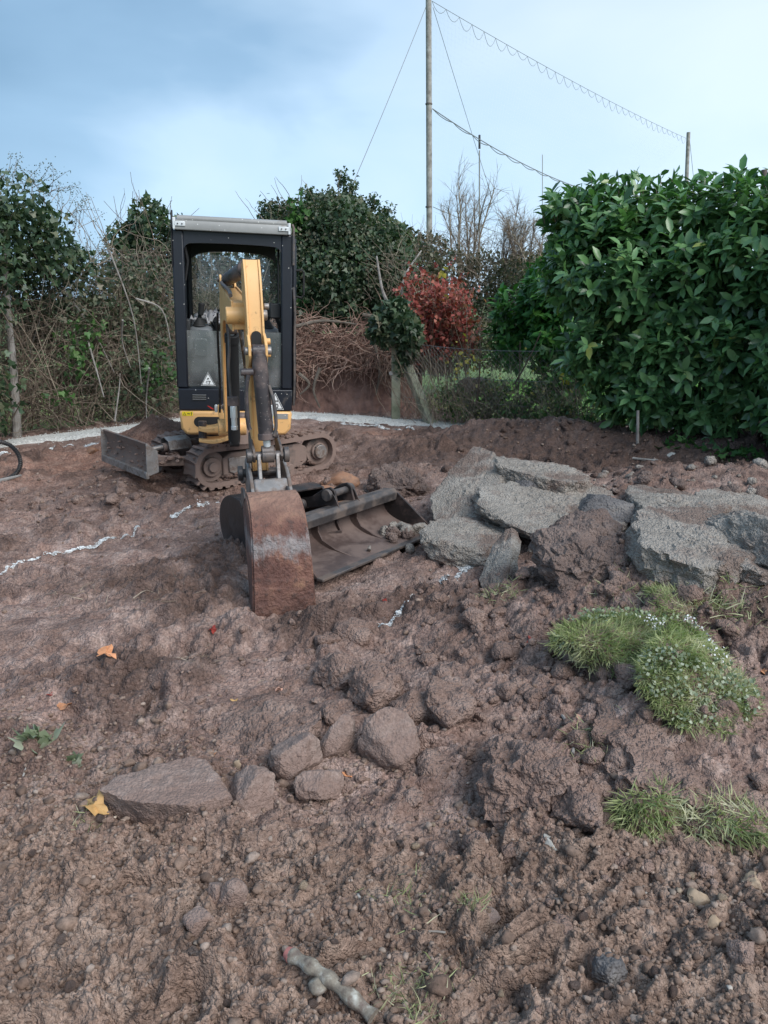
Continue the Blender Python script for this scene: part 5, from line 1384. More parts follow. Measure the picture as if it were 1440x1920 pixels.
b = bb_(); b.cyl((BL - 0.09, 1.71, 1.51), (BL + 0.05, 1.71, 1.51), 0.048, n=24); b.build('boom_tip_boss', m_yel, ex, bevel=0.006)
b = bb_(); b.cyl((BL - 0.11, 0.01, 0.60), (BL + 0.11, 0.01, 0.60), 0.07, n=24); b.build('boom_foot_boss', m_yel, ex, bevel=0.006)
# top bracket for the stick cylinder
for s_ in (-1, 1):
    plate('cylinder_ear', [(0.30, 1.60), (0.36, 1.73), (0.42, 1.77), (0.47, 1.75), (0.56, 1.66)], BL + s_ * 0.048 - 0.008, BL + s_ * 0.048 + 0.008, bev=0.003)
b = bb_(); b.cyl((BL - 0.07, 0.42, 1.735), (BL + 0.07, 0.42, 1.735), 0.018, n=14); b.build('pin', m_stl, ex)
def ram(name, a, b2, rb, rr, split, m=m_cyl, lat=0.0, lat2=None):
    a = np.array(a); b2 = np.array(b2); lat2 = lat if lat2 is None else lat2
    pt = lambda t_: (lat + (lat2 - lat) * t_, a[0] + (b2[0] - a[0]) * t_, a[1] + (b2[1] - a[1]) * t_)
    c = bb_(); c.cyl(pt(0.03), pt(split), rb, n=24); c.cyl(pt(split - 0.05), pt(split + 0.015), rb * 1.1, n=24); c.cyl(pt(0.0), pt(0.05), rb * 0.95, n=20)
    cy = c.build(name, m, ex, bevel=0.004)
    c = bb_(); c.cyl(pt(split), pt(1.0), rr, n=16); c.build('piston_rod', m_rod, cy)
    for t_, nm in ((0.0, 'barrel_eye'), (1.0, 'rod_eye')):
        p = pt(t_); c = bb_(); c.cyl((p[0] - rb * 0.8, p[1], p[2]), (p[0] + rb * 0.8, p[1], p[2]), rb * 0.85, n=20); c.build(nm, m_stl if t_ else m, cy, bevel=0.003)
    return cy
ram('stick_cylinder', (0.42, 1.735), (1.74, 1.775), 0.046, 0.022, 0.90, lat=BL, lat2=0.03)
ram('boom_cylinder', (0.24, 0.52), (0.66, 1.40), 0.047, 0.02, 0.94, m=m_ntrl, lat=BL + 0.0)
# stick
st_b = catmull([(1.665, 1.79), (1.645, 1.68), (1.635, 1.50), (1.67, 1.30), (1.70, 1.0), (1.735, 0.62)])
st_f = catmull([(1.80, 1.81), (1.855, 1.70), (1.90, 1.50), (1.915, 1.28), (1.87, 1.0), (1.815, 0.62)])
SL = 0.04
stk_o = quadstrip('stick', st_b, st_f, SL - 0.036, SL + 0.036, m_yel, None, 0.004)
for s_ in (-1, 1):
    tb = [np.array(p) + (np.array(p) - np.array(q)) * 0.03 for p, q in zip(st_b, st_f)]
    tf_ = [np.array(q) + (np.array(q) - np.array(p)) * 0.05 for p, q in zip(st_b, st_f)]
    quadstrip('stick_side_plate', tb, tf_, SL + s_ * 0.041 - 0.006, SL + s_ * 0.041 + 0.006, m_yel, stk_o, 0.002)
b = bb_(); b.cyl((SL - 0.085, 1.72, 1.51), (SL + 0.085, 1.72, 1.51), 0.03, n=18); b.build('pivot_pin', m_stl2, ex, bevel=0.004)
for l_ in (0.075,):
    for zz in (1.56, 1.37, 1.30):
        b = bb_(); b.cyl((SL + 0.055, 1.86, zz), (SL + 0.082, 1.86, zz), 0.018, n=10); b.build('grease_cap', m_stl2 if zz > 1.5 else m_yel, stk_o, bevel=0.003)
# dark rounded slot and lugs where the bucket cylinder is pinned
b = bb_(); b.prism([(x, z) for x, z in rrect(-0.028, 0.028, 1.30, 1.43, 0.027)], lambda p, w: (SL + p[0], w, p[1]), 1.90, 1.9305); b.build('stick_slot', m_ntrl, stk_o)
for s_ in (-1, 1):
    plate('cylinder_ear', [(1.88, 1.22), (1.89, 1.42), (1.95, 1.40), (2.0, 1.36), (2.0, 1.30), (1.96, 1.25)], SL + s_ * 0.045 - 0.008, SL + s_ * 0.045 + 0.008, bev=0.004)
b = bb_(); b.cyl((SL - 0.07, 1.965, 1.325), (SL + 0.075, 1.965, 1.325), 0.022, n=16); b.build('pin', m_stl2, ex, bevel=0.003)
ram('bucket_cylinder', (1.975, 1.325), (1.99, 0.765), 0.043, 0.021, 0.86, lat=SL + 0.005, lat2=SL + 0.03)
# hard lines, hoses and couplings
def tubeb(name, pts, r, m, n=10):
    b = bb_(); b.tube(catmull(pts, 5), r, n); return b.build(name, m, ex)
tubeb('hydraulic_pipe', [(SL - 0.06, 2.02, 1.20), (SL - 0.075, 2.02, 1.12), (SL - 0.075, 2.02, 0.95), (SL - 0.065, 2.02, 0.90)], 0.012, m_cyl)
tubeb('hydraulic_pipe', [(SL + 0.05, 2.0, 1.14), (SL + 0.072, 2.02, 1.05), (SL + 0.08, 2.02, 0.92), (SL + 0.065, 2.02, 0.86)], 0.010, m_stl)
b = bb_(); b.cyl((SL + 0.03, 2.0, 0.865), (SL + 0.09, 2.0, 0.865), 0.022, n=14); b.build('pipe_union', m_cyl, ex, bevel=0.004)
b = bb_(); b.cyl((SL - 0.10, 2.0, 1.215), (SL - 0.03, 2.0, 1.215), 0.020, n=14); b.build('pipe_union', m_cyl, ex, bevel=0.004)
tubeb('hydraulic_pipe', [(-0.085, 1.5, 1.42), (-0.09, 1.52, 1.30), (-0.10, 1.55, 1.2), (-0.095, 1.56, 0.98)], 0.009, m_stl)
for lx in (-0.095, 0.115):
    b = bb_(); b.bb(lx - 0.032, lx + 0.032, 1.70, 1.76, 1.00, 1.05); b.build('hose_bracket', m_cyl, ex, bevel=0.003)
    b = bb_(); b.cyl((lx, 1.76, 1.0), (lx, 1.76, 0.93), 0.021, n=6); b.cyl((lx, 1.76, 0.93), (lx, 1.76, 0.885), 0.017, n=12); b.cyl((lx, 1.76, 0.885), (lx, 1.76, 0.86), 0.020, n=6)
    b.build('quick_coupling', m_rod, ex, bevel=0.002)
tubeb('hydraulic_hose', [(0.085, 1.75, 1.10), (0.11, 1.6, 1.25), (0.09, 1.3, 1.5), (0.07, 0.9, 1.62)], 0.012, m_hose)
tubeb('hydraulic_hose', [(BL - 0.03, 0.40, 1.72), (BL - 0.05, 0.6, 1.71), (BL - 0.05, 1.0, 1.68), (BL - 0.04, 1.3, 1.65), (BL - 0.05, 1.6, 1.62)], 0.012, m_stl)
tubeb('hydraulic_hose', [(BL - 0.075, 0.26, 1.50), (BL - 0.08, 0.16, 1.3), (BL - 0.08, 0.08, 1.0), (BL - 0.09, 0.0, 0.72)], 0.009, m_hose)
tubeb('hydraulic_hose', [(BL + 0.07, 0.20, 1.5), (BL + 0.11, 0.16, 1.2), (BL + 0.13, 0.05, 0.9), (BL + 0.12, -0.1, 0.62)], 0.014, m_hose)
# swing bracket (cast, yellow): built in the cab frame
def sw(pts, y0, y1, name, bev=0.006):
    b = hb()
    A = catmull([p[0] for p in pts], 5); B = catmull([p[1] for p in pts], 5); V = []
    for p, q in zip(A, B):
        V += [(p[0], y0, p[1]), (q[0], y0, q[1]), (q[0], y1, q[1]), (p[0], y1, p[1])]
    n = len(A); Fc = []
    for i in range(n - 1):
        for k in range(4):
            Fc.append((i * 4 + k, i * 4 + (k + 1) % 4, (i + 1) * 4 + (k + 1) % 4, (i + 1) * 4 + k))
    Fc += [(0, 1, 2, 3), ((n - 1) * 4 + 3, (n - 1) * 4 + 2, (n - 1) * 4 + 1, (n - 1) * 4)]
    b.add(V, Fc); return b.build(name, m_yel, ex, bevel=bev)
sw([((-0.155, 0.745), (-0.125, 0.745)), ((-0.15, 0.66), (-0.105, 0.67)), ((-0.12, 0.58), (-0.07, 0.59)), ((-0.06, 0.49), (-0.0, 0.52)), ((-0.05, 0.42), (0.01, 0.44))], -0.98, -0.93, 'swing_lever')
sw([((-0.315, 0.53), (-0.315, 0.56)), ((-0.22, 0.515), (-0.22, 0.555)), ((-0.13, 0.545), (-0.14, 0.575)), ((-0.08, 0.60), (-0.105, 0.60))], -1.0, -0.82, 'swing_casting')
sw([((-0.315, 0.435), (-0.315, 0.46)), ((-0.2, 0.42), (-0.2, 0.455)), ((-0.10, 0.44), (-0.10, 0.475)), ((-0.03, 0.47), (-0.05, 0.52))], -1.0, -0.82, 'swing_casting')
b = hb(); b.cyl((-0.285, -0.90, 0.42), (-0.285, -0.90, 0.60), 0.035, n=20); b.build('swing_pin', m_cyl, ex, bevel=0.005)
b = hb(); b.cyl((0.04, -0.86, 0.40), (0.04, -0.86, 0.66), 0.085, n=26); b.bb(-0.06, 0.14, -0.90, -0.64, 0.44, 0.62); b.build('swing_post', m_mudst, ex, bevel=0.01)
b = hb(); b.bb(0.155, 0.23, -0.90, -0.84, 0.46, 0.60); b.bb(0.155, 0.19, -0.90, -0.84, 0.58, 0.68); b.cyl((0.10, -0.87, 0.53), (0.16, -0.87, 0.53), 0.05, n=20)
b.bb(0.20, 0.26, -0.885, -0.855, 0.51, 0.56); b.build('swing_casting', m_yel, ex, bevel=0.012)
b = hb(); b.tube(catmull([(-0.06, -0.95, 0.66), (-0.12, -0.97, 0.70), (-0.11, -0.98, 0.75), (-0.04, -0.97, 0.755), (-0.03, -0.95, 0.70)], 5), 0.007, 8); b.build('lifting_shackle', m_stl2, ex)
b = hb(); b.prism(rrect(-0.18, -0.155, 0.68, 0.745, 0.01), fxz, -0.95, -0.93); b.build('lever_pad', m_brk, ex, bevel=0.003)
# bucket linkage, set a little to the right of the stick
SL = SL + 0.03
b = bb_(); b.cyl((SL - 0.115, 1.99, 0.745), (SL + 0.115, 1.99, 0.745), 0.024, n=18); b.cyl((SL - 0.12, 1.99, 0.745), (SL - 0.09, 1.99, 0.745), 0.040, n=14); b.cyl((SL + 0.09, 1.99, 0.745), (SL + 0.12, 1.99, 0.745), 0.044, n=14)
b.cyl((SL - 0.035, 1.99, 0.745), (SL + 0.035, 1.99, 0.745), 0.042, n=24)
b.build('link_pin', m_stl, ex, bevel=0.004)
for s_ in (-1, 1):
    b = bb_(); b.prism([(1.70, 0.78), (1.74, 0.84), (1.99, 0.785), (2.025, 0.745), (1.99, 0.705), (1.75, 0.72)], side, SL + s_ * 0.078 - 0.008, SL + s_ * 0.078 + 0.008); b.build('side_link', m_stl, ex, bevel=0.004)
    b = bb_(); b.prism([(1.965, 0.76), (2.02, 0.76), (2.075, 0.60), (2.10, 0.50), (2.04, 0.49), (2.0, 0.60)], side, SL + s_ * 0.052 - 0.010, SL + s_ * 0.052 + 0.010); b.build('tipping_link', m_stl2, ex, bevel=0.004)
    b = bb_(); b.prism([(1.72, 0.66), (1.80, 0.70), (2.05, 0.645), (2.16, 0.57), (2.18, 0.50), (2.0, 0.44), (1.75, 0.47), (1.69, 0.56)], side, SL + s_ * 0.105 - 0.010, SL + s_ * 0.105 + 0.010); b.build('hitch_plate', m_stl2, ex, bevel=0.005)
b = bb_(); b.prism([(1.98, 0.60), (2.08, 0.63), (2.17, 0.56), (2.16, 0.52), (1.98, 0.53)], side, SL - 0.094, SL + 0.094); hc = b.build('hitch_block', m_stl2, ex, bevel=0.01)
b = bb_(); b.bb(SL - 0.035, SL + 0.035, 2.14, 2.21, 0.50, 0.56); b.bb(SL - 0.06, SL - 0.035, 2.14, 2.225, 0.49, 0.57); b.bb(SL + 0.035, SL + 0.06, 2.14, 2.225, 0.49, 0.57); b.build('hitch_latch', m_stl, ex, bevel=0.004)
for ss, zz in ((1.77, 0.60), (2.12, 0.50)):
    b = bb_(); b.cyl((SL - 0.15, ss, zz), (SL + 0.15, ss, zz), 0.026, n=18); b.cyl((SL - 0.16, ss, zz), (SL - 0.13, ss, zz), 0.045, n=16); b.build('hitch_pin', m_stl, ex, bevel=0.004)

# digging bucket on the arm
def bucket(prof, wid, f, parent, mats_, back=None, name=None, th=0.012, lip=True):
    h = wid / 2
    pr = catmull(prof, 4)
    b = MB(f[0]); b.shell([(p[0], p[1]) for p in pr], th, f[1], -h, h); sh = b.build('shell', mats_[0], parent, bevel=0.002)
    poly = [(p[0], p[1]) for p in pr]
    for s_ in (-1, 1):
        b = MB(f[0]); V = []
        poly2 = poly
        c = np.mean(np.array(poly2), axis=0)
        b.prism(poly2, f[1], s_ * h - 0.009, s_ * h + 0.009); b.build('side_plate', mats_[1], parent, bevel=0.003)
    return sh
bk = root('x', tuple(A0), 'x', 'x'); bpy.data.objects.remove(bk)
bkt = bpy.data.objects.new('digging_bucket', None); link(bkt, ex, (A0.x + dd_.x * 2.3, A0.y + dd_.y * 2.3, 0.0))
BLAT = 0.036
fb_ = (MBm, lambda p, w: (BLAT + 0.02 + 0.03 * (p[0] - 2.03) + w * (1.08 - 0.26 * p[1]), p[0] + 0.06, p[1]))
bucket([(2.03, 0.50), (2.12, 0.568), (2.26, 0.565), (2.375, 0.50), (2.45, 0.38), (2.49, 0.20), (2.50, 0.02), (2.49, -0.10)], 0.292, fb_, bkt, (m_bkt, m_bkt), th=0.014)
b = bb_()
for s_ in (-1, 1):
    b = bb_(); b.prism([(1.98, 0.44), (2.0, 0.57), (2.16, 0.60), (2.25, 0.565), (2.12, 0.50)], side, BLAT + s_ * 0.12 - 0.007, BLAT + s_ * 0.12 + 0.007); b.build('bucket_ear', m_stl, bkt, bevel=0.004)

# --- wide grading bucket, lying left-near to right-far
def lyingframe(near, axis):
    a = Vector(axis).normalized(); n = Vector((a.y, -a.x, 0))         # n: from back towards the lip
    return Matrix(((a.x, n.x, 0, near[0]), (a.y, n.y, 0, near[1]), (0, 0, 1, near[2]), (0, 0, 0, 1)))
nearL = Vector((-0.37, 4.18, 0.0)); farL = Vector((0.355, 5.14, 0.02))
ax = farL - nearL; WL = ax.length
# frame origin at back foot of the near end
axn = ax.normalized(); nL = Vector((axn.y, -axn.x, 0))
org = nearL - nL * 0.47
gz = 0.03
MW = lyingframe((org.x, org.y, gz), (axn.x, axn.y, 0))
wb = root('grading_bucket', (org.x + axn.x * WL / 2, org.y + axn.y * WL / 2, gz), 'wide dark steel grading bucket lying open on the mud beside the digging bucket', 'excavator bucket', 'spare excavator buckets on the ground')
fw = lambda p, w: (w, p[0], p[1])
pr = catmull([(0.085, 0.235), (0.035, 0.19), (0.02, 0.12), (0.07, 0.06), (0.18, 0.02), (0.33, 0.008), (0.47, 0.0)], 5)
b = MB(MW); b.shell([(p[0], p[1]) for p in pr], 0.012, fw, 0.0, WL); b.build('shell', m_bkin, wb, bevel=0.002)
for w0 in (0.0, WL):
    b = MB(MW); b.prism([(p[0], p[1]) for p in pr] + [(0.40, 0.06), (0.15, 0.235)], fw, w0 - 0.008, w0 + 0.008); b.build('side_plate', m_dbk, wb, bevel=0.003)
b = MB(MW); b.prism([(0.03, 0.20), (0.03, 0.255), (0.13, 0.27), (0.155, 0.24), (0.145, 0.185)], fw, 0.01, WL - 0.01); b.build('top_beam', m_stl, wb, bevel=0.006)
b = MB(MW); b.box((WL / 2, 0.475, 0.004), (WL + 0.02, 0.05, 0.018)); b.build('cutting_edge', m_stl, wb, bevel=0.004)
for w0 in (WL * 0.34, WL * 0.67):
    b = MB(MW); b.prism(list(reversed([(p[0], p[1] + 0.004) for p in pr])) + [(0.10, 0.19), (0.095, 0.13), (0.13, 0.075), (0.24, 0.035)], fw, w0 - 0.005, w0 + 0.005); b.build('inner_rib', m_bkin, wb, bevel=0.002)
# hanger ears with pins
w0 = WL * 0.56
for s_ in (-1, 1):
    b = MB(MW)
    ear = [(0.12, 0.25), (0.02, 0.25), (-0.20, 0.19), (-0.235, 0.22), (-0.225, 0.265), (-0.12, 0.29), (0.00, 0.365), (0.05, 0.38), (0.09, 0.36), (0.10, 0.31)]
    b.prism(ear, fw, w0 + s_ * 0.085 - 0.009, w0 + s_ * 0.085 + 0.009); b.build('hanger_ear', m_dbk, wb, bevel=0.005)
    b = MB(MW); b.prism([(0.02, 0.26), (0.14, 0.26), (0.10, 0.33), (0.05, 0.365)], fw, w0 + s_ * 0.105 - 0.004, w0 + s_ * 0.105 + 0.004); b.build('gusset', m_dbk, wb, bevel=0.002)
for (yy, zz) in ((0.045, 0.33), (-0.19, 0.23)):
    b = MB(MW); b.cyl((w0 - 0.12, yy, zz), (w0 + 0.12, yy, zz), 0.024, n=18); b.cyl((w0 - 0.13, yy, zz), (w0 - 0.10, yy, zz), 0.040, n=16); b.cyl((w0 + 0.10, yy, zz), (w0 + 0.13, yy, zz), 0.040, n=16); b.build('hanger_pin', m_stl, wb, bevel=0.004)
# rubble in the bucket
for k, (a_, b_, s_) in enumerate([(0.90, 0.34, 0.05), (0.97, 0.40, 0.06), (1.03, 0.33, 0.055), (0.84, 0.36, 0.035), (1.08, 0.42, 0.06), (0.88, 0.26, 0.04), (0.80, 0.41, 0.03), (1.0, 0.27, 0.04), (0.55, 0.40, 0.018), (0.93, 0.43, 0.04)]):
    p = MW @ Vector((a_, b_, 0.03 + s_ * 0.3))
    q, Fc = rock_verts((s_ * 1.1, s_, s_ * 0.65), 300 + k, 4, 8, 1.0, 0.2, crumb=s_ * 0.2)
    me = np_mesh('concrete_fragment', q, Fc); me.materials.append(m_conc if k % 3 else m_concm)
    o = bpy.data.objects.new('concrete_fragment', me); link(o, None, tuple(p)); o.rotation_euler = (0.2 * k, 0.1, k)
    tag(o, 'grey concrete fragment lying in the far end of the grading bucket', 'concrete fragment', 'concrete fragments inside the grading bucket')
# third bucket behind the digging bucket
pN = Vector((-1.02, 4.86, 0.0)); axt = Vector((0.80, 0.60, 0)).normalized()
MT = lyingframe((pN.x, pN.y, 0.01), axt); WT = 0.62
tb_ = root('trenching_bucket', (pN.x + 0.25, pN.y + 0.18, 0.01), 'dark rounded steel bucket half hidden behind the digging bucket', 'excavator bucket', 'spare excavator buckets on the ground')
prt = catmull([(0.18, 0.36), (0.02, 0.36), (-0.10, 0.28), (-0.13, 0.15), (-0.07, 0.03), (0.10, -0.01), (0.36, 0.03), (0.40, 0.10)], 5)
ft = lambda p, w: (w, p[0], p[1])
b = MB(MT); b.shell([(p[0], p[1]) for p in prt], 0.012, ft, 0.0, WT); b.build('shell', m_dbk, tb_, bevel=0.002)
for w0 in (0.0, WT):
    b = MB(MT); b.prism([(p[0], p[1]) for p in prt], ft, w0 - 0.008, w0 + 0.008); b.build('side_plate', m_dbk, tb_, bevel=0.003)
for s_ in (-1, 1):
    b = MB(MT); b.prism([(-0.10, 0.30), (-0.20, 0.40), (-0.18, 0.45), (-0.10, 0.46), (0.10, 0.45), (0.16, 0.36)], ft, 0.30 + s_ * 0.08 - 0.008, 0.30 + s_ * 0.08 + 0.008); b.build('hanger_ear', m_dbk, tb_, bevel=0.004)
for yy, zz in ((-0.15, 0.42), (0.08, 0.42)):
    b = MB(MT); b.cyl((0.19, yy, zz), (0.41, yy, zz), 0.024, n=16); b.cyl((0.18, yy, zz), (0.21, yy, zz), 0.042, n=16); b.build('hanger_pin', m_stl, tb_, bevel=0.004)

# ------------------------------------------------------------------ vegetation
def foliage(name, bl, n, size, shape, m, parent, shell=0.4, droop=0.3, seed=0, jitter=0.8, deep=0.6, noise=0.25, up=0.4, kind='stuff', wide=1.0, nf=2.5):
    q, d = sample_blobs(bl, n, shell, deep, noise, seed, nf)
    n = len(q)
    N = unit(d * 0.7 + np.array([0, 0, up]) + jitter * rng.normal(size=(n, 3)))
    D = unit(rng.normal(size=(n, 3)) + d * 0.6 - np.array([0, 0, droop]))
    s = size * (0.6 + 0.8 * rng.random(n))
    V, Fc, r = np_leaves(q, D, N, s, shape, wide)
    o = mk(name, V, Fc, m, parent, smooth=False, attrs={'rnd': r}, origin=ORG[parent.name] if parent else None)
    o['kind'] = kind
    return o
def twigs(name, starts, dirs, length, r0, m, parent, K=7, wob=0.35, droop=0.0, n=3, kind='stuff'):
    N = len(starts)
    length = np.broadcast_to(length, (N,)); r0 = np.broadcast_to(r0, (N,))
    pts = np.zeros((N, K, 3)); pts[:, 0] = starts
    d = unit(np.array(dirs, float))
    for k in range(1, K):
        d = unit(d + wob * rng.normal(size=(N, 3)) / 1.6 - np.array([0, 0, droop]))
        pts[:, k] = pts[:, k - 1] + d * (length / (K - 1))[:, None]
    rad = r0[:, None] * np.linspace(1, 0.35, K)[None]
    V, Fc, r = np_tubes(pts, rad, n)
    o = mk(name, V, Fc, m, parent, attrs={'rnd': r}, origin=ORG[parent.name] if parent else None)
    if kind: o['kind'] = kind
    return o, pts
def bough(name, pts, r, m, parent, n=8):
    b = MB(); pp = catmull(pts, 5); rr = [r * (1 - 0.6 * i / (len(pp) - 1)) for i in range(len(pp))]
    b.tube(pp, rr, n); return b.build(name, m, parent)

# --- left boundary: posts, wire mesh, ivy and bramble
FA, FB_ = np.array([-5.9, 7.6]), np.array([-2.25, 11.75])      # line of the left fence
FD = (FB_ - FA) / np.linalg.norm(FB_ - FA); FL = np.linalg.norm(FB_ - FA); FN = np.array([-FD[1], FD[0]])  # FN points out (left/back)
fen = root('wire_fence', (-4.0, 9.7, 0), 'tall rusty wire mesh fence overgrown with ivy and dead stems on the left boundary', 'fence')
xs = []
def fp(s, z, off=0.0):
    p = FA + FD * s + FN * off
    return (p[0], p[1], z)
paths = []
zz = np.arange(0.04, 2.25, 0.052)
K = 24
for z in zz:
    s = np.linspace(0, FL, K)
    paths.append([fp(a, z + 0.02 * math.sin(a * 2.2 + z) , 0.05 * math.sin(a * 1.3 + z * 1.5) + 0.02 * math.sin(5 * a)) for a in s])
paths = np.array(paths)
V1, F1, _ = np_tubes(paths, np.full(paths.shape[:2], 0.0022), 3)
vp = []
for a in np.arange(0, FL, 0.085):
    vp.append([fp(a, z, 0.05 * math.sin(a * 1.3 + z * 1.5) + 0.02 * math.sin(5 * a)) for z in np.linspace(0.02, 2.24, K)])
vp = np.array(vp)
V2, F2, _ = np_tubes(vp, np.full(vp.shape[:2], 0.0020), 3)
m_wire = mat('rusty_wire', (0.20, 0.165, 0.14), 0.6, 0.3, 20, metal=0.5)
m_gwire = mat('grey_wire', (0.22, 0.22, 0.22), 0.5, 0.2, 20, metal=0.6)
o = mk('wire_mesh', np.concatenate([V1, V2]), np.concatenate([F1, F2 + len(V1)]), m_wire, fen, origin=ORG[fen.name]); o['kind'] = 'stuff'
# leaning grey post, far left
pb = G(48, 815); pb[1] -= 0.25; pt_ = P(8, 470, pb[1] - 0.1)
ps = root('fence_post', tuple(pb), 'grey weathered wooden post leaning left in the wire fence', 'fence post')
bough('trunk', [pb - np.array([0, 0, .2]), pb + (pt_ - pb) * 0.35 + np.array([0.02, 0, 0]), pb + (pt_ - pb) * 0.7, pt_ + (pt_ - pb) * 0.25], 0.055, m_post, ps, 10).name = 'post_shaft'

lh = root('ivy_hedge', (-5.3, 9.6, 0), 'big dark ivy and bramble hedge climbing over the left fence', 'hedge')
bl = [blob(0, 400, 9.0, 95, 70, .5), blob(75, 440, 9.3, 65, 60, .5), blob(-80, 480, 8.6, 120, 130, .6), blob(40, 490, 9.2, 90, 45, .4), blob(135, 490, 9.8, 42, 36, .35), blob(-90, 700, 8.2, 100, 170, .5)]
foliage('foliage', bl, 6500, 0.072, 'ivy', m_ivy, lh, shell=0.75, seed=3, noise=0.5, jitter=0.9)
bl2 = [blob(60, 620, 10.1, 150, 130, .35), blob(200, 620, 10.4, 130, 130, .35), blob(120, 720, 10.2, 220, 80, .35), blob(260, 560, 10.6, 90, 80, .3), blob(80, 560, 9.6, 120, 60, .3), blob(230, 700, 10.4, 110, 80, .3)]
foliage('sparse_foliage', bl2 + [blob(60, 540, 9.7, 110, 60, .3), blob(170, 560, 10.1, 80, 50, .3)], 7500, 0.058, 'ivy', m_ivyd, lh, shell=0.95, seed=5, noise=0.3)
foliage('young_foliage', [blob(150, 660, 9.6, 40, 60, .3), blob(175, 620, 9.7, 30, 30, .2), blob(110, 740, 9.3, 40, 30, .2), blob(300, 700, 10.3, 40, 60, .3), blob(0, 690, 9.9, 50, 60, .3)], 420, 0.07, 'ivy', m_ivyg, lh, shell=0.9, seed=6)
# flowering sprigs against the sky
st, dr = [], []
for u, v in [(20, 330), (60, 340), (100, 360), (-10, 350), (150, 420), (120, 380), (45, 330), (180, 470), (140, 400), (80, 345)]:
    p = P(u, v + 20, 9.2)
    for k in range(4):
        st.append(p + rng.normal(size=3) * 0.05); dr.append([rng.normal() * 0.6 + 0.4, rng.normal() * 0.5, 1.0])
o, pts = twigs('sprig', np.array(st), dr, 0.34, 0.004, m_twig, lh, K=7, wob=0.3)
tips = pts[:, 3:].reshape(-1, 3); tips = np.repeat(tips, 5, 0) + rng.normal(size=(len(tips) * 5, 3)) * 0.022
V, Fc, r = np_leaves(tips, rng.normal(size=tips.shape), rng.normal(size=tips.shape), 0.022, 'small')
o = mk('seed_heads', V, Fc, m_ivyd, lh, smooth=False, attrs={'rnd': r}, origin=ORG[lh.name]); o['kind'] = 'stuff'
# tangle of stems
def tangle(n, s0, s1, z0, z1, off, length, r0, droop, parent, up=0.2, seed=0, wob=0.45):
    s = s0 + (s1 - s0) * rng.random(n); z = z0 + (z1 - z0) * rng.random(n)
    offs = off[0] + (off[1] - off[0]) * rng.random(n)
    st = np.stack([FA[0] + FD[0] * s + FN[0] * offs, FA[1] + FD[1] * s + FN[1] * offs, z], 1)
    dr = np.stack([rng.normal(size=n), rng.normal(size=n), rng.normal(size=n) * 0.8 + up], 1)
    return twigs('stems', st, dr, length * (0.4 + rng.random(n)), r0 * (0.5 + rng.random(n)), m_twig, parent, K=9, wob=wob, droop=droop)
tangle(2600, 0.3, FL + 0.3, 0.02, 1.5, (-0.15, 0.45), 0.75, 0.0042, 0.06, lh)
tangle(900, 0.3, FL, 0.9, 2.2, (0.0, 0.5), 0.8, 0.005, 0.03, lh, up=0.5)
tangle(340, 0.5, FL, 0.0, 0.1, (-0.2, 0.5), 2.0, 0.007, -0.03, lh, up=2.6, wob=0.28)
tangle(420, 0.3, FL, 0.0, 1.6, (-0.30, -0.05), 1.0, 0.0045, 0.02, lh, up=0.9, wob=0.4)
# thick pale diagonals
for (u0, v0, u1, v1, r_) in [(120, 545, 215, 700, .016), (205, 470, 265, 720, .012), (165, 640, 195, 745, .014), (230, 600, 245, 690, .012), (60, 760, 75, 600, .01), (255, 560, 320, 640, .012), (280, 690, 275, 790, .012), (215, 790, 225, 700, .012)]:
    a = P(u0, v0, 9.7); b_ = P(u1, v1, 9.4 + (u1 > 200) * 0.6)
    mid = (a + b_) / 2 + rng.normal(size=3) * 0.08
    bough('bramble_stem', [a, mid, b_], r_, m_post, lh, 6)

# ivy shrub behind the cab (left) and the rear mass seen through the cab
iv = root('ivy_shrub', tuple(np.array([-3.4, 12.4, 0])), 'ivy clad shrub rising left of the excavator cab roof', 'shrub')
bl = [blob(275, 420, 12.6, 42, 48, .4), blob(305, 450, 12.6, 60, 45, .4), blob(240, 455, 12.6, 42, 40, .35), blob(300, 500, 12.6, 70, 60, .4), blob(245, 520, 12.4, 60, 60, .4)]
foliage('foliage', bl, 3200, 0.085, 'ivy', m_ivy, iv, shell=0.7, seed=9, noise=0.4)
st = np.array([P(u, 560, 12.6) for u in np.linspace(220, 330, 26)]); twigs('stems', st, np.stack([rng.normal(size=26) * .25, rng.normal(size=26) * .2, np.ones(26)], 1), 1.6, 0.010, m_twig, iv, K=9, wob=0.2)
rm = root('bramble_hedge', (-2.4, 12.8, 0), 'tangled leafy hedge seen through the excavator cab windows', 'hedge')
bl = [blob(400, 540, 12.8, 90, 85, .45), blob(480, 540, 12.8, 80, 90, .45), blob(340, 600, 12.6, 80, 100, .4), blob(440, 640, 12.6, 120, 110, .4), blob(540, 600, 12.9, 60, 90, .4)]
foliage('foliage', bl, 9000, 0.075, 'ivy', m_ivyd, rm, shell=0.6, seed=11, noise=0.25)
st = np.array([P(rng.uniform(300, 560), rng.uniform(560, 760), 12.5) for _ in range(420)]); twigs('stems', st, np.stack([rng.normal(size=420) * .8, rng.normal(size=420) * .3, rng.normal(size=420) * .4 + 0.9], 1), 1.2, 0.006, m_twig, rm, K=9, wob=0.35)

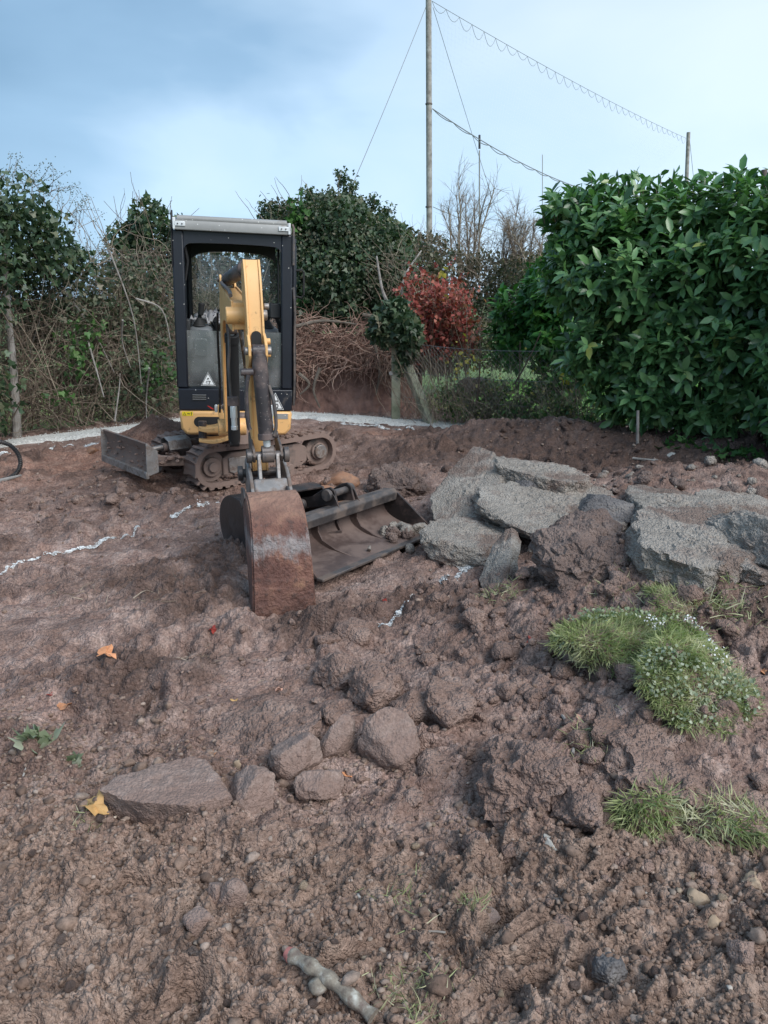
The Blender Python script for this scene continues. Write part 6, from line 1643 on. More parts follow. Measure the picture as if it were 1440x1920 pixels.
# --- big ivy tree right of the cab
it = root('ivy_covered_tree', tuple(np.array([-0.6, 13.2, 0])), 'large rounded dark ivy covered tree right of the excavator cab', 'tree')
bl = [blob(635, 432, 12.8, 70, 62, .8), blob(690, 480, 12.8, 78, 68, .8), blob(600, 450, 12.8, 70, 75, .7), blob(630, 520, 12.5, 110, 80, .8), blob(570, 510, 12.6, 55, 85, .6), blob(720, 530, 12.6, 70, 60, .7), blob(530, 450, 13.0, 38, 60, .5), blob(560, 570, 12.4, 60, 50, .5), blob(640, 580, 12.4, 85, 40, .6), blob(735, 470, 12.9, 45, 50, .5)]
foliage('crown', bl, 21000, 0.085, 'ivy', m_ivy, it, shell=0.5, seed=13, noise=0.22, nf=3.5)
foliage('flower_sprays', [(b_[0] + np.array([0, -.1, .08]), b_[1] * 1.0) for b_ in bl[:7]], 9000, 0.05, 'small', m_ivyd, it, shell=0.22, seed=14, noise=0.26, wide=1.3, nf=3.5)
foliage('bright_ivy', [blob(575, 540, 12.1, 35, 45, .25), blob(560, 430, 12.3, 25, 60, .25)], 500, 0.09, 'ivy', m_ivyg, it, shell=0.7, seed=15)
st = np.array([P(rng.uniform(490, 620), rng.uniform(390, 560), 12.6) for _ in range(60)]); twigs('twigs', st, np.stack([rng.normal(size=60) * .8, rng.normal(size=60) * .3, rng.normal(size=60) * .3 + 1.1], 1), 0.7, 0.008, m_twig, it, K=8, wob=0.3)
st = np.array([P(u, v, 12.9) for u, v in [(500, 420), (505, 400), (660, 365), (700, 395), (720, 410), (735, 440), (640, 350), (580, 380)] for _ in range(5)])
o, pts = twigs('top_sprigs', st, np.stack([rng.normal(size=40) * .5, rng.normal(size=40) * .3, np.ones(40)], 1), 0.22, 0.005, m_twig, it, K=6, wob=0.3)
tips = np.repeat(pts[:, 1:].reshape(-1, 3), 5, 0); tips = tips + rng.normal(size=tips.shape) * 0.04
V, Fc, r = np_leaves(tips, rng.normal(size=tips.shape), rng.normal(size=tips.shape) + [0, 0, 1], 0.055, 'ivy')
o = mk('sprig_leaves', V, Fc, m_ivy, it, smooth=False, attrs={'rnd': r}, origin=ORG[it.name]); o['kind'] = 'stuff'
bough('trunk', [(-0.7, 13.1, -0.3), (-0.75, 13.1, 0.8), (-0.6, 13.0, 1.8), (-0.65, 13.0, 2.6)], 0.16, m_bark, it)

# --- earth bank with torn roots
def bank():
    nu, nv = 220, 110
    us = np.linspace(-1.75, 0.55, nu); vs_ = np.linspace(0, 1, nv)
    U, Vv = np.meshgrid(us, vs_)
    top = 1.22 - 0.25 * sstep(0.0, 0.55, U) - 0.1 * np.abs(U + 0.7) 
    Z = -0.1 + top * Vv
    # face leans back towards the top, fan of slumped soil at the foot
    Yb = 11.15 - 0.28 * (U + 0.4) + 0.55 * Vv ** 1.3 - 0.35 * (1 - Vv) ** 4
    dsp = 0.10 * fb2(U * 2.2, Vv * 2.4, 4, 5) + 0.05 * fb2(U * 7, Vv * 7, 4, 7) + 0.02 * clod(U, Vv * 1.2, 0.1, 4)
    Yb = Yb - dsp
    V = np.stack([U.ravel(), Yb.ravel(), Z.ravel()], 1)
    # top goes back
    V2 = V.reshape(nv, nu, 3)[-1].copy(); V3 = V2.copy(); V3[:, 1] += 1.6; V3[:, 2] -= 0.2
    V = np.concatenate([V, V3])
    idx = np.arange(nu * nv).reshape(nv, nu)
    Fc = np.stack([idx[:-1, :-1], idx[:-1, 1:], idx[1:, 1:], idx[1:, :-1]], -1).reshape(-1, 4)
    b0 = np.arange(nu) + nu * nv
    Fc = np.concatenate([Fc, np.stack([idx[-1, :-1], idx[-1, 1:], b0[1:], b0[:-1]], -1)])
    o = mk('earth_bank', V, Fc, mat('bank_soil', None, 0.92, 0.3, 5, bump=0.02, bscale=18, stops=[(0.25, (0.10, 0.055, 0.044)), (0.5, (0.18, 0.10, 0.079)), (0.8, (0.27, 0.165, 0.135))]), origin=np.zeros(3))
    tag(o, None, None, None, 'structure')
bank()
rt = root('root_tangle', (-0.7, 11.3, 0.4), 'mass of torn brown roots hanging over the cut earth bank', 'roots')
n = 1500
x = rng.uniform(-1.7, 0.25, n); zt = np.clip(rng.beta(2.6, 1.6, n) * 1.22 + 0.1, 0.1, 1.3)
zt = np.maximum(zt, 0.30 + 0.30 * sstep(-1.5, -0.7, x) + 0.35 * rng.random(n))
vv = (zt + 0.1) / 1.25
y = 11.15 - 0.28 * (x + 0.4) + 0.55 * np.clip(vv, 0, 1) ** 1.3 - 0.12 - 0.25 * rng.random(n)
st = np.stack([x, y, zt], 1)
twigs('roots', st, np.stack([rng.normal(size=n) * 1.0, -rng.random(n) * 0.5, rng.normal(size=n) * 0.55 - 0.1], 1), 0.42 * (0.5 + rng.random(n)), 0.0065 * (0.4 + rng.random(n) ** 2 * 1.6), m_root, rt, K=9, wob=0.5, droop=0.07, n=4)
for pts_ in ([(555, 612), (600, 602), (640, 604), (690, 612)], [(560, 700), (580, 720), (562, 740)], [(600, 690), (588, 730), (600, 765)], [(700, 640), (712, 690), (705, 740)], [(680, 590), (720, 600), (740, 640)]):
    bough('thick_root', [P(u, v, 11.05 + 0.3 * (v < 630)) for u, v in pts_], 0.028, m_bark, rt, 7)
bough('dead_stem', [P(728, 570, 11.6), P(716, 540, 11.6), P(706, 480, 11.6)], 0.03, m_post, rt, 7)
bough('dead_stem', [P(752, 570, 11.7), P(758, 520, 11.7), P(790, 470, 11.9)], 0.025, m_post, rt, 7)
twigs('fine_twigs', np.array([P(rng.uniform(690, 790), rng.uniform(470, 570), 11.7) for _ in range(60)]), np.stack([rng.normal(size=60), rng.normal(size=60) * .3, np.abs(rng.normal(size=60))], 1), 0.5, 0.004, m_twig, rt)

# --- mossy concrete posts
g = P(742, 783, 10.35); g[2] = Hs(g[0], g[1], False) - 0.1
cpst = root('fence_post', tuple(g), 'upright mossy concrete fence post with ivy over its top', 'fence post')
tpz = P(742, 600, g[1])[2]
b = MB(); b.box((g[0], g[1], (g[2] + tpz) / 2), (0.12, 0.11, tpz - g[2])); b.build('post_shaft', m_moss, cpst, bevel=0.01)
b = MB(); b.cyl(tuple(P(733, 700, g[1] - 0.07)), tuple(P(733, 700, g[1] - 0.02)), 0.028, n=14); b.build('insulator', m_roof, cpst, bevel=0.006)
a = P(803, 783, 10.0); a2 = P(757, 672, 10.45)
st2 = root('brace_post', tuple(a), 'leaning mossy concrete strut propped against the upright post', 'fence post')
b = MB(); q = (Vector(a2) - Vector(a)); mid = (Vector(a2) + Vector(a)) / 2 - q.normalized() * 0.05
b.box(mid, (0.12, 0.10, q.length + 0.3), q.to_track_quat('Z', 'Y').to_matrix()); b.build('strut_shaft', m_moss, st2, bevel=0.01)

ivp = root('ivy_bush', tuple(P(742, 610, 10.3)), 'dark green ivy bush growing over the upright concrete post', 'shrub')
foliage('foliage', [blob(742, 600, 10.25, 44, 32, .3), blob(720, 625, 10.25, 28, 30, .25), blob(765, 620, 10.25, 26, 34, .25), blob(748, 575, 10.25, 26, 20, .2), blob(755, 660, 10.3, 14, 40, .15)], 1900, 0.085, 'ivy', m_ivy, ivp, shell=0.95, seed=21, noise=0.75)
foliage('bright_leaves', [blob(712, 612, 10.1, 22, 24, .2), blob(770, 640, 10.2, 20, 30, .2)], 420, 0.08, 'ivy', m_ivyd, ivp, shell=0.95, seed=22, noise=0.6)

# --- copper beech
be = root('copper_beech', tuple(P(815, 700, 11.2)), 'rust red leaved beech bush behind the chain link fence', 'shrub')
nb_ = 150
bx = P(820, 700, 11.2)
st = np.repeat(bx[None], nb_, 0) + rng.normal(size=(nb_, 3)) * [0.20, 0.12, 0.08]
dq = np.stack([rng.normal(size=nb_) * .20, rng.normal(size=nb_) * .2, np.ones(nb_)], 1)
o, bp_ = twigs('stems', st, dq, 1.18 * (0.6 + 0.55 * rng.random(nb_)), 0.008, m_twig, be, K=11, wob=0.13)
sp1 = bp_[:, 3:].reshape(-1, 3); o, bq_ = twigs('twigs', sp1, rng.normal(size=sp1.shape) + [0, 0, .3], 0.22, 0.003, m_twig, be, K=5, wob=0.3)
lp = np.repeat(bq_[:, 1:].reshape(-1, 3), 2, 0); lp = lp[rng.random(len(lp)) < 0.72]; lp = lp + rng.normal(size=lp.shape) * 0.02
lp = lp[(lp[:, 0] > P(738, 600, 11.2)[0] - 0.08 * rng.random(len(lp))) & (lp[:, 0] < P(892, 600, 11.2)[0] + 0.1 * rng.normal(size=len(lp)))]
lp = lp[lp[:, 2] > P(820, 655, 11.2)[2] + 0.10 * rng.normal(size=len(lp))]
V, Fc, r = np_leaves(lp, rng.normal(size=lp.shape) - [0, 0, .4], rng.normal(size=lp.shape) + [0, -.5, .5], 0.068 * (0.6 + 0.7 * rng.random(len(lp))), 'small', 1.35)
o = mk('foliage', V, Fc, m_beech, be, smooth=False, attrs={'rnd': r}, origin=ORG[be.name]); o['kind'] = 'stuff'
foliage('yellow_leaves', [blob(832, 508, 11, 8, 5, .1), blob(838, 562, 10.9, 6, 6, .1)], 10, 0.08, 'small', m_yleaf, be, shell=0.9, wide=1.3)

# --- old thorn hedge further back, bare shrubs
oh = root('thorn_hedge', (2.5, 17, 0), 'old brownish clipped thorn hedge behind the beech, along the field', 'hedge')
bl = [blob(830, 640, 14, 90, 60, .6), blob(930, 640, 14, 80, 55, .6), blob(1010, 620, 14.5, 60, 50, .6), blob(790, 510, 15, 50, 50, .8), blob(850, 510, 16, 60, 42, .8), blob(910, 530, 16, 60, 55, .8), blob(970, 540, 15, 60, 60, .8), blob(1010, 560, 14, 60, 80, .8), blob(760, 470, 15.5, 40, 40, .6), blob(900, 600, 15, 110, 60, .8), blob(990, 500, 18, 50, 28, .8), blob(800, 460, 16, 40, 22, .6)]
foliage('foliage', bl, 21000, 0.065, 'small', m_hedg, oh, shell=0.4, seed=31, noise=0.2, wide=1.2)
foliage('green_leaves', bl, 2500, 0.07, 'small', m_ivyd, oh, shell=0.2, seed=32, noise=0.25, wide=1.2)
st = np.array([P(rng.uniform(750, 1040), rng.uniform(455, 600), 15.2) for _ in range(700)])
twigs('twigs', st, np.stack([rng.normal(size=700) * .8, rng.normal(size=700) * .4, np.abs(rng.normal(size=700)) + .2], 1), 0.55, 0.005, m_twig, oh, K=6, wob=0.3)

def bare_tree(label, u, vb, vt, Y, spread, nb, seed, r0=0.03, cat='tree'):
    r = np.random.default_rng(seed)
    base = P(u, vb, Y); h = P(u, vt, Y)[2] - base[2]
    t_ = root('bare_tree', tuple(base), label, cat)
    st, dr, ln, rr = [], [], [], []
    stems = []
    for k in range(nb):
        d = np.array([r.normal() * spread, r.normal() * spread * 0.6, 1.0]); d /= np.linalg.norm(d)
        stems.append((base + np.array([r.normal() * 0.12, 0, 0]), d, h * r.uniform(0.65, 1.0)))
    S = np.array([s[0] for s in stems]); Dd = np.array([s[1] for s in stems]); Ln = np.array([s[2] for s in stems])
    o, pts = twigs('branches', S, Dd, Ln, r0 * (0.5 + 0.5 * r.random(nb)), m_twig, t_, K=10, wob=0.10, n=5, kind=None)
    sub = []; sd_ = []; sl = []
    for b_ in range(nb):
        for k in range(2, 10):
            for j in range(4):
                a = pts[b_, k]; dirn = pts[b_, k] - pts[b_, k - 1]; dirn /= np.linalg.norm(dirn)
                sub.append(a); sd_.append(dirn + r.normal(size=3) * 0.45); sl.append(Ln[b_] * r.uniform(0.12, 0.30))
    o2, p2 = twigs('twigs', np.array(sub), np.array(sd_), np.array(sl), 0.0055, m_twig, t_, K=6, wob=0.15)
    s3 = p2[:, 2:5].reshape(-1, 3); d3 = (p2[:, 3:6] - p2[:, 2:5]).reshape(-1, 3)
    twigs('fine_twigs', s3, unit(d3) + rng.normal(size=s3.shape) * 0.5, 0.22, 0.003, m_twig, t_, K=4, wob=0.15)
    return t_
bare_tree('taller bare leafless tree just right of the tall net pole', 872, 520, 335, 17, 0.20, 9, 3)
bare_tree('smaller bare shrub with upright shoots left of the laurel hedge', 965, 520, 385, 15, 0.16, 8, 5, 0.022, 'shrub')
bare_tree('thin leafless shoots leaning beside the laurel hedge top', 1000, 500, 400, 14, 0.12, 4, 8, 0.016, 'shrub')

# --- laurel hedge
lau = root('laurel_hedge', (3.1, 7.9, 0), 'tall glossy green laurel hedge on the right edge', 'hedge')
LB = [blob(1085, 425, 8.8, 78, 62, .5), blob(1180, 418, 8.5, 95, 55, .5), blob(1080, 510, 8.6, 58, 75, .5), blob(1160, 520, 8.3, 110, 100, .6), blob(1150, 640, 8.3, 85, 90, .5), blob(1190, 730, 8.1, 62, 70, .45),
      blob(1290, 412, 8.1, 110, 52, .5), blob(1280, 540, 8.0, 120, 120, .6), blob(1290, 680, 7.9, 120, 110, .6), blob(1262, 775, 7.8, 58, 36, .3), blob(1345, 765, 7.6, 62, 50, .35), blob(1400, 398, 7.7, 100, 55, .5), blob(1420, 500, 7.5, 110, 120, .6),
      blob(1430, 650, 7.4, 110, 120, .6), blob(1440, 765, 7.2, 75, 48, .4), blob(1560, 450, 7.0, 130, 130, .6), blob(1560, 650, 6.8, 130, 130, .6), blob(1570, 790, 6.6, 110, 60, .5), blob(1720, 550, 6.2, 160, 240, .6)]
q, d = sample_blobs(LB, 2600, 0.55, 0.62, 0.22, 41, 3.0)
q2, d2 = sample_blobs(LB, 500, 0.9, 0.2, 0.1, 42)
dirs = unit(d * 0.9 + np.array([0, 0, 0.55]) + rng.normal(size=q.shape) * 0.35)
def shoot_leaves(q, dirs, per, size):
    n = len(q)
    qq = np.repeat(q, per, 0); dd = np.repeat(dirs, per, 0)
    k = np.tile(np.arange(per), n)
    t1 = unit(np.cross(dd, [0.3, 0.2, 0.9])); t2 = np.cross(dd, t1)
    a = k * 2.4 + np.repeat(rng.random(n) * 6.28, per)
    rad = t1 * np.cos(a)[:, None] + t2 * np.sin(a)[:, None]
    pos = qq + dd * (k * 0.020 - 0.06)[:, None]
    D = unit(rad * 0.9 + dd * (0.25 + 0.09 * k)[:, None] + rng.normal(size=pos.shape) * 0.15 - np.array([0, 0, 0.15]))
    N = unit(dd + np.array([0, 0, 0.5]) - rad * 0.3)
    s = size * (0.75 + 0.5 * rng.random(len(pos)))
    return pos, D, N, s
pos, D, N, s = shoot_leaves(q, dirs, 8, 0.14)
# the leaves nearest to the camera are separate parts
dist = np.linalg.norm(pos - np.array([0, 0, CZ]), axis=1) + 0.6 * rng.random(len(pos))
uu = pos[:, 0] / (pos[:, 1] * cp + (CZ - pos[:, 2]) * sp_)
cand = np.where(np.abs(uu) < 0.5, dist, 99)
front = np.argsort(cand)[:300]
rest = np.ones(len(pos), bool); rest[front] = False
V, Fc, r = np_leaves(pos[rest], D[rest], N[rest], s[rest], 'laurel')
o = mk('foliage', V, Fc, m_laur, lau, smooth=False, attrs={'rnd': r}, origin=ORG[lau.name]); o['kind'] = 'stuff'
Vt, Tt = tri_tpl('laurel')
lfm = []
for k in range(8):
    me = np_mesh('leaf', Vt, Tt, smooth=False, attrs={'rnd': np.full(len(Vt), (k + 0.5) / 8)}); me.materials.append(m_laur); lfm.append(me)
for j, i in enumerate(front):
    o = bpy.data.objects.new('leaf', lfm[j % 8]); col.objects.link(o); o.parent = lau
    Dv = Vector(D[i]).normalized(); S = Vector(N[i]).cross(Dv).normalized(); Nv = Dv.cross(S)
    M4 = Matrix(((Dv.x, S.x, Nv.x, 0), (Dv.y, S.y, Nv.y, 0), (Dv.z, S.z, Nv.z, 0), (0, 0, 0, 1)))
    o.rotation_euler = M4.to_euler(); o.location = tuple(pos[i] - ORG[lau.name]); o.scale = (s[i],) * 3
pos2, D2, N2, s2 = shoot_leaves(q2, unit(rng.normal(size=q2.shape) + [0, 0, .5]), 8, 0.13)
V, Fc, r = np_leaves(pos2, D2, N2, s2, 'laurel'); o = mk('inner_foliage', V, Fc, m_laur, lau, smooth=False, attrs={'rnd': r}, origin=ORG[lau.name]); o['kind'] = 'stuff'
# shoots against the sky and stems below
stt = []
for u in np.arange(1030, 1500, 22):
    Yt = 8.9 - (u - 1030) / 470 * 1.6
    vt = 410 - 45 * sstep(1030, 1120, u) - 0.02 * (u - 1100)
    for _ in range(3): stt.append(P(u + rng.uniform(-10, 10), vt + rng.uniform(-5, 25), Yt))
stt = np.array(stt); dq = np.stack([rng.normal(size=len(stt)) * .25, rng.normal(size=len(stt)) * .2, np.ones(len(stt))], 1)
o, pts = twigs('top_shoots', stt, dq, 0.16, 0.006, m_twig, lau, K=6, wob=0.15, n=4)
pp = pts[:, 2:].reshape(-1, 3)
V, Fc, r = np_leaves(pp, rng.normal(size=pp.shape) + [0, 0, .7], rng.normal(size=pp.shape) + [0, 0, 1], 0.12, 'laurel'); o = mk('shoot_leaves', V, Fc, m_laur, lau, smooth=False, attrs={'rnd': r}, origin=ORG[lau.name]); o['kind'] = 'stuff'
for k in range(26):
    u0 = rng.uniform(1180, 1500); Yb_ = 8.6 - (u0 - 1180) / 320 * 1.3
    a = P(u0, 850, Yb_); a[2] = 0.05
    b_ = P(u0 + rng.uniform(-90, 60), rng.uniform(480, 700), Yb_ + 0.1)
    bough('stem', [a, (a + b_) / 2 + rng.normal(size=3) * .1, b_], 0.022, m_bark, lau, 6)
# low leaf litter / ivy at the hedge foot
foliage('hedge_foot_leaves', [blob(1400, 850, 7.0, 80, 14, .25), blob(1300, 838, 7.4, 60, 14, .25)], 260, 0.075, 'ivy', m_ivyg, lau, shell=0.9, seed=44)
# paler laurel behind
l2 = root('young_laurel', tuple(P(980, 700, 10.6)), 'smaller brighter green laurel bush half hidden behind the laurel hedge', 'shrub')
LB2 = [blob(985, 585, 10.6, 60, 42, .4), blob(1030, 560, 10.3, 45, 70, .4), blob(1040, 640, 10.2, 50, 60, .4), blob(960, 640, 10.7, 45, 45, .35), blob(1060, 720, 10.0, 55, 50, .35)]
q, d = sample_blobs(LB2, 520, 0.6, 0.6, 0.2, 45)
pos, D, N, s = shoot_leaves(q, unit(d + [0, 0, .8]), 8, 0.13)
V, Fc, r = np_leaves(pos, D, N, s, 'laurel'); o = mk('foliage', V, Fc, m_laur2, l2, smooth=False, attrs={'rnd': r}, origin=ORG[l2.name]); o['kind'] = 'stuff'

# --- chain link fence and weeds
m_cf = root('chain_link_fence', tuple(P(900, 780, 9.9)), 'low sagging chain link fence between the concrete posts and the laurel hedge', 'fence')
CA = P(752, 785, 10.2); CB = P(1130, 800, 9.0); CA[2] = CB[2] = 0.05
L = np.linalg.norm(CB - CA); dC = (CB - CA) / L; hC = 1.0
def cpnt(s, z):
    p = CA + dC * s
    return [p[0] + 0.04 * math.sin(3 * s + 2 * z), p[1] + 0.05 * math.sin(2 * s + z), 0.05 + z - 0.06 * math.sin(math.pi * min(s / L, 1)) * z]
paths = []
for k in np.arange(-hC, L, 0.065):
    for sg in (1, -1):
        row = []
        for t_ in np.linspace(0, 1, 8):
            s_ = k + hC * t_ if sg == 1 else k + hC * (1 - t_)
            row.append(cpnt(min(max(s_, 0), L), hC * t_))
        paths.append(row)
paths = np.array(paths)
V, Fc, r = np_tubes(paths, np.full(paths.shape[:2], 0.0016), 3)
o = mk('chain_mesh', V, Fc, m_gwire, m_cf, origin=ORG[m_cf.name]); o['kind'] = 'stuff'
for z in (0.3, 0.62, 1.0):
    b = MB(); b.tube([cpnt(s_, z) for s_ in np.linspace(0, L + 0.4, 14)], 0.0035, 5); b.build('line_wire', m_gwire, m_cf)
wd = root('weed_patch', tuple(P(900, 790, 9.8)), 'rank weeds, nettles and dead stalks growing along the chain link fence', 'weeds')
fw_ = [blob(880, 770, 9.9, 70, 22, .3), blob(960, 775, 9.6, 60, 22, .3), blob(840, 745, 10.1, 40, 30, .25), blob(930, 740, 9.9, 50, 35, .3), blob(1000, 740, 9.6, 50, 35, .3), blob(1060, 770, 9.2, 60, 25, .3), blob(1110, 790, 8.9, 50, 16, .25)]
foliage('foliage', fw_, 2600, 0.045, 'small', m_weed, wd, shell=0.95, seed=51, noise=0.4, wide=1.2)
foliage('green_leaves', fw_, 900, 0.06, 'ivy', m_ivyg, wd, shell=0.9, seed=52, noise=0.4)
st = np.array([[*(CA + dC * rng.uniform(0.1, L))[:2], 0.1] for _ in range(480)]) + rng.normal(size=(480, 3)) * [0.1, 0.2, 0]
twigs('stalks', st, np.stack([rng.normal(size=480) * .5, rng.normal(size=480) * .3, np.ones(480)], 1), 0.8 * (0.5 + rng.random(480)), 0.0032, m_twig, wd, K=7, wob=0.28)
foliage('yellow_leaves', [blob(985, 665, 9.6, 12, 16, .1), blob(1005, 690, 9.5, 12, 14, .1), blob(990, 745, 9.5, 8, 12, .1), blob(1065, 705, 9.0, 30, 40, .1), blob(870, 680, 10, 60, 50, .2)], 70, 0.06, 'small', m_yleaf, wd, shell=0.9, wide=1.3)
for (u0, v0, u1, v1) in [(965, 790, 975, 640), (1050, 790, 1052, 680), (893, 760, 900, 630), (965, 720, 1015, 620), (1075, 790, 1078, 690)]:
    bough('stalk', [P(u0, v0, 9.6), P((u0 + u1) / 2 + 3, (v0 + v1) / 2, 9.6), P(u1, v1, 9.6)], 0.012, m_twig, wd, 6)
foliage('bright_shoot', [blob(1040, 665, 9.3, 34, 14, .15)], 60, 0.12, 'ivy', m_ivyg, wd, shell=0.9)
# bright grass edge and logs
sheet_n = 40
for (u, v, lab) in [(872, 728, 'left cut log end among the weeds behind the fence'), (892, 728, 'right cut log end among the weeds behind the fence')]:
    p = P(u, v, 10.6)
    b = MB(); b.cyl(tuple(p), tuple(p + np.array([0.1, 0.4, 0])), 0.13, 0.12, n=20); o = b.build('cut_log', m_bark, None, bevel=0.01); tag(o, lab, 'log')
# litter under left hedge
# --- grass tussocks behind
gv = np.array([[rng.uniform(0.8, 6), rng.uniform(9.6, 15), -0.28] for _ in range(14000)])
gv = gv[(gv[:, 0] * 0.6 + gv[:, 1] * 0.8) > 8.9]
V, Fc, r = np_leaves(gv, rng.normal(size=gv.shape) * 0.35 + [0, 0, 1], rng.normal(size=gv.shape), 0.16, 'blade', 2.2)
tag(mk('grass', V, Fc, m_grass, smooth=False, attrs={'rnd': r}, origin=np.zeros(3)), 'rough green grass behind the fence', None, None, 'stuff')
lv = np.array([[rng.uniform(-9, -2.2), rng.uniform(8, 15), -0.28] for _ in range(14000)]); lv = lv[((lv[:, 0] - FA[0]) * FN[0] + (lv[:, 1] - FA[1]) * FN[1]) > 0.5]
V, Fc, r = np_leaves(lv, rng.normal(size=lv.shape) * 0.35 + [0, 0, 1], rng.normal(size=lv.shape), 0.15, 'blade', 2.2)
tag(mk('grass', V, Fc, m_grass, smooth=False, attrs={'rnd': r}, origin=np.zeros(3)), 'grass of the field behind the left fence', None, None, 'stuff')

gl_v = np.stack([rng.uniform(1.5, 8, 9000), rng.uniform(10, 15, 9000), np.full(9000, 0.05)], 1)
V, Fc, r = np_leaves(gl_v, rng.normal(size=gl_v.shape) * 0.4 + [0, 0, 1], rng.normal(size=gl_v.shape), 0.08, 'blade', 2.2)
m_lg = leafmat('lawn_blade', [(0, (0.09, 0.22, 0.04)), (1, (0.20, 0.38, 0.09))], 0.6)
tag(mk('lawn_grass', V, Fc, m_lg, smooth=False, attrs={'rnd': r}, origin=np.zeros(3)), 'bright green lawn behind the chain link fence', None, None, 'stuff')
# --- net poles, ropes, masts
def pole(label, u0, v0, u1, v1, Y, r_, m=m_post, name='net_pole', cat='pole', zb=-0.3):
    a = P(u0, v0, Y); b_ = P(u1, v1, Y)
    d_ = (b_ - a) / (b_[2] - a[2]); base = a + d_ * (zb - a[2])
    rt_ = root(name, tuple(base), label, cat)
    b = MB(); b.cyl(tuple(base), tuple(b_), r_ * 1.08, r_ * 0.92, n=14); b.build('shaft', m, rt_); return rt_, a, b_
P1, a1, t1_ = pole('tall weathered wooden net pole standing behind the ivy tree', 805, 440, 803.5, -14, 25.5, 0.092)
for v_ in (195, 388):
    c = P(804, v_, 25.5); b = MB(); b.cyl((c[0], c[1], c[2] - .02), (c[0], c[1], c[2] + .02), 0.105, n=14); b.build('strap', m_stl, P1)
P2_, a2_, t2_ = pole('shorter distant net pole rising behind the laurel hedge top', 1287, 345, 1291, 248, 44, 0.105)
m_rope = mat('net_rope', (0.22, 0.24, 0.26), 0.8, 0.2, 20)
def rope(label, p0, p1, sag, r_, scallop=0, sdrop=0.0, n=60, cat='rope', name='rope'):
    p0 = np.array(p0); p1 = np.array(p1)
    f = lambda t_: p0 + (p1 - p0) * t_ - np.array([0, 0, sag * 4 * t_ * (1 - t_)])
    b = MB(); b.tube([f(t_) for t_ in np.linspace(0, 1, n)], r_, 5); o = b.build(name, m_rope, None); tag(o, label, cat)
    if scallop:
        b = MB()
        for k in range(scallop):
            pts_ = []
            for t_ in np.linspace(0, 1, 7):
                tt = (k + t_) / scallop; pts_.append(f(tt) - np.array([0, 0, sdrop * (0.75 + 0.5 * math.sin(k * 2.7) ** 2) * 0.8 * 4 * t_ * (1 - t_)]))
            b.tube(pts_, r_ * 0.9, 4)
        b.build('net_loops', m_rope, o)
    return f
top_p = P(810, 2, 25.4)
f_top = rope('upper net rope with hanging loops strung from tall pole to distant pole', top_p, P(1286, 259, 44), 0.15, 0.008, 32, 0.33)
mid_p = P(811, 204, 25.4)
f_mid = rope('middle net rope sagging from the tall pole behind the laurel hedge', mid_p, P(1260, 372, 44), 0.9, 0.016, 20, 0.10)
low_p = P(812, 388, 25.4)
f_low = rope('lowest net rope running off the tall pole over the bare tree', low_p, P(1100, 470, 44), 0.3, 0.012)
rope('guy wire from the tall pole down left to the ivy tree', P(799, 12, 25.5), P(655, 360, 21), 0.05, 0.010, name='guy_wire', cat='wire')
rope('guy wire from the tall pole slanting down right behind the bare tree', P(812, 14, 25.5), P(945, 440, 31), 0.05, 0.008, name='guy_wire', cat='wire')
rope('short guy wire behind the distant net pole', P(1293, 262, 44), P(1302, 350, 46), 0.0, 0.012, name='guy_wire', cat='wire')
# fine netting
nn_r = []
for t_ in np.linspace(0, 1, 110):
    a = f_top(t_); b_ = f_low(t_); nn_r.append([a + (b_ - a) * k / 5 for k in range(6)])
for k in np.linspace(0, 1, 40)[1:-1]:
    pts_ = [f_top(t_) + (f_low(t_) - f_top(t_)) * k for t_ in np.linspace(0, 1, 6)]; nn_r.append(pts_)
nn_r = np.array(nn_r); V, Fc, r = np_tubes(nn_r, np.full(nn_r.shape[:2], 0.0007), 3)
o = mk('ball_net', V, Fc, mat('net_twine', (0.45, 0.5, 0.55), 0.8, 0.1, 20), None); tag(o, 'very fine ball stop netting hanging between the net poles', 'net')
mr, _, _ = pole('thin grey mast with a black tip right of the tall pole', 899, 460, 899, 282, 32, 0.03, m_roof, 'mast', 'mast')
c0, c1 = P(899, 279, 32), P(899, 253, 32); b = MB(); b.cyl(tuple(c0), tuple(c1), 0.042, n=10); b.build('mast_tip', m_ink, mr)
pole('faint thin mast left of the laurel hedge', 1017, 380, 1017, 290, 45, 0.022, m_roof, 'mast', 'mast')
pole('dark post top poking up behind the laurel at the right edge', 1433, 400, 1433, 318, 9.2, 0.035, m_cyl, 'post', 'post')

# --- little stakes
def stake(label, u0, v0, u1, v1, r_, m=m_post):
    g = G(u0, v0); Y = g[1]; tp = P(u1, v1, Y)
    b = MB(); b.cyl((g[0], g[1], g[2] - 0.05), tuple(tp), r_, r_ * 0.9, n=8); tag(b.build('wooden_stake', m, None), label, 'stake')
stake('thin marker stake at the lime line below the mossy posts', 808, 806, 807, 782, 0.010)
stake('thin brown marker stake in front of the laurel hedge foot', 1196, 838, 1196, 770, 0.016)
stake('orange brown stake tip at the right photo edge beside the slabs', 1438, 1120, 1430, 1090, 0.010, m_lt)

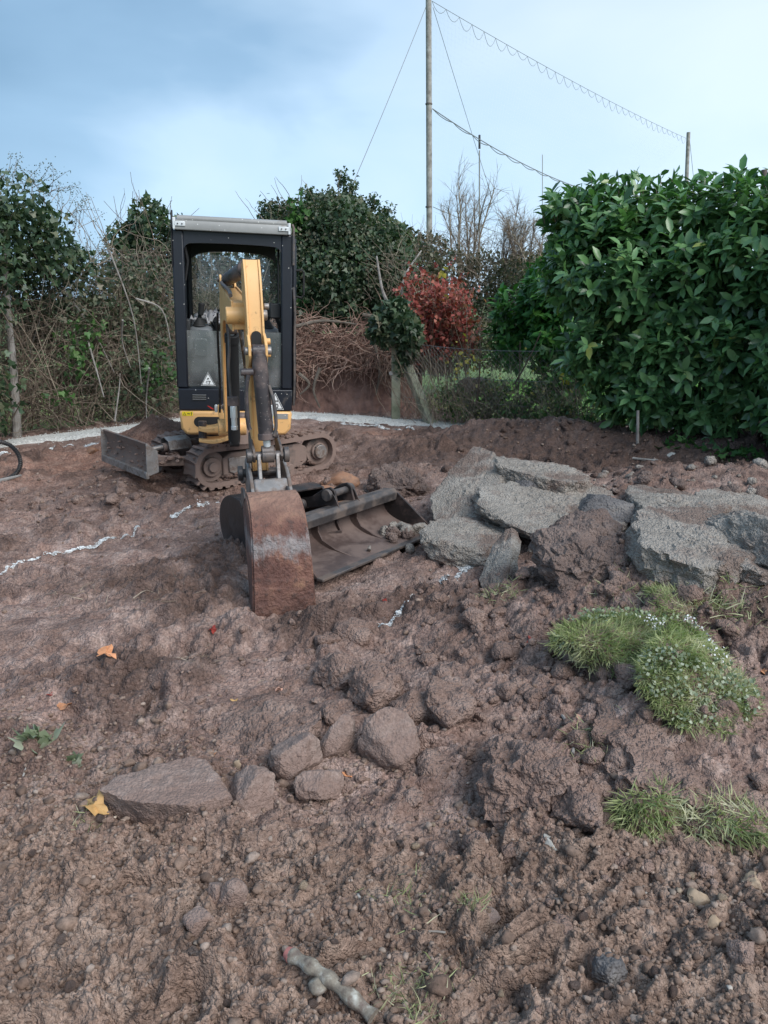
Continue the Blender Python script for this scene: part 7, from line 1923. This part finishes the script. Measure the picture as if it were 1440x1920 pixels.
# --- corrugated hose at the left edge
g = G(10, 905); Yh = g[1]
hs = root('drain_hose', tuple(g), 'loop of black ribbed hose lying at the left edge', 'hose')
cpt = [P(-70, 870, Yh), P(-50, 838, Yh), P(-15, 828, Yh), P(15, 833, Yh), P(33, 850, Yh), P(38, 872, Yh), P(25, 892, Yh), P(-5, 902, Yh), P(-60, 905, Yh)]
pp = catmull(cpt, 14); b = MB(); b.tube(pp, [0.021 if k % 2 else 0.016 for k in range(len(pp))], 10); b.build('ribbed_pipe', m_hose, hs)
b = MB(); b.tube([P(-40, 905, Yh - .1), P(0, 902, Yh - .1), P(40, 891, Yh - .1)], [0.02, 0.022, 0.008], 8); b.build('torn_end', m_post, hs)

# ------------------------------------------------------------------ turf, leaves, branch, grass tufts
def turf(label, u, v, wpx, hpx, seed, nbl, dep, bsize=0.05, tilt=(0, 0, 0), lift=0.0, clover=True, downward=0.3, name='turf_clump', gtop=True):
    g = G(u, v); Dp = g[1] * cp + (CZ - g[2]) * sp_
    hw = wpx / F * Dp / 2; hz_ = 0.055
    rt_ = root(name, tuple(g), label, 'turf')
    q, Fc = rock_verts((hw * 0.95, dep * 0.95, hz_), seed, 5, 9, 0.2, 0.16, 0.0, fine=0.07)
    R = rotm(*tilt); c = g + np.array([0, dep * 0.6, hz_ * 0.6 + dep * math.sin(tilt[0]) * 0.8 + lift])
    o = mk('soil_sod', q @ R.T + c, Fc, m_soilr, rt_, origin=ORG[rt_.name])
    # grass springs from the upper surface
    W = q @ R.T; tri = W[Fc]; nr = np.cross(tri[:, 1] - tri[:, 0], tri[:, 2] - tri[:, 0]); ar = np.linalg.norm(nr, axis=1); nr = unit(nr)
    wgt = ar * np.clip(nr[:, 2] + downward, 0, 1)
    pick = rng.choice(len(tri), nbl, p=wgt / wgt.sum())
    bc = rng.dirichlet([1, 1, 1], nbl); pp = (tri[pick] * bc[:, :, None]).sum(1) + c; nn = nr[pick]
    flow = np.stack([fb3(pp * 9, 2, 3), fb3(pp * 9 + 5, 2, 5), 0 * pp[:, 0]], 1) * 1.6
    D = unit(nn * 0.35 + flow * 1.2 + rng.normal(size=pp.shape) * 0.5 + [0, -0.45, -0.15])
    s_ = bsize * (0.4 + 0.9 * rng.random(nbl))
    V, F_, r = np_leaves(pp - nn * 0.004, D, rng.normal(size=pp.shape), s_, 'blade', 1.1)
    # patchy colour: blades of one patch are alike
    r = np.clip(0.45 + 0.75 * fb3(V * 11, 2, 8) + 0.25 * (r - 0.5), 0, 1)
    o = mk('grass_blades', V, F_, m_grass, rt_, smooth=False, attrs={'rnd': r}, origin=ORG[rt_.name]); o['kind'] = 'stuff'
    if clover:
        k = rng.choice(nbl, nbl // 12); k = k[(fb3(pp[k] * 6, 2, 12) > -0.05)]
        V, F_, r = np_leaves(pp[k] + nn[k] * 0.025, rng.normal(size=(len(k), 3)), nn[k] + rng.normal(size=(len(k), 3)) * 0.7, 0.015, 'small', 1.8)
        o = mk('clover_leaves', V, F_, m_dgr, rt_, smooth=False, attrs={'rnd': r}, origin=ORG[rt_.name]); o['kind'] = 'stuff'
        k = np.concatenate([np.where(np.linalg.norm((pp - G(*q_))[:, :2], axis=1) < 0.035 + 0.03 * rng.random(nbl))[0][:70] for q_ in ((1222, 1215), (1330, 1275), (1300, 1240))])
        V, F_, r = np_leaves(pp[k] + nn[k] * 0.03, rng.normal(size=(len(k), 3)), nn[k] + rng.normal(size=(len(k), 3)) * 0.5, 0.011, 'small', 1.2)
        o = mk('lime_flecks', V, F_, m_lime, rt_, smooth=False, attrs={'rnd': r}, origin=ORG[rt_.name]); o['kind'] = 'stuff'
    return rt_
turf('large upturned turf sod with pale lime flecks on the right heap', 1185, 1285, 270, 120, 71, 11000, 0.27, tilt=(rd(16), rd(8), rd(-12)))
turf('right hand turf sod continuing below the large lime flecked sod', 1315, 1350, 260, 130, 72, 11000, 0.27, tilt=(rd(16), rd(16), rd(-25)))
turf('small grassy sod at the upper end of the large sod', 1265, 1170, 110, 70, 75, 1500, 0.12, tilt=(rd(15), 0, 0), clover=False)
turf('strip of grass squeezed under the overhanging soil slab', 1215, 1560, 130, 90, 73, 1500, 0.10, bsize=0.06, clover=False, downward=0.6)
turf('dark grass strip beneath the long soil slab at the right edge', 1375, 1590, 190, 60, 74, 1500, 0.10, bsize=0.06, clover=False, downward=0.6)
def tuft(label, u, v, n, rad, size, m=m_grass, name='grass_tuft', cat='grass tuft', shape='blade', flat=0.5):
    g = G(u, v)
    pp = g + rng.normal(size=(n, 3)) * [rad, rad, 0.0]; pp[:, 2] = H(pp[:, 0], pp[:, 1])
    V, F_, r = np_leaves(pp, rng.normal(size=pp.shape) * [1, 1, .3] + [0, 0, flat], rng.normal(size=pp.shape), size * (0.5 + rng.random(n)), shape, 1.0)
    o = mk(name, V, F_, m, None, smooth=False, attrs={'rnd': r}); tag(o, label, cat, None, 'stuff')
tuft('small grass tuft left of the upper heap', 905, 1135, 110, 0.04, 0.05)
tuft('second grass tuft just right of the small upper tuft', 955, 1128, 70, 0.03, 0.045)
tuft('thin dry grass beside the tilted slab edge of the turf', 1115, 1400, 160, 0.05, 0.05)
tuft('flattened grass on the heap above the large sod', 1290, 1130, 320, 0.10, 0.05)
tuft('dry grass hanging on the heap right of the upper sod', 1350, 1150, 260, 0.08, 0.06)
tuft('faint dry grass on top of the heap', 1165, 1110, 120, 0.09, 0.05)
tuft('grass wisps at the dark hollow in the near soil', 880, 1735, 60, 0.02, 0.04)
tuft('grass wisps beside the brown oak leaf', 160, 1560, 60, 0.02, 0.03)
tuft('dry grass wisps between the two middle stones', 605, 1408, 50, 0.02, 0.03)
tuft('muddy grass patch at the bottom of the photo', 780, 1890, 160, 0.05, 0.04)
tuft('muddy grass above the bottom patch', 770, 1700, 70, 0.05, 0.04)
tuft('pale dead roots lying on the left mud', 300, 1120, 60, 0.12, 0.07, m=m_twig, cat='roots', name='dead_roots', flat=0.1)
tuft('pale dead roots below the white lime line', 120, 1120, 50, 0.12, 0.08, m=m_twig, cat='roots', name='dead_roots', flat=0.1)
tuft('thin roots on the mud left of the bucket tip', 380, 1240, 60, 0.10, 0.06, m=m_twig, cat='roots', name='dead_roots', flat=0.1)
tuft('green leafy ivy sprig lying on the mud at the far left', 75, 1405, 30, 0.026, 0.050, m=m_dgr, name='ivy_sprig', cat='sprig', shape='ivy', flat=0.7)
tuft('tiny green sprig on the mud right of the ivy sprig', 145, 1437, 8, 0.014, 0.040, m=m_dgr, name='ivy_sprig', cat='sprig', shape='ivy', flat=0.7)
def fallen(label, u, v, size, m, seed, lobes=5):
    r = np.random.default_rng(seed); g = G(u, v); n = lobes * 4
    pts = [(0, 0, 0.0)]
    for k in range(n):
        a = 2 * math.pi * k / n; rad = (0.62 + 0.38 * abs(math.cos(a * lobes / 2)) ** 0.6) * (1 + 0.12 * r.normal())
        pts.append((rad * math.cos(a), rad * math.sin(a) * 0.75, 0.28 * math.sin(a * 2 + seed) + 0.1 * r.normal()))
    size = size * 1.35
    pts = np.array(pts) * size; R = rotm(r.uniform(-.35, .35), r.uniform(-.35, .35), r.uniform(0, 6)); pts = pts @ R.T
    z = Hs(g[0], g[1]) + size * 0.28
    Fc = [(0, k + 1, (k + 1) % n + 1) for k in range(n)]
    o = mk('fallen_leaf', pts + [g[0], g[1], z], Fc, m, None, smooth=False); tag(o, label, 'leaf', 'fallen autumn leaves on the mud')
    o.modifiers.new('t', 'SOLIDIFY').thickness = 0.0008
fallen('large pale orange leaf on the mud left of the bucket tip', 203, 1258, 0.042, m_lo, 1)
fallen('smooth orange leaf below the large pale orange leaf', 121, 1330, 0.026, m_lo, 2, 3)
fallen('dark red leaf with an orange edge nearest the digging bucket', 400, 1200, 0.022, m_lr, 3)
fallen('curled ochre leaf at the left end of the largest flat stone', 180, 1543, 0.040, m_lt, 4)
fallen('small orange leaf behind the largest flat stone', 401, 1419, 0.015, m_lo, 5, 3)
fallen('little pink leaf on bare mud above the soil slab', 523, 1300, 0.015, m_lp, 6, 3)
fallen('tan leaf left of the little pink leaf', 440, 1322, 0.014, m_lt, 7, 3)
fallen('large crimson leaf on the slope left of the turf', 1003, 1215, 0.034, m_lr, 8)
fallen('orange leaf lying on the right turf sod', 1368, 1272, 0.020, m_lo, 9, 3)
fallen('orange leaf at the right photo edge beside the turf', 1434, 1268, 0.020, m_lo, 10, 3)
fallen('pale pink leaf beside the thin grass under the turf', 1090, 1352, 0.020, m_lp, 11, 3)
fallen('tan leaf stuck on the round clod', 838, 1318, 0.015, m_lt, 12, 4)
fallen('tan leaf scrap beside the rounded stone', 650, 1460, 0.014, m_lo, 13, 3)
fallen('pink leaf lying below the oval slab', 852, 1050, 0.025, m_lp, 14, 3)
fallen('tiny red leaf above the smooth orange leaf', 95, 1312, 0.012, m_lr, 15, 3)
fallen('tiny dark red leaf by the small dark soil block', 722, 1145, 0.018, m_lr, 16, 4)
# cut branch at the bottom
g0 = G(545, 1822); g1 = G(700, 1930)
br = root('cut_branch', tuple((g0 + g1) / 2), 'muddy cut branch with a pink sawn end at the bottom of the photo', 'branch')
m_branch = mat('lichen_bark', None, 0.85, 0.3, 30, bump=0.003, bscale=90, stops=[(0.3, (0.11, 0.085, 0.07)), (0.5, (0.24, 0.21, 0.17)), (0.7, (0.48, 0.48, 0.44))], dirt=(0.14, 0.10, 0.085), dirt_amt=0.4, dirt_scale=18)
m_cut = mat('sawn_end', (0.42, 0.16, 0.14), 0.8, 0.25, 60)
a = g0 + [0, 0, 0.05]; c = g1 + [0.0, 0, 0.034]
pp = catmull([a, a + (c - a) * 0.3 + [0, 0, 0.012], a + (c - a) * 0.6 + [0.004, 0, 0.008], c], 8)
b = MB(); b.tube(pp, [0.0165 + 0.003 * math.sin(k * 1.1) - (k < 2) * 0.001 for k in range(len(pp))], 14); bo = b.build('bark', m_branch, br)
dv0 = (a - c) / np.linalg.norm(a - c)
b = MB(); b.cyl(tuple(a - dv0 * 0.006), tuple(a + dv0 * 0.012), 0.0195, 0.013, n=14); b.build('sawn_end', m_cut, br, bevel=0.002)
q, Fc = rock_verts((0.022, 0.03, 0.016), 91, 3, 6, 0.9, 0.1)
mk('bark_flake', q + (a + (c - a) * 0.42 + [-0.012, -0.01, 0.0]), Fc, m_branch, br)
# thin curved root and twigs lying about
def root_line(label, uvs, r_, lift=0.02, m=m_twig):
    pts = [G(u, v) + [0, 0, lift] for u, v in uvs]
    b = MB(); b.tube(catmull(pts, 6), r_, 6); o = b.build('loose_root', m_bark if m is None else m_post, None); tag(o, label, 'root')
root_line('thin curved root arching out of the soil left of the lower turf', [(1045, 1338), (1065, 1370), (1075, 1400), (1073, 1425)], 0.006)
root_line('long thin twig on the dark berm before the laurel hedge', [(1185, 865), (1215, 868), (1240, 870)], 0.012, 0.03)
root_line('bent brown twig left of the ivy sprig', [(30, 1402), (45, 1410), (52, 1432), (42, 1465)], 0.0035, 0.008)
root_line('pale root loop in the near soil below the dark hollow', [(772, 1775), (785, 1760), (805, 1752), (835, 1755)], 0.003, 0.01)
root_line('thin root on the mud behind the grading bucket', [(700, 905), (730, 898), (765, 890)], 0.008, 0.03)

tr_ = sum(len(m.polygons) for m in bpy.data.meshes)
print('polys', tr_)
